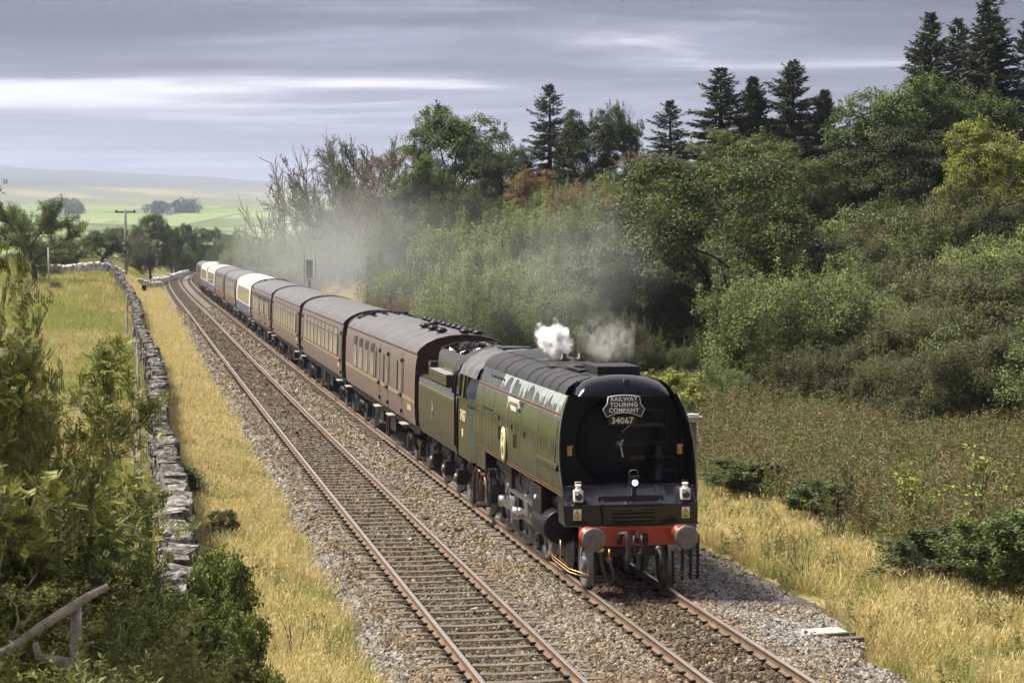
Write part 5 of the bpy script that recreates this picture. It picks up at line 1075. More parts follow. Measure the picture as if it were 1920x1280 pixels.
wall_px('stone_wall', [(262, 505, 262), (285, 497, 272), (300, 500, 280)], 0.9, 'short pale wall between the trees and the bend')
wall_px('stone_wall', [(286, 503, 288), (300, 499, 305), (314, 491, 330), (326, 486, 350), (338, 484, 372), (352, 484, 395)], 1.0, 'pale wall on the grassy rise beyond the bend in the track')

# ------------------------------------------------------------------ wire fence beside the wall
M_POST = mat('weathered_wood', (0.24, 0.20, 0.15), 0.9, 0, 0.35, 9, bump=0.3, bscale=40, rand=0.15)
M_POSTD = mat('dark_round_post', (0.07, 0.058, 0.045), 0.9, 0, 0.4, 9, bump=0.3, bscale=40)
M_WIRE = mat('galvanised_wire', (0.30, 0.30, 0.30), 0.5, 0.6, 0.2, 9)
M_CUT = mat('cut_end_grain', (0.55, 0.50, 0.42), 0.85, 0, 0.15, 12)
fen = empty('wire_fence', (wl[2][0]-0.8, wl[2][1], ground_at(wl[2][0]-0.8, wl[2][1]))); tag(fen, 'sagging wire fence on leaning wooden posts against the stone wall', 'fence')
fo = np.array(fen.location); wy = np.array([p[1] for p in wl]); wx = np.array([p[0] for p in wl]); tops = []
for k, y in enumerate([41.2, 43.5, 46.8, 51.5, 57, 62, 68, 76, 84, 92, 101, 112, 124, 137, 152, 170]):
    x = float(np.interp(y, wy, wx))-0.62-0.1*rnd.random(); z = ground_at(x, y); h_ = rnd.uniform(1.35, 1.75); lx = rnd.uniform(-.22, .12); thick = k == 1
    b = MB(); r_ = 0.085 if thick else rnd.uniform(0.035, 0.055)
    b.tube([(x-fo[0], y-fo[1], z-0.3-fo[2]), (x+lx*0.6-fo[0], y-fo[1], z+h_*0.5-fo[2]), (x+lx-fo[0], y+0.05-fo[1], z+h_-fo[2])], [r_, r_, r_*0.92], 8); p_ = b.build('post', M_POSTD if thick else M_POST, fen)
    if thick: b = MB(); b.lathe((x+lx-fo[0], y+0.05-fo[1], z+h_-fo[2]), (0, 0, 1), [(0.082, 0.0), (0.078, 0.008), (0, 0.008)], 12); b.build('cut_top', M_CUT, p_)
    tops.append((x, y, z, lx, h_))
for hgt in (0.25, 0.5, 0.75, 1.0, 1.25):
    pts = []
    for q in range(len(tops)-1):
        A, B = tops[q], tops[q+1]
        for f in (0, 0.25, 0.5, 0.75):
            sag = -0.35*f*(1-f)*4*0.35
            pts.append(tuple(np.array([A[i]*(1-f)+B[i]*f for i in range(3)]) + np.array([(A[3]*(1-f)+B[3]*f)*hgt/1.5 - 0.06, 0, hgt+sag]) - fo))
    b = MB(); b.tube(pts, 0.006, 4); b.build('wire', M_WIRE, fen)
# ------------------------------------------------------------------ lineside posts and signal
x, y, _ = tr(15.0, SPACING+2.80); z = ground_at(x, y)
cp_ = empty('concrete_post', (x, y, z), 0.2); tag(cp_, 'square concrete post with a broken flat cap beside the locomotive', 'post')
M_CONC = mat('old_concrete', (0.22, 0.205, 0.18), 0.95, 0, 0.3, 6, bump=0.4, bscale=30); M_CONCP = mat('pale_concrete_cap', (0.42, 0.40, 0.37), 0.95, 0, 0.25, 9, bump=0.4, bscale=30)
top = 2.62-z
b = MB(); b.box((0, 0, top/2-0.15), (0.20, 0.20, top+0.15)); b.bar((-0.03, -0.115, 0.3), (-0.03, -0.115, top-0.1), 0.03, 0.03); b.build('shaft', M_CONC, cp_, bevel=0.012)
b = MB(); cpv = [(-.24, -.16), (-.05, -.22), (.2, -.19), (.25, .02), (.19, .2), (-.12, .22), (-.25, .1)]; b.prism(cpv, 'z', top-0.02, top+0.06); b.prism([(p[0]*.7, p[1]*.75) for p in cpv], 'z', top+0.06, top+0.11); b.build('cap', M_CONCP, cp_)
x, y, a = tr(112.5, SPACING+2.7); z = ground_at(x, y)
sg = empty('railway_signal', (x, y, z), -float(a)); tag(sg, 'black colour light signal seen from behind on a post by the cutting', 'signal')
M_SIGG = mat('signal_grey', (0.16, 0.16, 0.16), 0.6, 0.2, 0.2, 6)
zt = at(577, 524, float(y)).z - z; zh = at(577, 490, float(y)).z - z
b = MB(); b.tube([(0, 0, -0.3), (0, 0, zt)], 0.09, 10); b.build('post', M_SATIN, sg)
b = MB(); b.box((0, 0.1, (zt+zh)/2+0.1), (0.42, 0.10, zh-zt)); b.box((0, -0.05, (zt+zh)/2+0.1), (0.30, 0.25, zh-zt-0.2)); b.build('signal_head', M_SATIN, sg)
b = MB(); b.box((0, 0, zt+0.02), (0.80, 0.7, 0.06)); b.build('platform', M_SIGG, sg)
b = MB()
for q in (-0.38, 0.38): b.bar((q, -0.32, zt), (q, -0.32, zh+0.5), 0.04, 0.04)
for k in range(8): b.bar((-0.38, -0.32, zt+0.2+k*0.16), (-0.22, -0.05, zt+0.2+k*0.16), 0.03, 0.03)
b.bar((-0.38, -0.32, zt+0.55), (0.38, -0.32, zt+0.55), 0.03, 0.03); b.tube([(-0.38, -0.32, zt), (-0.42, -0.35, -0.2)], 0.03, 6); b.build('safety_cage', M_SATIN, sg)
pp = at(236, 500, 262); zg = ground_at(pp.x, 262)
up = empty('utility_pole', (pp.x, 262, zg)); tag(up, 'wooden electricity pole with a crossarm above the distant trees', 'utility pole')
ht = at(236, 394, 262).z - zg
b = MB(); b.tube([(0, 0, -0.5), (0, 0, ht)], [0.20, 0.15], 8); b.build('pole', mat('grey_pole', (0.22, 0.21, 0.19), 0.9, 0, 0.2, 4), up)
b = MB(); b.box((0, 0, ht-0.25), (2.5, 0.14, 0.16)); b.build('crossarm', M_POSTD, up)
for q in (-1.1, 0, 1.1): b = MB(); b.lathe((q, 0, ht-0.17), (0, 0, 1), [(0.09, 0), (0.11, 0.1), (0.06, 0.2), (0, 0.24)], 8); b.build('insulator', M_SATIN, up)
pp = at(91, 505, 200); zg = ground_at(pp.x, 200)
mp = empty('wooden_post', (pp.x, 200, zg)); tag(mp, 'pale bare wooden post standing in front of the spreading field oak', 'post')
b = MB(); hh_ = at(91, 462, 200).z-zg; b.tube([(0, 0, -0.3), (0.03, 0, hh_*0.5), (0, 0, hh_)], [0.10, 0.09, 0.08], 8); b.build('shaft', mat('pale_pole', (0.42, 0.40, 0.33), 0.85), mp); b = MB(); b.box((0, 0, hh_+0.03), (0.2, 0.2, 0.06)); b.build('cap', M_POSTD, mp)
x, y, a = tr(205, -4.3); zg = ground_at(x, y)
mk = empty('marker_post', (x, y, zg)); tag(mk, 'small dark lineside marker on the dry grass near the bend', 'post')
b = MB(); b.bar((0, 0, -0.2), (0, 0, 1.0), 0.10, 0.10); b.build('shaft', M_POSTD, mk); b = MB(); b.box((0, -0.06, 1.15), (0.5, 0.06, 0.6)); b.build('plate', M_SATIN, mk)
# concrete duct lid lying in the ballast, lower right
gx_, gy_ = at(1548, 1196, 36.3).x, 36.3; zg = -0.33
dl_ = empty('concrete_slab', (gx_, gy_, zg), 0.35); tag(dl_, 'pale concrete slab lying in the ballast near the grass edge', 'slab')
b = MB(); b.box((0, 0.18, 0.05), (0.85, 0.40, 0.09), tilt=(0.05, 0)); b.build('lid', M_CONCP, dl_, bevel=0.01)
b = MB(); b.box((0.10, -0.06, 0.02), (0.85, 0.10, 0.13)); b.box((0.10, -0.22, -0.02), (0.95, 0.20, 0.10)); b.build('chamber_edge', mat('dark_wet_concrete', (0.12, 0.105, 0.085), 0.95, 0, 0.4, 12), dl_)
# ------------------------------------------------------------------ plant builders
def unit(v): return v/np.maximum(np.linalg.norm(v, axis=-1, keepdims=True), 1e-9)
def leaf_quads(P, D, Ln, Wd, q, face=None):
    """one bent rhombic leaf per point P, pointing along D; face: the way its blade looks"""
    n = len(P); D = unit(D)
    if face is not None: D = unit(D - face*(np.sum(D*face, 1)/np.maximum(np.sum(face*face, 1), 1e-9))[:, None]*0.85); s = unit(np.cross(face, D)); nrm = np.cross(D, s)
    else: s = unit(np.cross(D, unit(q.normal(size=(n, 3))))); nrm = np.cross(D, s)
    Ln = np.broadcast_to(Ln, n)[:, None]; Wd = np.broadcast_to(Wd, n)[:, None]
    a = P; t = P + D*Ln + nrm*Ln*(-0.12); m = P + D*Ln*0.5
    V = np.stack([a, m+s*Wd/2+nrm*Wd*0.15, t, m-s*Wd/2+nrm*Wd*0.15], 1).reshape(-1, 3)
    return V, np.arange(4*n).reshape(n, 4)
def blob_points(q, blobs, n, low=-0.35, shell=0.78):
    """puff centres over a cluster of ellipsoids (cx,cy,cz,rx,ry,rz), uneven outline, little below"""
    B = np.array(blobs, float); wts = (B[:, 3]*B[:, 5]); wts /= wts.sum(); k = q.choice(len(B), n, p=wts)
    d = unit(q.normal(size=(n, 3))); d[:, 2] = np.where(d[:, 2] < low, -d[:, 2]*0.8, d[:, 2]); d = unit(d)
    ph = 0.66 + 0.58*vnoise(d[:, 0]*2.2+k*3.1+5, d[:, 1]*2.2+d[:, 2]*2.0+k, 13)
    r = (shell + (1-shell)*q.random(n)**0.5)*ph
    return B[k, :3] + d*B[k, 3:6]*r[:, None], d, k
def crown_mesh(seed, blobs, n_puff, per, pr, L_, W_, m, up=0.35, out_=0.6, low=-0.35, flat=0.75, tint_sp=0.35, shoots=0):
    q = np.random.default_rng(seed); c, d, k = blob_points(q, blobs, n_puff, low)
    pr_ = pr*q.lognormal(0, 0.25, n_puff)
    o = unit(q.normal(size=(n_puff, per, 3)))*(q.random((n_puff, per, 1))**0.45)
    o[..., 2] *= flat
    if shoots:          # upright leafy shoots standing out of the dome
        ii = q.choice(np.where(d[:, 2] > 0.15)[0], shoots); c = np.concatenate([c, c[ii]+d[ii]*0.15]); d = np.concatenate([d, d[ii]*0.3+np.array([0, 0, 0.7])]); k = np.concatenate([k, k[ii]])
        so = np.zeros((shoots, per, 3)); so[..., :2] = q.normal(0, 0.16, (shoots, per, 2)); so[..., 2] = q.uniform(-0.4, 2.4, (shoots, per)); o = np.concatenate([o, so]); pr_ = np.concatenate([pr_, np.full(shoots, pr)]); n_puff += shoots
    P = (c[:, None, :] + o*pr_[:, None, None]).reshape(-1, 3)
    D = (o*0.8 + d[:, None, :]*out_ + np.array([0, 0, up]) + 0.55*q.normal(size=(n_puff, per, 3))).reshape(-1, 3)
    n = len(P); face = unit((o*0.9 + 0.5*d[:, None, :] + np.array([0, 0, 0.55]) + 0.45*q.normal(size=o.shape)).reshape(-1, 3))
    V, F_ = leaf_quads(P, D, L_*q.lognormal(0, 0.22, n), W_*q.lognormal(0, 0.22, n), q, face)
    tint = np.clip(0.5 + tint_sp*np.repeat(q.normal(size=n_puff), per)*0.7 + 0.28*q.normal(size=n), 0, 1)
    return np_mesh('crown', V, F_, m, tint)
def grow(seed, h, r0, n1=6, n2=5, n3=4, up=0.45, spread=1.0, start=0.25, wob=0.22, lens=(0.62, 0.5, 0.5), lean=(0, 0), droop=0.0):
    """trunk, limbs, branches, twigs: list of (points, radii) and the twig stretches leaves hang on"""
    q = random.Random(seed); br = []; tips = []
    def seg(p, d, ln, r, k, drp=0.0):
        pts = [Vector(p)]; d = Vector(d).normalized()
        for i in range(k):
            d = (d + Vector((q.gauss(0, wob), q.gauss(0, wob), q.gauss(0, wob)*0.7 - drp))).normalized(); pts.append(pts[-1]+d*ln/k)
        return pts, [r*(1-0.72*i/k) for i in range(k+1)], d
    tp, trr, td = seg((0, 0, -0.3), (lean[0], lean[1], 1), h*0.72, r0, 6); br.append((tp, trr))
    def along(pts, f): i = min(int(f*(len(pts)-1)), len(pts)-2); g = f*(len(pts)-1)-i; return pts[i].lerp(pts[i+1], g), (pts[i+1]-pts[i]).normalized()
    for a in range(n1):
        f = start + (1-start)*(a+q.random()*0.6)/n1; p, td_ = along(tp, min(f, 0.99)); az = a*2.4+q.uniform(-.5, .5)
        d = Vector((math.cos(az)*spread, math.sin(az)*spread, up+0.6*f)); l1 = h*lens[0]*(1.05-0.45*f)*q.uniform(.8, 1.15)
        p1, r1, _ = seg(p, d, l1, r0*0.52*(1.15-0.6*f), 5, droop*0.3); br.append((p1, r1))
        for b_ in range(n2):
            f2 = 0.25+0.75*(b_+q.random())/n2; pp, dd = along(p1, min(f2, 0.99))
            d2 = dd + Vector((q.gauss(0, .6), q.gauss(0, .6), q.gauss(0.22, .4))); l2 = l1*lens[1]*(1.1-0.5*f2)
            p2, r2, _ = seg(pp, d2, l2, r1[0]*0.42*(1.1-0.6*f2), 4, droop*0.6); br.append((p2, r2))
            for c_ in range(n3):
                f3 = 0.2+0.8*(c_+q.random())/n3; p3_, dd3 = along(p2, min(f3, 0.99))
                d3 = dd3 + Vector((q.gauss(0, .7), q.gauss(0, .7), q.gauss(0.2, .45))); l3 = l2*lens[2]*q.uniform(.7, 1.2)
                p3, r3, _ = seg(p3_, d3, l3, max(r2[0]*0.4, 0.008), 3, droop); br.append((p3, r3)); tips.append(p3)
    return br, tips
def wood_mesh(br, m, ns=(7, 6, 4, 3), rmin=0.004):
    b = MB()
    for pts, rs in br:
        n = 7 if rs[0] > 0.12 else (5 if rs[0] > 0.04 else 3); b.tube(pts, [max(r, rmin) for r in rs], n, cap=False)
    me = bpy.data.meshes.new('trunk'); me.from_pydata(b.v, [], b.f); me.materials.append(m); me.polygons.foreach_set('use_smooth', [True]*len(b.f)); me.update(); return me
def tip_leaves(seed, tips, per, pr, L_, W_, m, frac=1.0, up=0.2, clump=0.35):
    """leaves hung along the twigs"""
    q = np.random.default_rng(seed); T = np.array([[tuple(p) for p in t] for t in tips]); T = T[q.random(len(T)) < frac]
    nt, k, _ = T.shape; f = q.random((nt, per))*(k-1); i = np.minimum(f.astype(int), k-2); g = (f-i)[..., None]; ar = np.arange(nt)[:, None]
    P = T[ar, i]*(1-g)+T[ar, i+1]*g; P = P + unit(q.normal(size=P.shape))*(q.random((nt, per, 1))**0.5)*pr
    D = q.normal(size=P.shape)+np.array([0, 0, up]); P = P.reshape(-1, 3); D = D.reshape(-1, 3); n = len(P)
    face = unit(np.array([0, 0, 0.9]) + 0.6*q.normal(size=(n, 3)))
    V, F_ = leaf_quads(P, D, L_*q.lognormal(0, .2, n), W_*q.lognormal(0, .2, n), q, face)
    tint = np.clip(0.5 + clump*np.repeat(q.normal(size=nt), per) + 0.25*q.normal(size=n), 0, 1)
    return np_mesh('crown', V, F_, m, tint)
def spruce_meshes(seed, h, w, mw, ml, gap=0.15, dens=1.0, full=0.12):
    """tapering trunk with drooping, irregular whorls of needle sprays"""
    q = random.Random(seed); nq = np.random.default_rng(seed); br = [([Vector((0, 0, -0.3)), Vector((0, 0, h*0.5)), Vector((0, 0, h))], [0.02*h, 0.012*h, 0.01])]
    P, D, Ls, Ws = [], [], [], []
    nbr = int(300*dens*h/13)
    for bnum in range(nbr):
        f = ((bnum+q.random())/nbr)**1.15
        if True:
            if q.random() < gap: continue
            z = h*full + f*h*(1-full)*0.985; rad = w/2*(1-f)**0.80*(0.62+0.5*q.random())+0.14
            az = bnum*2.39996+q.uniform(-.5, .5); ln = rad*q.uniform(.5, 1.25); rise = 0.45 if f > 0.7 else (0.10 if f > 0.35 else -0.12); rise += q.uniform(-.28, .22); pts = []
            for s_ in range(5):
                g = s_/4; pts.append(Vector((math.cos(az)*ln*g, math.sin(az)*ln*g, z + ln*(rise*g - 0.38*g*g*(1-f) + 0.22*g**3))))
            br.append((pts, [0.025*(1-f)+0.012]*4+[0.006]))
            ns_ = max(6, int(ln*12*dens))
            for s_ in range(ns_):
                g = 0.10+0.90*(s_+q.random())/ns_; i = min(int(g*4), 3); p = pts[i].lerp(pts[i+1], g*4-i); dd = (pts[i+1]-pts[i]).normalized(); sd_ = dd.cross(Vector((0, 0, 1))).normalized()
                for sg_ in (-1, 1):
                    d = dd*0.75 + sd_*sg_*q.uniform(.4, 1.0) + Vector((0, 0, q.uniform(-.95, .30))); P.append(tuple(p)); D.append(tuple(d)); Ls.append(ln*0.24*(1.15-g*0.7)+0.20); Ws.append(0.055*q.uniform(.7, 1.3)+0.008*ln)
    P = np.array(P); D = np.array(D); Ls = np.array(Ls); Ws = np.array(Ws)
    # every spray is three narrow needle fans
    PP = np.concatenate([P, P, P]); DD = np.concatenate([D + 0.22*nq.normal(size=D.shape) for _ in range(3)]); LL = np.concatenate([Ls]*3)*nq.uniform(.7, 1.15, 3*len(Ls)); WW = np.concatenate([Ws]*3)
    V, F_ = leaf_quads(PP, DD, LL, WW, nq); tint = np.clip(0.5+0.3*nq.normal(size=len(PP)), 0, 1)
    return wood_mesh(br, mw), np_mesh('crown', V, F_, ml, tint)

M_BARK = mat('grey_brown_bark', (0.075, 0.062, 0.048), 0.95, 0, 0.35, 6, bump=0.4, bscale=18)
M_BARKG = mat('pale_ash_bark', (0.17, 0.155, 0.125), 0.95, 0, 0.3, 6, bump=0.3, bscale=18)
LM = dict(
 syc=leaf_mat('sycamore_leaf', (0.031, 0.050, 0.010), (0.094, 0.122, 0.023)),
 syd=leaf_mat('dark_sycamore_leaf', (0.039, 0.060, 0.018), (0.090, 0.119, 0.032)),
 ash=leaf_mat('ash_leaf', (0.060, 0.092, 0.024), (0.131, 0.174, 0.045)),
 lit=leaf_mat('light_ash_leaf', (0.103, 0.145, 0.032), (0.206, 0.257, 0.065)),
 sal=leaf_mat('sallow_leaf', (0.102, 0.138, 0.041), (0.270, 0.319, 0.106)),
 sab=leaf_mat('brownish_sallow_leaf', (0.072, 0.080, 0.030), (0.158, 0.164, 0.063)),
 gry=leaf_mat('grey_sallow_leaf', (0.063, 0.074, 0.027), (0.150, 0.161, 0.061)),
 yel=leaf_mat('yellow_green_leaf', (0.150, 0.190, 0.034), (0.370, 0.390, 0.075)),
 aut=leaf_mat('rusty_leaf', (0.139, 0.093, 0.043), (0.264, 0.194, 0.070)),
 spr=leaf_mat('spruce_needle', (0.034, 0.048, 0.026), (0.090, 0.110, 0.048), trans=0.08),
 spl=leaf_mat('larch_green_needle', (0.041, 0.057, 0.024), (0.088, 0.105, 0.041), trans=0.12),
 row=leaf_mat('rowan_leaf', (0.085, 0.120, 0.030), (0.340, 0.340, 0.085)),
 haz=leaf_mat('alder_leaf', (0.080, 0.120, 0.030), (0.290, 0.330, 0.090), rough=0.42),
)
# ---- prototypes (unlinked meshes): each a trunk mesh and a crown mesh, base at z = 0
rb = random.Random(5)
def lobes(n, rx, rz, zc, r0, seed, core=0.60, gmin=0.68):
    q = random.Random(seed); out_ = [(0, 0, zc, rx*core, rx*core, rz*(core+0.08))]
    for k in range(n):
        a = k*2.4+q.uniform(-.4, .4); g = q.uniform(gmin, 1.05); zz = zc + rz*q.uniform(-0.75, 0.75)
        sh = math.sqrt(max(0.1, 1-((zz-zc)/rz)**2)); rr = r0*q.uniform(.75, 1.25)
        out_.append((math.cos(a)*rx*0.78*g*sh, math.sin(a)*rx*0.78*g*sh, zz, rr, rr, rr*0.9))
    return out_
PROTO = {}
def proto(name, trunk, crown): PROTO[name] = (trunk, crown)
def stump(h, r, seed, n1=5):
    br, _ = grow(seed, h, r, n1, 3, 2, up=0.7); return wood_mesh(br, M_BARK)
for i in range(2):
    proto('dense%d' % i, stump(8.0, 0.28, 40+i), crown_mesh(300+i, lobes(26, 4.4, 3.9, 5.2, 1.35, 60+i), 400, 185, 0.58, 0.105, 0.078, LM['syc'], up=0.25))
for i in range(3):
    proto('bush%d' % i, stump(3.0, 0.10, 50+i, 6), crown_mesh(320+i, lobes(24, 3.0, 2.2, 2.3, 0.85, 70+i, 0.70, 0.5), 430, 128, 0.36, 0.088, 0.038, LM['sal'], up=0.6, out_=0.5, low=-0.5, flat=1.25, shoots=90))
for i in range(2):
    br, tp = grow(20+i, 9.5, 0.24, 7, 6, 5, up=0.55, spread=0.85, start=0.22); proto('open%d' % i, wood_mesh(br, M_BARK), crown_mesh(340+i, lobes(34, 3.7, 3.5, 5.9, 0.95, 64+i), 270, 100, 0.46, 0.165, 0.09, LM['ash'], up=0.2, tint_sp=0.45, shoots=30))
for i in range(2):
    br, tp = grow(30+i, 8.0, 0.22, 10, 8, 7, up=0.70, spread=0.85, start=0.10, lens=(0.72, 0.55, 0.55), wob=0.2); proto('sparse%d' % i, wood_mesh(br, M_BARKG, rmin=0.022), tip_leaves(350+i, tp, 26, 0.20, 0.15, 0.07, LM['ash'], frac=0.50 if i else 0.28))
br, tp = grow(37, 6.0, 0.16, 7, 6, 5, up=0.8, spread=0.6, start=0.1, lens=(0.8, 0.55, 0.5)); proto('dead', wood_mesh(br, M_BARKG, rmin=0.022), tip_leaves(355, tp, 6, 0.1, 0.12, 0.05, LM['aut'], frac=0.05))
br, tp = grow(44, 6.2, 0.30, 7, 6, 6, up=0.28, spread=1.1, start=0.28, lens=(0.78, 0.6, 0.5), wob=0.26); proto('oak', wood_mesh(br, M_BARK), tip_leaves(360, tp, 95, 0.34, 0.16, 0.09, LM['ash'], frac=0.95))
for i, (h_, w_, gp, dn) in enumerate(((13, 5.2, .22, 1.0), (12, 5.8, .30, 0.85), (14, 5.0, .18, 1.1))): proto('spruce%d' % i, *spruce_meshes(80+i, h_, w_, M_BARK, LM['spr'], gp, dn))
proto('pine', *spruce_meshes(90, 9.5, 5.2, M_BARK, LM['spr'], 0.02, 1.5, full=0.05))
proto('larch', *spruce_meshes(93, 13, 6.6, M_BARK, LM['spl'], 0.12, 1.0))
def plant(name, kind, x, y, label, h=None, w=None, leaf=None, cat='tree', group=None, rz=None, z=None, sink=0.0, hw=None):
    """a copy of a prototype, scaled to height h and width w in metres"""
    tm, cm = PROTO[kind]; bb = PROTO_BB[kind]; t = empty(name, (x, y, (ground_at(x, y) if z is None else z)-sink)); tag(t, label, cat, group)
    sz = (h/bb[1]) if h else 1.0; sx = (w/bb[0]) if w else sz
    t.scale = (sx, sx, sz); t.rotation_euler = (0, 0, rnd.uniform(0, 6.28) if rz is None else rz)
    link('trunk' if cat == 'tree' else 'stems', tm, t); c = link('crown', cm, t)
    if leaf: c.material_slots[0].link = 'OBJECT'; c.material_slots[0].material = LM[leaf]
    return t
PROTO_BB = {}
for k_, (tm, cm) in PROTO.items():
    a_ = np.empty(len(cm.vertices)*3, np.float32); cm.vertices.foreach_get('co', a_); a_ = a_.reshape(-1, 3)
    PROTO_BB[k_] = (float(np.percentile(a_[:, 0], 99)-np.percentile(a_[:, 0], 1)), float(np.percentile(a_[:, 2], 99.7)))
def plant_px(name, kind, u, vtop, wpx, d, label, **k):
    """tree whose top stands d metres ahead in the direction (u, vtop) and whose crown is wpx photo pixels wide there"""
    p = at(u, vtop, d); zg = ground_at(p.x, d); return plant(name, kind, p.x, d, label, h=max(1.0, p.z-zg), w=wpx*d/FPX, **k)

G_CON = 'conifers on the skyline'; G_WOOD = 'broadleaf trees on the right bank'; G_BUSH = 'bushes on the railway bank'; G_FAR = 'trees at the far end of the field'
T = plant_px
# skyline conifers, left to right
T('spruce_tree', 'spruce1', 1031, 160, 141, 152, 'lone spruce left of the two dark sycamores on the skyline', group=G_CON)
T('spruce_tree', 'spruce1', 1257, 190, 151, 156, 'short pointed spruce standing alone between sycamores and the conifer group', group=G_CON)
T('spruce_tree', 'spruce0', 1352, 130, 158, 150, 'tall slim spruce leftmost of the middle conifer group', group=G_CON)
T('spruce_tree', 'pine', 1412, 148, 122, 149, 'dark narrow conifer between two taller spruces', group=G_CON)
T('larch_tree', 'larch', 1487, 117, 194, 151, 'broad light green larch in the middle conifer group', group=G_CON)
T('pine_tree', 'pine', 1546, 172, 128, 150, 'dark round topped pine rightmost of the middle conifer group', group=G_CON)
T('spruce_tree', 'spruce2', 1745, 28, 181, 132, 'tall dark spruce leftmost of the big right hand clump', group=G_CON)
T('spruce_tree', 'spruce0', 1797, 38, 145, 138, 'dark spruce in the middle of the right hand clump', group=G_CON)
T('spruce_tree', 'spruce2', 1856, -4, 214, 130, 'tallest dark spruce of the right hand clump', group=G_CON)
T('spruce_tree', 'spruce1', 1926, 44, 181, 128, 'spruce cut by the right edge of the view', group=G_CON)
# broadleaf skyline and bank
T('sycamore_tree', 'open0', 1108, 205, 118, 150, 'dark sycamore beside the lone skyline spruce', leaf='syd', group=G_WOOD)
T('sycamore_tree', 'open1', 1160, 194, 80, 150, 'slim dark sycamore with sky showing through its stem', leaf='syd', group=G_WOOD)
T('ash_tree', 'open0', 852, 200, 190, 158, 'large rounded ash rising highest above the train', leaf='ash', group=G_WOOD)
T('ash_tree', 'open1', 800, 290, 130, 150, 'lower leafy side tree at the foot of the large ash', leaf='ash', group=G_WOOD)
T('ash_tree', 'open1', 945, 275, 120, 152, 'dark rounded tree right of the large ash', leaf='syd', group=G_WOOD)
T('rowan_tree', 'open0', 1000, 318, 90, 145, 'rusty tinged tree below the lone spruce', leaf='aut', group=G_WOOD)
T('ash_tree', 'sparse0', 585, 268, 170, 182, 'nearly bare ash with fan of grey branches, leftmost on the skyline', group=G_WOOD)
T('ash_tree', 'sparse1', 638, 258, 140, 176, 'thin leaved ash beside the nearly bare one', group=G_WOOD)
T('ash_tree', 'sparse1', 725, 276, 165, 162, 'sparse branching ash between the thin ash and the large one', leaf='aut', group=G_WOOD)
T('ash_tree', 'sparse0', 690, 330, 130, 150, 'bare lower ash with dark crooked limbs', group=G_WOOD)
T('dead_tree', 'dead', 505, 372, 70, 200, 'small dead tree with bare twigs before the hills', group=G_WOOD)
T('dead_tree', 'dead', 548, 330, 70, 196, 'dead bare shrub tree left of the nearly bare ash', group=G_WOOD)
T('birch_tree', 'sparse1', 1205, 285, 110, 146, 'thin yellowing birch right of the slim sycamore', leaf='aut', group=G_WOOD)
T('birch_tree', 'sparse1', 1262, 300, 90, 143, 'small see through birch under the pointed spruce', leaf='lit', group=G_WOOD)
T('ash_tree', 'open1', 1395, 240, 190, 128, 'light green ash below the middle conifers', leaf='lit', group=G_WOOD)
T('ash_tree', 'open0', 1300, 300, 150, 130, 'mid green tree behind the big sycamore', leaf='lit', group=G_WOOD)
T('sycamore_tree', 'dense0', 1322, 292, 440, 96, 'big dense sycamore with deep green crown behind the steam', leaf='syc', group=G_WOOD)
T('sycamore_tree', 'dense1', 1215, 385, 190, 98, 'rounded yellow tinged left shoulder of trees beside the big sycamore', leaf='syc', group=G_WOOD)
T('sycamore_tree', 'dense1', 1540, 305, 230, 112, 'dark green rounded sycamore right of the big one', leaf='syc', group=G_WOOD)
T('sycamore_tree', 'dense0', 1470, 330, 160, 118, 'dark gap filling sycamore between two larger crowns', leaf='syd', group=G_WOOD)
T('ash_tree', 'open0', 1690, 150, 230, 112, 'tall dark ash with thin top below the tall spruces', leaf='ash', group=G_WOOD)
T('ash_tree', 'sparse1', 1632, 180, 150, 114, 'thin topped ash on the left of the tall dark ash', leaf='ash', group=G_WOOD)
T('sycamore_tree', 'dense1', 1720, 232, 300, 110, 'broad dark crown under the tall dark ash', leaf='syd', group=G_WOOD)
T('ash_tree', 'open1', 1800, 140, 190, 112, 'dark leafy tree in front of the right hand spruces', leaf='ash', group=G_WOOD)
T('maple_tree', 'open1', 1880, 228, 210, 98, 'bright yellow green maple at the right edge', leaf='yel', group=G_WOOD)
T('maple_tree', 'open0', 1830, 290, 130, 97, 'small yellow green tree left of the bright maple', leaf='yel', group=G_WOOD)
# bushes on the bank, behind the train
B = lambda kind, u, v, w, d, label, leaf='sal', name='willow_bush', **k: T(name, kind, u, v, w, d, label, leaf=leaf, cat='bush', group=G_BUSH, **k)
B('bush0', 1490, 492, 340, 82, 'large rounded pale green willow bush right of the steam')
B('bush2', 1620, 528, 200, 84, 'upright pale willow right of the large rounded one')
B('bush1', 1545, 640, 190, 76, 'low willow in front of the large rounded bush', leaf='gry')
B('bush2', 1345, 680, 150, 78, 'low pale bush behind the concrete post')
B('bush0', 1290, 640, 130, 88, 'small dark bush at the foot of the big sycamore', leaf='ash')
B('bush1', 1640, 425, 260, 98, 'grey green willow high on the slope, left of its row', leaf='gry')
B('bush0', 1770, 380, 300, 100, 'wide grey green willow high on the slope', leaf='gry')
B('bush2', 1890, 345, 260, 95, 'grey willow under the bright maple', leaf='gry')
B('bush2', 1720, 470, 260, 90, 'grey green willow in the middle of the slope', leaf='gry')
B('bush1', 1850, 490, 320, 80, 'large brownish willow on the right', leaf='sab')
B('bush0', 1740, 560, 260, 76, 'brownish willow left of the large one', leaf='sab')
B('bush2', 1900, 600, 260, 69, 'dark grey willow low at the right edge', leaf='gry')
B('bush1', 1800, 650, 240, 68, 'low brown and green willow above the weeds', leaf='gry')
B('bush0', 1660, 660, 170, 73, 'low brown stemmed bush left of the dark willow', leaf='sab')
B('bush0', 900, 405, 240, 128, 'smooth domed pale willow above the first coach')
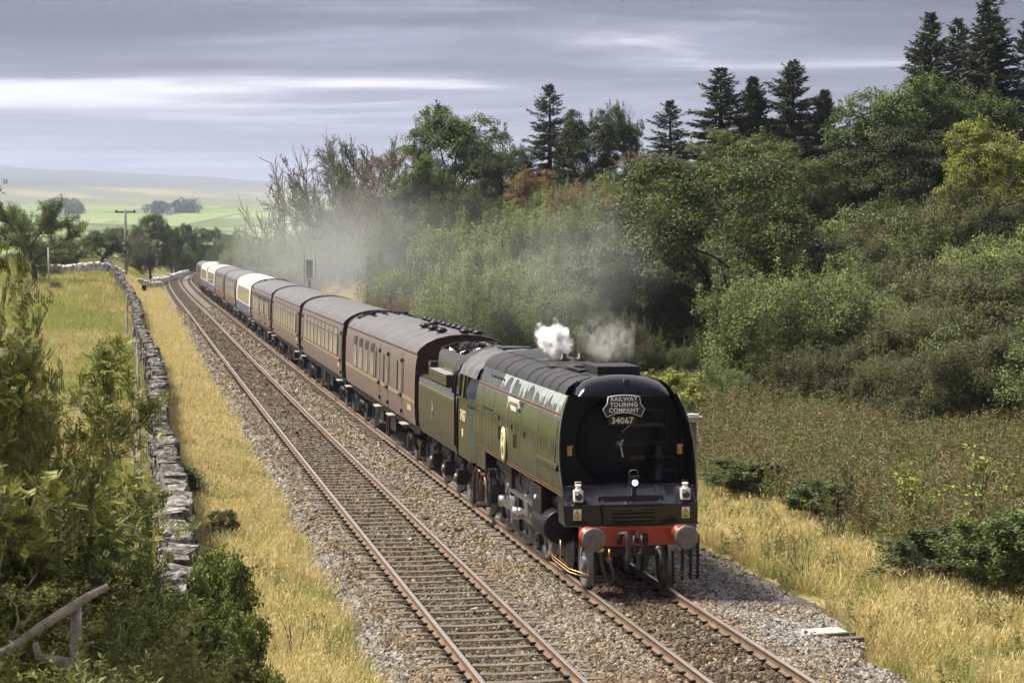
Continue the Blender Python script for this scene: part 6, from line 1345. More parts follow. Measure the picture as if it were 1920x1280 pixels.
B('bush1', 1045, 368, 220, 122, 'pale willow in the smoke left of the big sycamore')
B('bush2', 1110, 430, 210, 110, 'pale willow low in the smoke', leaf='lit')
B('bush0', 1000, 470, 240, 108, 'willow low behind the tender', leaf='sal')
B('bush1', 1080, 520, 220, 100, 'willow nearest the steam plume', leaf='sal')
B('bush2', 900, 500, 230, 108, 'willow behind the second coach end', leaf='sal')
B('bush0', 800, 485, 220, 116, 'willow above the second coach')
B('bush1', 750, 482, 150, 124, 'grey green willow above the third coach', leaf='gry')
B('bush2', 840, 540, 170, 100, 'low green bush touching the coach roof line')
B('bush1', 940, 565, 180, 92, 'low bush behind the brake coach roof domes', leaf='ash')
B('bush0', 722, 545, 110, 104, 'rusty brown bush above the second coach roof', leaf='aut')
B('bush2', 1160, 590, 150, 88, 'low brown bush right behind the steam', leaf='sab')
B('bush1', 970, 400, 150, 138, 'brownish bush under the rusty tree', leaf='sab')
B('bush0', 760, 400, 190, 140, 'dark green bush below the sparse ash', leaf='ash')
B('bush1', 860, 360, 170, 145, 'dark leafy undergrowth below the large ash', leaf='ash')
B('bush2', 665, 425, 150, 172, 'dark bush behind the signal bank', leaf='ash')
B('bush0', 590, 420, 160, 192, 'hazy green bush left of the signal', leaf='lit')
B('bush1', 530, 425, 140, 185, 'hazy bush in the smoke behind the white roofed coach', leaf='sal')
B('bush2', 480, 430, 120, 215, 'hazy bush behind the middle of the train', leaf='sal')
B('bush1', 1120, 345, 190, 132, 'rusty bush below the two dark sycamores', leaf='aut')
B('bush2', 1180, 330, 170, 134, 'pale green bush below the thin birch', leaf='lit')
B('bush0', 1045, 340, 120, 140, 'light green bush under the lone spruce', leaf='lit')
B('bush1', 1580, 400, 190, 112, 'green bush below the dark rounded sycamore', leaf='syc')
B('bush2', 1450, 265, 140, 132, 'pale bushy top under the larch', leaf='lit')
B('bush0', 1590, 290, 120, 125, 'pale bush in the gap below the round topped pine', leaf='lit')
# trees at the far end of the left field and beyond the bend
F = lambda name, kind, u, v, w, d, label, leaf='ash', cat='tree', **k: T(name, kind, u, v, w, d, label, leaf=leaf, cat=cat, group=G_FAR, **k)
F('oak_tree', 'oak', 66, 376, 150, 205, 'spreading open oak at the left field edge', 'lit')
F('oak_tree', 'bush1', 100, 440, 110, 245, 'hazy rounded tree behind the spreading oak', 'gry')
F('hawthorn_tree', 'dense1', 192, 428, 84, 252, 'rounded green tree left of the electricity pole', 'ash')
F('willow_tree', 'sparse1', 238, 425, 70, 290, 'thin grey willow in front of the electricity pole', 'gry')
F('sycamore_tree', 'dense0', 284, 402, 84, 335, 'largest dark tree right of the electricity pole', 'syd')
F('sycamore_tree', 'dense1', 322, 420, 46, 385, 'small dark tree right of the largest far tree', 'syd')
F('sycamore_tree', 'dense0', 350, 420, 40, 410, 'small round hazy tree above the bend', 'ash')
F('sycamore_tree', 'dense1', 396, 428, 86, 420, 'wide hazy dark tree at the tail of the train', 'syd')
F('hawthorn_bush', 'bush2', 330, 455, 66, 395, 'low hazy bush above the far pale wall', 'ash', 'bush')
F('hawthorn_bush', 'bush0', 262, 462, 70, 310, 'dark low bush at the far end of the long wall', 'syd', 'bush')
F('hawthorn_bush', 'bush1', 370, 462, 70, 425, 'hazy bush just past the tail of the train', 'ash', 'bush')
F('hawthorn_bush', 'bush0', 440, 440, 90, 330, 'hazy bush right of the tail of the train', 'ash', 'bush')
# ------------------------------------------------------------------ foreground shrubs on the near left bank
def pinnate_mesh(seed, tips, per, m, Lf=0.17):
    """rowan: each leaf a stalk with paired leaflets"""
    q = np.random.default_rng(seed); T_ = np.array([[tuple(p) for p in t] for t in tips]); nt, k, _ = T_.shape
    f = q.random((nt, per))*(k-1); i = np.minimum(f.astype(int), k-2); g = (f-i)[..., None]; ar = np.arange(nt)[:, None]
    A = (T_[ar, i]*(1-g)+T_[ar, i+1]*g + 0.05*q.normal(size=(nt, per, 3))).reshape(-1, 3); n = len(A)
    D = unit(q.normal(size=(n, 3))*np.array([1, 1, 0.5])+np.array([0, 0, 0.25])); S = unit(np.cross(D, unit(np.array([0, 0, 1.0])+0.5*q.normal(size=(n, 3))))); Nn = np.cross(D, S)
    ln = Lf*q.uniform(.75, 1.2, n)[:, None]; V, F_, tn, c0 = [], [], [], 0; tb = np.clip(0.42+0.3*q.normal(size=n), 0, 1)
    for j in range(13):
        if j == 12: base = A+D*ln; dr = D
        else: base = A + D*ln*(0.22+0.78*(j//2)/6) - Nn*ln*0.10*((j//2)/6)**2; dr = unit(D*0.55 + S*(1 if j % 2 else -1)*0.9 - Nn*0.12)
        L2 = ln*0.36; W2 = ln*0.13; sd_ = unit(np.cross(dr, Nn))
        V.append(np.stack([base, base+dr*L2*0.5+sd_*W2/2, base+dr*L2, base+dr*L2*0.5-sd_*W2/2], 1).reshape(-1, 3)); F_.append(np.arange(4*n).reshape(n, 4)+c0); c0 += 4*n; tn.append(tb)
    return np_mesh('crown', np.concatenate(V), np.concatenate(F_), m, np.clip(np.concatenate(tn)+0.1*q.normal(size=13*n), 0, 1))
br, tp = grow(61, 5.6, 0.07, 10, 6, 4, up=0.42, spread=0.8, start=0.10, lens=(0.62, 0.55, 0.5), wob=0.20)
PROTO['rowan'] = (wood_mesh(br, M_BARK, rmin=0.005), pinnate_mesh(400, tp, 17, LM['row'], 0.18))
br, tp = grow(63, 4.2, 0.05, 10, 6, 5, up=0.45, spread=0.9, start=0.05, lens=(0.62, 0.5, 0.5), wob=0.18)
PROTO['rowan_low'] = (wood_mesh(br, M_BARK, rmin=0.005), pinnate_mesh(401, tp, 15, LM['row'], 0.17))
for i in range(3):
    br, tp = grow(65+i, 2.2, 0.035, 9, 6, 5, up=1.0, spread=0.62, start=0.04, lens=(0.75, 0.5, 0.5), wob=0.16)
    PROTO['alder%d' % i] = (wood_mesh(br, M_BARKG, rmin=0.0045), tip_leaves(410+i, tp, 34, 0.14, 0.070, 0.058, LM['haz'], up=0.3, clump=0.3))
for i in range(2):
    br, tp = grow(75+i, 2.0, 0.022, 8, 4, 3, up=1.6, spread=0.35, start=0.03, lens=(0.8, 0.35, 0.4), wob=0.12)
    PROTO['sapling%d' % i] = (wood_mesh(br, M_BARK, rmin=0.006), tip_leaves(430+i, tp, 6, 0.10, 0.10, 0.06, LM['yel'], frac=0.6, clump=0.3))
for k_ in ('rowan', 'rowan_low', 'alder0', 'alder1', 'alder2', 'sapling0', 'sapling1'):
    cm = PROTO[k_][1]; a_ = np.empty(len(cm.vertices)*3, np.float32); cm.vertices.foreach_get('co', a_); a_ = a_.reshape(-1, 3)
    PROTO_BB[k_] = (float(np.percentile(a_[:, 0], 99)-np.percentile(a_[:, 0], 1)), float(np.percentile(a_[:, 2], 99.7)))
G_FORE = 'foreground shrubs on the near left bank'
S = lambda name, kind, u, v, w, d, label, leaf=None, cat='bush', **k: T(name, kind, u, v, w, d, label, leaf=leaf, cat=cat, group=G_FORE, **k)
S('rowan_tree', 'rowan', -12, 215, 470, 22.5, 'tall rowan with feathery leaves cut by the left edge', cat='tree', rz=0.6)
S('rowan_tree', 'rowan_low', -40, 500, 640, 21.5, 'lower rowan in front of the tall one at the left edge', cat='tree', rz=2.0)
S('rowan_tree', 'rowan_low', 50, 640, 520, 24.0, 'rowan branches reaching over the field grass, right of the tall rowan', cat='tree', rz=4.1)
S('hazel_bush', 'alder0', 215, 860, 210, 27.5, 'dark leafy hazel against the left of the stone wall', leaf='haz')
S('hazel_bush', 'alder1', 120, 860, 260, 25.5, 'dark hazel left of the one touching the wall', leaf='haz')
S('hazel_bush', 'alder2', 20, 900, 280, 24.0, 'dark hazel behind the dead branch at the left edge', leaf='haz')
S('hazel_bush', 'alder1', 235, 955, 150, 28.5, 'hazel filling the gap beside the wall, below the dark fence post', leaf='haz')
S('bramble_bush', 'alder0', 232, 1080, 130, 26.6, 'yellow green bramble in front of the dark hazels', leaf='yel')
S('bramble_bush', 'alder2', 180, 1090, 190, 24.6, 'green bramble behind the broken post', leaf='row')
S('alder_bush', 'alder1', 420, 1030, 200, 27.2, 'alder sapling on the grass right of the stone wall', leaf='haz')
S('alder_bush', 'alder2', 372, 1120, 120, 25.8, 'alder shoots hiding the near end of the wall', leaf='haz')
S('alder_bush', 'alder0', 465, 1140, 130, 26.4, 'small alder right of the sapling at the bottom', leaf='haz')
S('bramble_bush', 'alder1', 60, 1120, 260, 21.8, 'low bramble under the dead branch', leaf='row')
S('bramble_bush', 'alder0', 290, 1215, 100, 24.4, 'low bramble beside the boulders', leaf='haz')
# dead tree and boulders
M_DEAD = mat('bleached_dead_wood', (0.17, 0.135, 0.10), 0.9, 0, 0.2, 9, col2=(0.48, 0.44, 0.38), bump=0.5, bscale=40)
pb = at(146, 1290, 20.5); zg = ground_at(pb.x, 20.5)
dt = empty('dead_tree', (pb.x, 20.5, min(zg, pb.z-0.2))); tag(dt, 'broken dead tree trunk with a bleached branch lying across its top', 'tree'); do = Vector(dt.location)
P3 = lambda u, v, d: tuple(at(u, v, d)-do)
b = MB(); b.tube([P3(150, 1330, 20.5), P3(146, 1250, 20.5), P3(142, 1190, 20.5), P3(143, 1132, 20.5)], [0.085, 0.066, 0.06, 0.05], 9); b.build('trunk', M_DEAD, dt)
b = MB(); b.tube([P3(-40, 1248, 20.2), P3(20, 1214, 20.3), P3(80, 1172, 20.35), P3(140, 1134, 20.4), P3(170, 1115, 20.45), P3(203, 1098, 20.5)], [0.045, 0.042, 0.046, 0.05, 0.04, 0.03], 8); b.build('fallen_branch', M_DEAD, dt)
b = MB(); b.tube([P3(66, 1204, 20.5), P3(72, 1230, 20.5), P3(100, 1237, 20.5), P3(125, 1240, 20.5), P3(142, 1268, 20.5)], [0.03, 0.045, 0.045, 0.055, 0.06], 8); b.build('snag', M_DEAD, dt)
b = MB(); b.tube([P3(155, 1212, 20.5), P3(164, 1207, 20.45), P3(174, 1203, 20.4)], [0.03, 0.024, 0.015], 6); b.build('twig_stub', M_DEAD, dt)
b = MB(); b.tube([P3(25, 1195, 20.3), P3(34, 1160, 20.3), P3(30, 1135, 20.3), P3(8, 1110, 20.3)], [0.012, 0.011, 0.009, 0.006], 5); b.tube([P3(40, 1178, 20.3), P3(58, 1150, 20.35), P3(77, 1128, 20.4)], [0.014, 0.012, 0.006], 5); b.build('dead_twig', M_DEAD, dt)
def boulder(seed, px, d, size, label):
    p = at(px[0], px[1], d); q = np.random.default_rng(seed); b = bmesh.new(); bmesh.ops.create_icosphere(b, subdivisions=2, radius=0.5)
    for v in b.verts:
        n_ = 0.82+0.4*vnoise(np.array([v.co.x*3+seed]), np.array([v.co.y*3+v.co.z*2.3]), seed)[0]; v.co = Vector((v.co.x*size[0]*n_, v.co.y*size[1]*n_, v.co.z*size[2]*n_))
    bmesh.ops.dissolve_limit(b, angle_limit=R(18), verts=b.verts, edges=b.edges); bmesh.ops.triangulate(b, faces=b.faces)
    me = bpy.data.meshes.new('boulder'); b.to_mesh(me); b.free(); me.materials.append(M_ROCK); o = link('boulder', me); o.location = p; o.rotation_euler = (0, 0, q.uniform(0, 6)); return tag(o, label, 'rock', 'tumbled rocks at the near end of the wall')
boulder(1, (232, 1262), 25.0, (0.55, 0.5, 0.36), 'flat pale boulder at the bottom edge, lowest of the heap')
boulder(2, (268, 1245), 25.3, (0.36, 0.4, 0.42), 'pale pointed boulder right of the flat one')
boulder(3, (262, 1205), 25.9, (0.75, 0.6, 0.42), 'dark mossy boulder behind the pale ones')
boulder(4, (312, 1205), 26.4, (0.45, 0.5, 0.40), 'grey boulder at the foot of the wall end')

# ------------------------------------------------------------------ grass, weeds, undergrowth (uncountable)
def tuft(name, seed, n, r, hmin, hmax, w, m, lean=0.35, seedheads=0.0):
    q = np.random.default_rng(seed); a = q.uniform(0, 6.28, n); rr = r*np.sqrt(q.random(n)); P = np.stack([rr*np.cos(a), rr*np.sin(a), np.full(n, -0.03)], -1)
    D = np.stack([q.normal(0, lean, n), q.normal(0, lean, n), np.ones(n)], -1); V, F_ = leaf_quads(P, D, q.uniform(hmin, hmax, n), w*q.uniform(.7, 1.3, n), q)
    tint = np.clip(0.5+0.3*q.normal(size=n), 0, 1)
    if seedheads:
        k = int(n*seedheads); ii = q.choice(n, k, replace=False); T2 = V.reshape(-1, 4, 3)[ii, 2]; V2, F2 = leaf_quads(T2-0.04*unit(D[ii]), D[ii]+0.25*q.normal(size=(k, 3)), 0.09, 0.014, q)
        F_ = np.concatenate([F_, F2+len(V)]); V = np.concatenate([V, V2]); tint = np.concatenate([tint, np.ones(k)])
    return np_mesh(name, V, F_, m, tint)
def herb(name, seed, n_st, h, r, L_, W_, m, per=22):
    q = np.random.default_rng(seed); Ps, Ds, Ls, Ws = [], [], [], []
    for k in range(n_st):
        a, rr = q.uniform(0, 6.28), r*math.sqrt(q.random()); b0 = np.array([rr*math.cos(a), rr*math.sin(a), -0.03]); hh = h*q.uniform(.6, 1.1); d = unit(np.array([q.normal(0, .16), q.normal(0, .16), 1.0]))
        Ps.append(b0[None]); Ds.append(d[None]); Ls.append([hh]); Ws.append([0.014])
        f = q.uniform(0.2, 1.0, per); Ps.append(b0+d*hh*f[:, None]); dd = q.normal(size=(per, 3)); dd[:, 2] = np.abs(dd[:, 2])*0.5+0.1; Ds.append(dd); Ls.append(L_*q.uniform(.6, 1.2, per)*(1.2-0.6*f)); Ws.append(np.full(per, W_))
    P, D, L2, W2 = map(np.concatenate, (Ps, Ds, Ls, Ws)); V, F_ = leaf_quads(P, D, L2, W2, q); return np_mesh(name, V, F_, m, np.clip(0.5+0.32*q.normal(size=len(P)), 0, 1))
GM_DRY = leaf_mat('dry_grass', (0.38, 0.295, 0.11), (0.72, 0.62, 0.31), rough=0.7, trans=0.35)
GM_MIX = leaf_mat('green_gold_grass', (0.22, 0.25, 0.065), (0.50, 0.47, 0.17), rough=0.7, trans=0.35)
GM_GRN = leaf_mat('field_grass', (0.24, 0.29, 0.055), (0.52, 0.52, 0.15), rough=0.7, trans=0.35)
GM_WEED = leaf_mat('willowherb_green', (0.090, 0.115, 0.030), (0.25, 0.27, 0.080), trans=0.3)
GM_WBRN = leaf_mat('willowherb_brown', (0.130, 0.100, 0.042), (0.29, 0.235, 0.11), trans=0.25)
GM_SEED = leaf_mat('thistledown', (0.45, 0.42, 0.34), (0.75, 0.72, 0.62), trans=0.3)
def put(P2, s_):
    return np.stack([P2[:, 0], P2[:, 1], terrain(P2[:, 0], P2[:, 1])], -1)
def strew(name, protos, blocks, label, cat, tilt=0.15):
    """blocks: (s0, s1, off0, off1, per square metre, scale lo, hi, chooser(s, off) -> keep probability, kinds)"""
    PP, SS, II = [], [], []
    for s0, s1, o0, o1, dens, lo, hi, fn, kinds in blocks:
        n = int((s1-s0)*(o1-o0)*dens); s_ = RNG.uniform(s0, s1, n); o_ = RNG.uniform(o0, o1, n); x, y, _ = tr(s_, o_); p = np.stack([x, y], -1)
        keep = (RNG.random(n) < fn(s_, o_, x, y)) & (np.abs(x) < 0.27*np.maximum(y, 20)+3) & (y > 17) & ((name == 'bank_weeds') | ~((o_ < -4.6) & (y < 33))); p = p[keep]
        PP.append(put(p, None)); SS.append(RNG.uniform(lo, hi, len(p))); II.append(RNG.choice(kinds, len(p)))
    P_, S_, I_ = map(np.concatenate, (PP, SS, II)); n = len(P_); rot = np.stack([RNG.normal(0, tilt, n), RNG.normal(0, tilt, n), RNG.uniform(0, 6.28, n)], -1)
    return scatter(name, protos, P_, rot, S_, I_, label, cat)
one = lambda s, o, x, y: np.ones_like(s)
wall_off = lambda x, y: x - np.interp(y, wy, wx)          # metres right of the wall's centre line
edge_l = lambda s, o, x, y: smooth01((-(o) - 1.95 + 0.5*edge_n(s, 51) - 0.15)/0.25)*(wall_off(x, y) > 0.30)
rlim = lambda s: 3.45 + 1.0*edge_n(s, 57) - np.interp(s, [-34, 3, 8, 60, 120, 430], [1.0, 0.9, 0, 0.1, 1.0, 1.0])
weed_e = lambda s: 6.3 + 2.2*(fbm(s*0.15, s*0+3, 8, 3)-0.3) - np.interp(s, [-10, 4, 14, 30], [0.0, 0.0, 0.4, 0.6])
edge_r = lambda s, o, x, y: smooth01((o-SPACING-rlim(s))/0.3)*smooth01((weed_e(s)+1.2-(o-SPACING))/1.2)
gdry = [tuft('grass_tuft_%d' % i, 500+i, 90, 0.28, 0.16, 0.50, 0.013, GM_DRY, 0.42, 0.3) for i in range(3)] + [tuft('grass_tuft_m%d' % i, 510+i, 90, 0.28, 0.12, 0.38, 0.014, GM_MIX, 0.45, 0.15) for i in range(2)]
strew('dry_grass', gdry, [
 (-8, 40, -5.6, -1.8, 15, 0.75, 1.25, lambda s, o, x, y: edge_l(s, o, x, y)*(fbm(x*0.5, y*0.35, 33, 3) > 0.42), [0, 1, 2]), (-8, 40, -5.6, -1.8, 14, 0.8, 1.3, edge_l, [3, 4, 0, 3, 4]), (40, 100, -6.0, -1.7, 14, 0.9, 1.4, edge_l, [0, 1, 2, 0, 1, 2, 3]), (100, 300, -8.5, -1.7, 5, 1.1, 1.7, edge_l, [0, 1, 2]),
 (-9, 45, SPACING+2.0, SPACING+8.5, 15, 0.75, 1.35, lambda s, o, x, y: edge_r(s, o, x, y)*(fbm(x*0.5, y*0.35, 33, 3) > 0.42), [0, 1, 2]), (-9, 45, SPACING+2.0, SPACING+8.5, 12, 0.8, 1.3, edge_r, [3, 4, 0, 3, 4]), (45, 100, SPACING+2.5, SPACING+8.5, 8, 0.9, 1.4, edge_r, [0, 1, 2, 3]),
 (98, 175, SPACING+2.6, SPACING+13, 7, 1.0, 1.6, lambda s, o, x, y: smooth01((11.5-(o-SPACING))/3), [0, 1, 2, 0, 1, 3])], 'dry golden grass along both sides of the railway', 'grass')
gfld = [tuft('field_tuft_%d' % i, 520+i, 80, 0.34, 0.14, 0.40, 0.020, GM_GRN, 0.5) for i in range(3)] + [tuft('field_tuft_d%d' % i, 530+i, 80, 0.32, 0.25, 0.60, 0.018, GM_DRY, 0.4, 0.2) for i in range(2)] + [tuft('field_tuft_m%d' % i, 540+i, 80, 0.32, 0.2, 0.55, 0.02, GM_MIX, 0.45) for i in range(2)]
rushy = lambda x, y: fbm(x*0.16, y*0.09, 91, 3)
fldL = lambda s, o, x, y: 1.0*(wall_off(x, y) < -0.35)*smooth01((0.72-rushy(x, y))/0.25); fldD = lambda s, o, x, y: 1.0*(wall_off(x, y) < -0.35)*smooth01((rushy(x, y)-0.45)/0.25)
strew('field_grass', gfld, [(-10, 60, -16, -4.6, 20, 0.8, 1.2, fldL, [0, 1, 2, 5, 6]), (-10, 60, -16, -4.6, 10, 0.8, 1.2, fldD, [3, 4, 5, 6]),
 (60, 140, -30, -4.6, 10, 1.0, 1.5, fldL, [0, 1, 2, 5]), (60, 140, -30, -4.6, 5, 0.9, 1.4, fldD, [3, 4, 5, 6]), (140, 300, -60, -5, 3.2, 1.3, 2.0, fldL, [0, 1, 2, 5]), (140, 300, -60, -5, 1.5, 1.2, 1.9, fldD, [3, 5, 6])], 'rough tussocky pasture left of the stone wall', 'grass')
hw = [herb('weed_%d' % i, 550+i, 7, 0.95, 0.30, 0.15, 0.035, GM_WEED, 26) for i in range(3)] + [herb('weed_b%d' % i, 560+i, 7, 1.05, 0.30, 0.13, 0.03, GM_WBRN, 24) for i in range(3)] + [herb('weed_s%d' % i, 570+i, 3, 1.1, 0.25, 0.05, 0.03, GM_SEED, 5) for i in range(1)]
weedy = lambda s, o, x, y: smooth01((o-SPACING-weed_e(s))/0.7)
strew('weeds', hw, [(-9, 40, SPACING+4.5, SPACING+24, 11, 0.7, 1.25, weedy, [0, 1, 2, 3, 4, 5, 3, 4, 0, 1, 6]), (40, 110, SPACING+4.5, SPACING+34, 6, 0.9, 1.5, weedy, [0, 1, 2, 3, 4, 5, 0, 1, 0, 6]),
 (-9, 60, SPACING+3.2, SPACING+8, 0.9, 0.4, 0.8, one, [0, 1, 2, 3]), (-6, 90, -4.6, -2.3, 0.7, 0.3, 0.65, edge_l, [0, 1, 2, 3, 4])], 'tall brown and green willowherb covering the flat ground right of the track', 'weeds')
strew('bank_weeds', hw[:3]+gdry[3:], [(-14, 4, -16, -4.9, 9, 0.6, 1.1, one, [0, 1, 2, 3, 4])], 'rank green weeds under the shrubs on the near left bank', 'weeds')
und = [PROTO['bush0'][1], PROTO['bush1'][1], PROTO['bush2'][1]]
def und_mesh(i, seed, m): return crown_mesh(seed, lobes(12, 1.5, 0.8, 0.7, 0.6, seed), 190, 60, 0.28, 0.085, 0.042, m, up=0.5, low=-0.6)
ug = [und_mesh(0, 601, LM['ash']), und_mesh(1, 602, LM['gry']), und_mesh(2, 603, LM['sal']), und_mesh(3, 604, LM['sab'])]
bankp = lambda s, o, x, y: smooth01((o-SPACING-bank_start(s)-np.where(s > 98, 10.5, 1.0))/3)
strew('undergrowth', ug, [(-5, 105, SPACING+14, SPACING+62, 0.16, 0.9, 1.7, bankp, [0, 1, 2, 3]), (80, 250, SPACING+13, SPACING+60, 0.10, 1.0, 2.0, bankp, [0, 1, 2, 3, 0]),
 (-8, 75, SPACING+7.5, SPACING+22, 0.14, 0.28, 0.60, weedy, [0, 1, 2, 3, 0]), (150, 330, -90, -12, 0.006, 0.6, 1.2, lambda s, o, x, y: 1.0*(wall_off(x, y) < -3), [0, 1])], 'scrub and brambles filling the bank between the trees', 'undergrowth', 0.1)
# saplings, brambles and dead stems one can point to
G_SAP = 'saplings and brambles right of the track'
K = lambda name, kind, u, vb, h, w, d, label, leaf, cat='bush': (lambda p: tag(plant(name, kind, p.x, d, label, h=h, w=w, leaf=leaf, cat=cat), None, None, G_SAP))(at(u, vb, d))
K('birch_sapling', 'sapling0', 1715, 1020, 2.0, 1.3, 45, 'yellow leaved sapling in the middle of the weeds', 'yel', 'tree')
K('birch_sapling', 'sapling1', 1845, 1010, 2.4, 1.7, 44, 'taller yellow green sapling near the right edge', 'yel', 'tree')
K('birch_sapling', 'sapling1', 1560, 1000, 2.0, 1.0, 47, 'thin sapling with a few yellow leaves at the grass edge', 'sab', 'tree')
K('bramble_bush', 'alder2', 1745, 1110, 1.2, 2.0, 41.5, 'low dark bramble jutting into the dry grass', 'syd')
K('bramble_bush', 'alder1', 1880, 1160, 1.7, 2.4, 39.0, 'dark bramble at the lower right edge', 'ash')
K('bramble_bush', 'alder0', 1420, 950, 1.2, 2.6, 54, 'dark green bramble at the weed edge near the locomotive', 'ash')
K('bramble_bush', 'alder1', 1540, 985, 1.1, 2.2, 50, 'dark low bramble right of the one near the locomotive', 'ash')
K('sycamore_bush', 'alder2', 1235, 740, 2.2, 2.6, 72, 'yellow green bush beside the locomotive roof', 'yel')
K('sycamore_bush', 'alder0', 915, 640, 2.6, 2.0, 88, 'small yellow bush behind the tender coal', 'yel')
K('nettle_bush', 'alder1', 345, 850, 1.0, 1.7, 55, 'green nettle patch on the dry grass right of the wall', 'ash')
K('nettle_bush', 'alder0', 415, 930, 0.9, 0.9, 47.5, 'thin green weed standing alone in the dry grass', 'sab')
def twigs(u, v, d, h, label, seed):
    p = at(u, v, d); q = random.Random(seed); b = MB()
    for k in range(5):
        a = q.uniform(-.45, .45); pts = [Vector((q.uniform(-.06, .06), q.uniform(-.06, .06), -0.05))]
        for j in range(4): pts.append(pts[-1]+Vector((a*h*0.22+q.gauss(0, .03), q.gauss(0, .03), h/4*q.uniform(.8, 1.1))))
        b.tube(pts, [0.014, 0.012, 0.009, 0.006, 0.003], 4)
    o = b.build('dead_shrub', M_BARK); o.location = (p.x, d, ground_at(p.x, d)); return tag(o, label, 'dead plant', 'dead stems in the dry grass')
twigs(1505, 1105, 42.2, 1.0, 'bare dark stems standing at the ballast edge, right of the locomotive', 1)
twigs(1555, 1010, 46.5, 1.3, 'thin bare stems at the edge of the weeds', 2)
twigs(555, 1240, 34.5, 0.9, 'pale dead stalk in the grass at the bottom, left of the empty track', 3)
# far woods and farms on the valley side
def far_wood(u0, u1, v, d, h, label, seed):
    q = np.random.default_rng(seed); a, c = at(u0, v, d), at(u1, v, d); n = 9; bl = []
    for k in range(n):
        f = (k+0.5)/n; x = a.x+(c.x-a.x)*f; y = d+q.uniform(-.03, .03)*d; hh = h*q.uniform(.6, 1.05); bl.append((x-a.x, y-d, hh*0.5, hh*0.62*1.1, hh*0.6, hh*0.55))
    o = link('distant_wood', crown_mesh(seed, bl, 420, 14, h*0.11, h*0.10, h*0.07, LM['syd'], low=-0.9)); o.location = (a.x, d, ground_at((a.x+c.x)/2, d)-0.1*h); return tag(o, label, 'wood', kind='stuff')
far_wood(85, 152, 400, 2250, 17, 'dark wood on the valley side, left of the pair', 701)
far_wood(292, 318, 392, 2350, 13, 'small dark copse on the valley side', 702)
far_wood(326, 372, 398, 2350, 15, 'rounded dark wood right of the small copse', 703)
def farm(u, v, d, label, sc=1.0):
    p = at(u, v, d); t = empty('farmhouse', (p.x, d, ground_at(p.x, d)), 0.3); tag(t, label, 'house', 'white farms on the valley side')
    b = MB(); b.box((0, 0, 2.5*sc), (13*sc, 7*sc, 7*sc)); w_ = b.build('wall', M_WHITE, t); b = MB(); b.prism([(-4*sc, 6*sc), (4*sc, 6*sc), (0, 9.5*sc)], 'x', -7*sc, 7*sc); r_ = b.build('roof', M_CROOF, t); b = MB(); b.box((5*sc, 0, 9.5*sc), (1.2*sc, 1.2*sc, 2.5*sc)); b.build('chimney', M_CONC, r_)
    for q in (-3.5, 0, 3.5): b = MB(); b.box((q*sc, -3.53*sc, 3.5*sc), (1.3*sc, 0.1, 1.6*sc)); b.build('window', M_WIND, w_)
farm(108, 402, 2180, 'white farmhouse at the foot of the left valley wood', 1.0); farm(141, 418, 1850, 'small white barn alone on a green valley field', 0.6); farm(318, 395, 2300, 'white farmhouse between the copse and the rounded wood', 0.7)
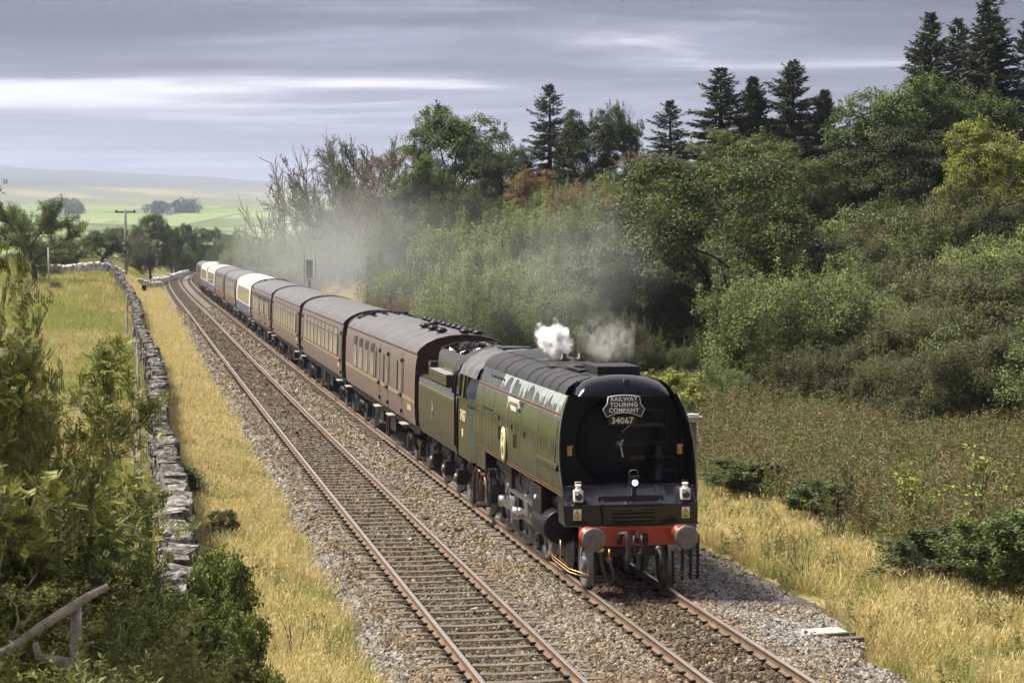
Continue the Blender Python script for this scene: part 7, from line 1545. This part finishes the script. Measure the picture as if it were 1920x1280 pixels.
# ------------------------------------------------------------------ air, steam and smoke
def volume_mat(name, col, aniso, build):
    m = bpy.data.materials.new(name); m.use_nodes = True; t = m.node_tree; t.nodes.clear(); o = t.nodes.new('ShaderNodeOutputMaterial'); v = t.nodes.new('ShaderNodeVolumePrincipled')
    v.inputs['Color'].default_value = (*col, 1); v.inputs['Anisotropy'].default_value = aniso; t.links.new(v.outputs[0], o.inputs['Volume']); build(t, v); return m
ztop = float(GZ.max())+3.0; zbot = float(GZ.min())-1.0
hb = MB(); hb.box((0, 7485, (ztop+zbot)/2), (18400, 15100, ztop-zbot))
def hz_build(t, v): v.inputs['Density'].default_value = 1.2e-4
tag(hb.build('haze', volume_mat('valley_haze', (0.62, 0.67, 0.92), 0.25, hz_build)), 'thin bluish air between the railway and the fells', 'haze', kind='stuff')
def puff_build(dens, scale, lo, hi, falloff=1.0, warp=0.0, detail=4):
    def f(t, v):
        nd = t.nodes.new; lk = t.links.new; tc_ = nd('ShaderNodeTexCoord'); mp_ = nd('ShaderNodeMapping'); mp_.inputs['Location'].default_value = (-1, -1, -1); mp_.inputs['Scale'].default_value = (2, 2, 2); lk(tc_.outputs['Generated'], mp_.inputs[0])
        ln = nd('ShaderNodeVectorMath'); ln.operation = 'LENGTH'; lk(mp_.outputs[0], ln.inputs[0]); r = nd('ShaderNodeMapRange'); r.interpolation_type = 'SMOOTHSTEP'; r.inputs[1].default_value = 1.0; r.inputs[2].default_value = 1.0-falloff; dn = nd('ShaderNodeTexNoise'); dn.inputs['Scale'].default_value = scale*0.8; dn.inputs['Detail'].default_value = 5; dn.inputs['Roughness'].default_value = 0.65; lk(tc_.outputs['Object'], dn.inputs['Vector'])
        ma = nd('ShaderNodeMath'); ma.operation = 'MULTIPLY_ADD'; lk(dn.outputs[0], ma.inputs[0]); ma.inputs[1].default_value = warp; lk(ln.outputs['Value'], ma.inputs[2]); mb_ = nd('ShaderNodeMath'); mb_.operation = 'SUBTRACT'; lk(ma.outputs[0], mb_.inputs[0]); mb_.inputs[1].default_value = warp*0.32; lk(mb_.outputs[0], r.inputs[0])
        n = nd('ShaderNodeTexNoise'); n.inputs['Scale'].default_value = scale; n.inputs['Detail'].default_value = detail; n.inputs['Roughness'].default_value = 0.62; n.inputs['Distortion'].default_value = 0.5; lk(tc_.outputs['Object'], n.inputs['Vector'])
        r2 = nd('ShaderNodeMapRange'); r2.inputs[1].default_value = lo; r2.inputs[2].default_value = hi; lk(n.outputs[0], r2.inputs[0])
        m1 = nd('ShaderNodeMath'); m1.operation = 'MULTIPLY'; lk(r.outputs[0], m1.inputs[0]); lk(r2.outputs[0], m1.inputs[1]); m2 = nd('ShaderNodeMath'); m2.operation = 'MULTIPLY'; lk(m1.outputs[0], m2.inputs[0]); m2.inputs[1].default_value = dens; lk(m2.outputs[0], v.inputs['Density'])
    return f
def puff(name, loc, rad, m, label, cat, rz=LA):
    b = MB(); b.ball((0, 0, 0), rad, 20, 12); o = b.build(name, m); o.location = loc; o.rotation_euler = (0, 0, rz); return tag(o, label, cat, kind='stuff')
p = at(1040, 640, 45.3); puff('steam', p, (0.60, 0.6, 0.55), volume_mat('white_steam', (1, 1, 1), 0.0, puff_build(75, 3.2, 0.30, 0.50, 0.35, 1.9)), 'dense white steam blowing from the safety valves', 'steam')
p = at(1140, 640, 43.0); puff('steam', p, (0.95, 0.8, 0.8), volume_mat('thin_steam', (1, 1, 1), 0.1, puff_build(2.6, 3.0, 0.45, 0.70, 0.6, 1.2)), 'thin wisps of steam rising from the chimney', 'steam')
x1, y1, a1 = tr(110, SPACING+3.5)
puff('smoke', (float(x1), float(y1), 5.0), (9, 90, 7.0), volume_mat('train_smoke', (0.90, 0.95, 1.0), 0.0, puff_build(0.024, 0.16, 0.38, 0.66, 0.95, 0.6, detail=3)), 'thin grey smoke drifting back over the train', 'smoke', -float(a1))
p = at(1075, 500, 62); puff('smoke', p, (3.4, 10, 3.4), volume_mat('near_smoke', (0.90, 0.95, 1.0), 0.0, puff_build(0.08, 0.35, 0.42, 0.66, 0.95, 0.8, detail=3)), 'pale smoke hanging in front of the willows behind the locomotive', 'smoke')
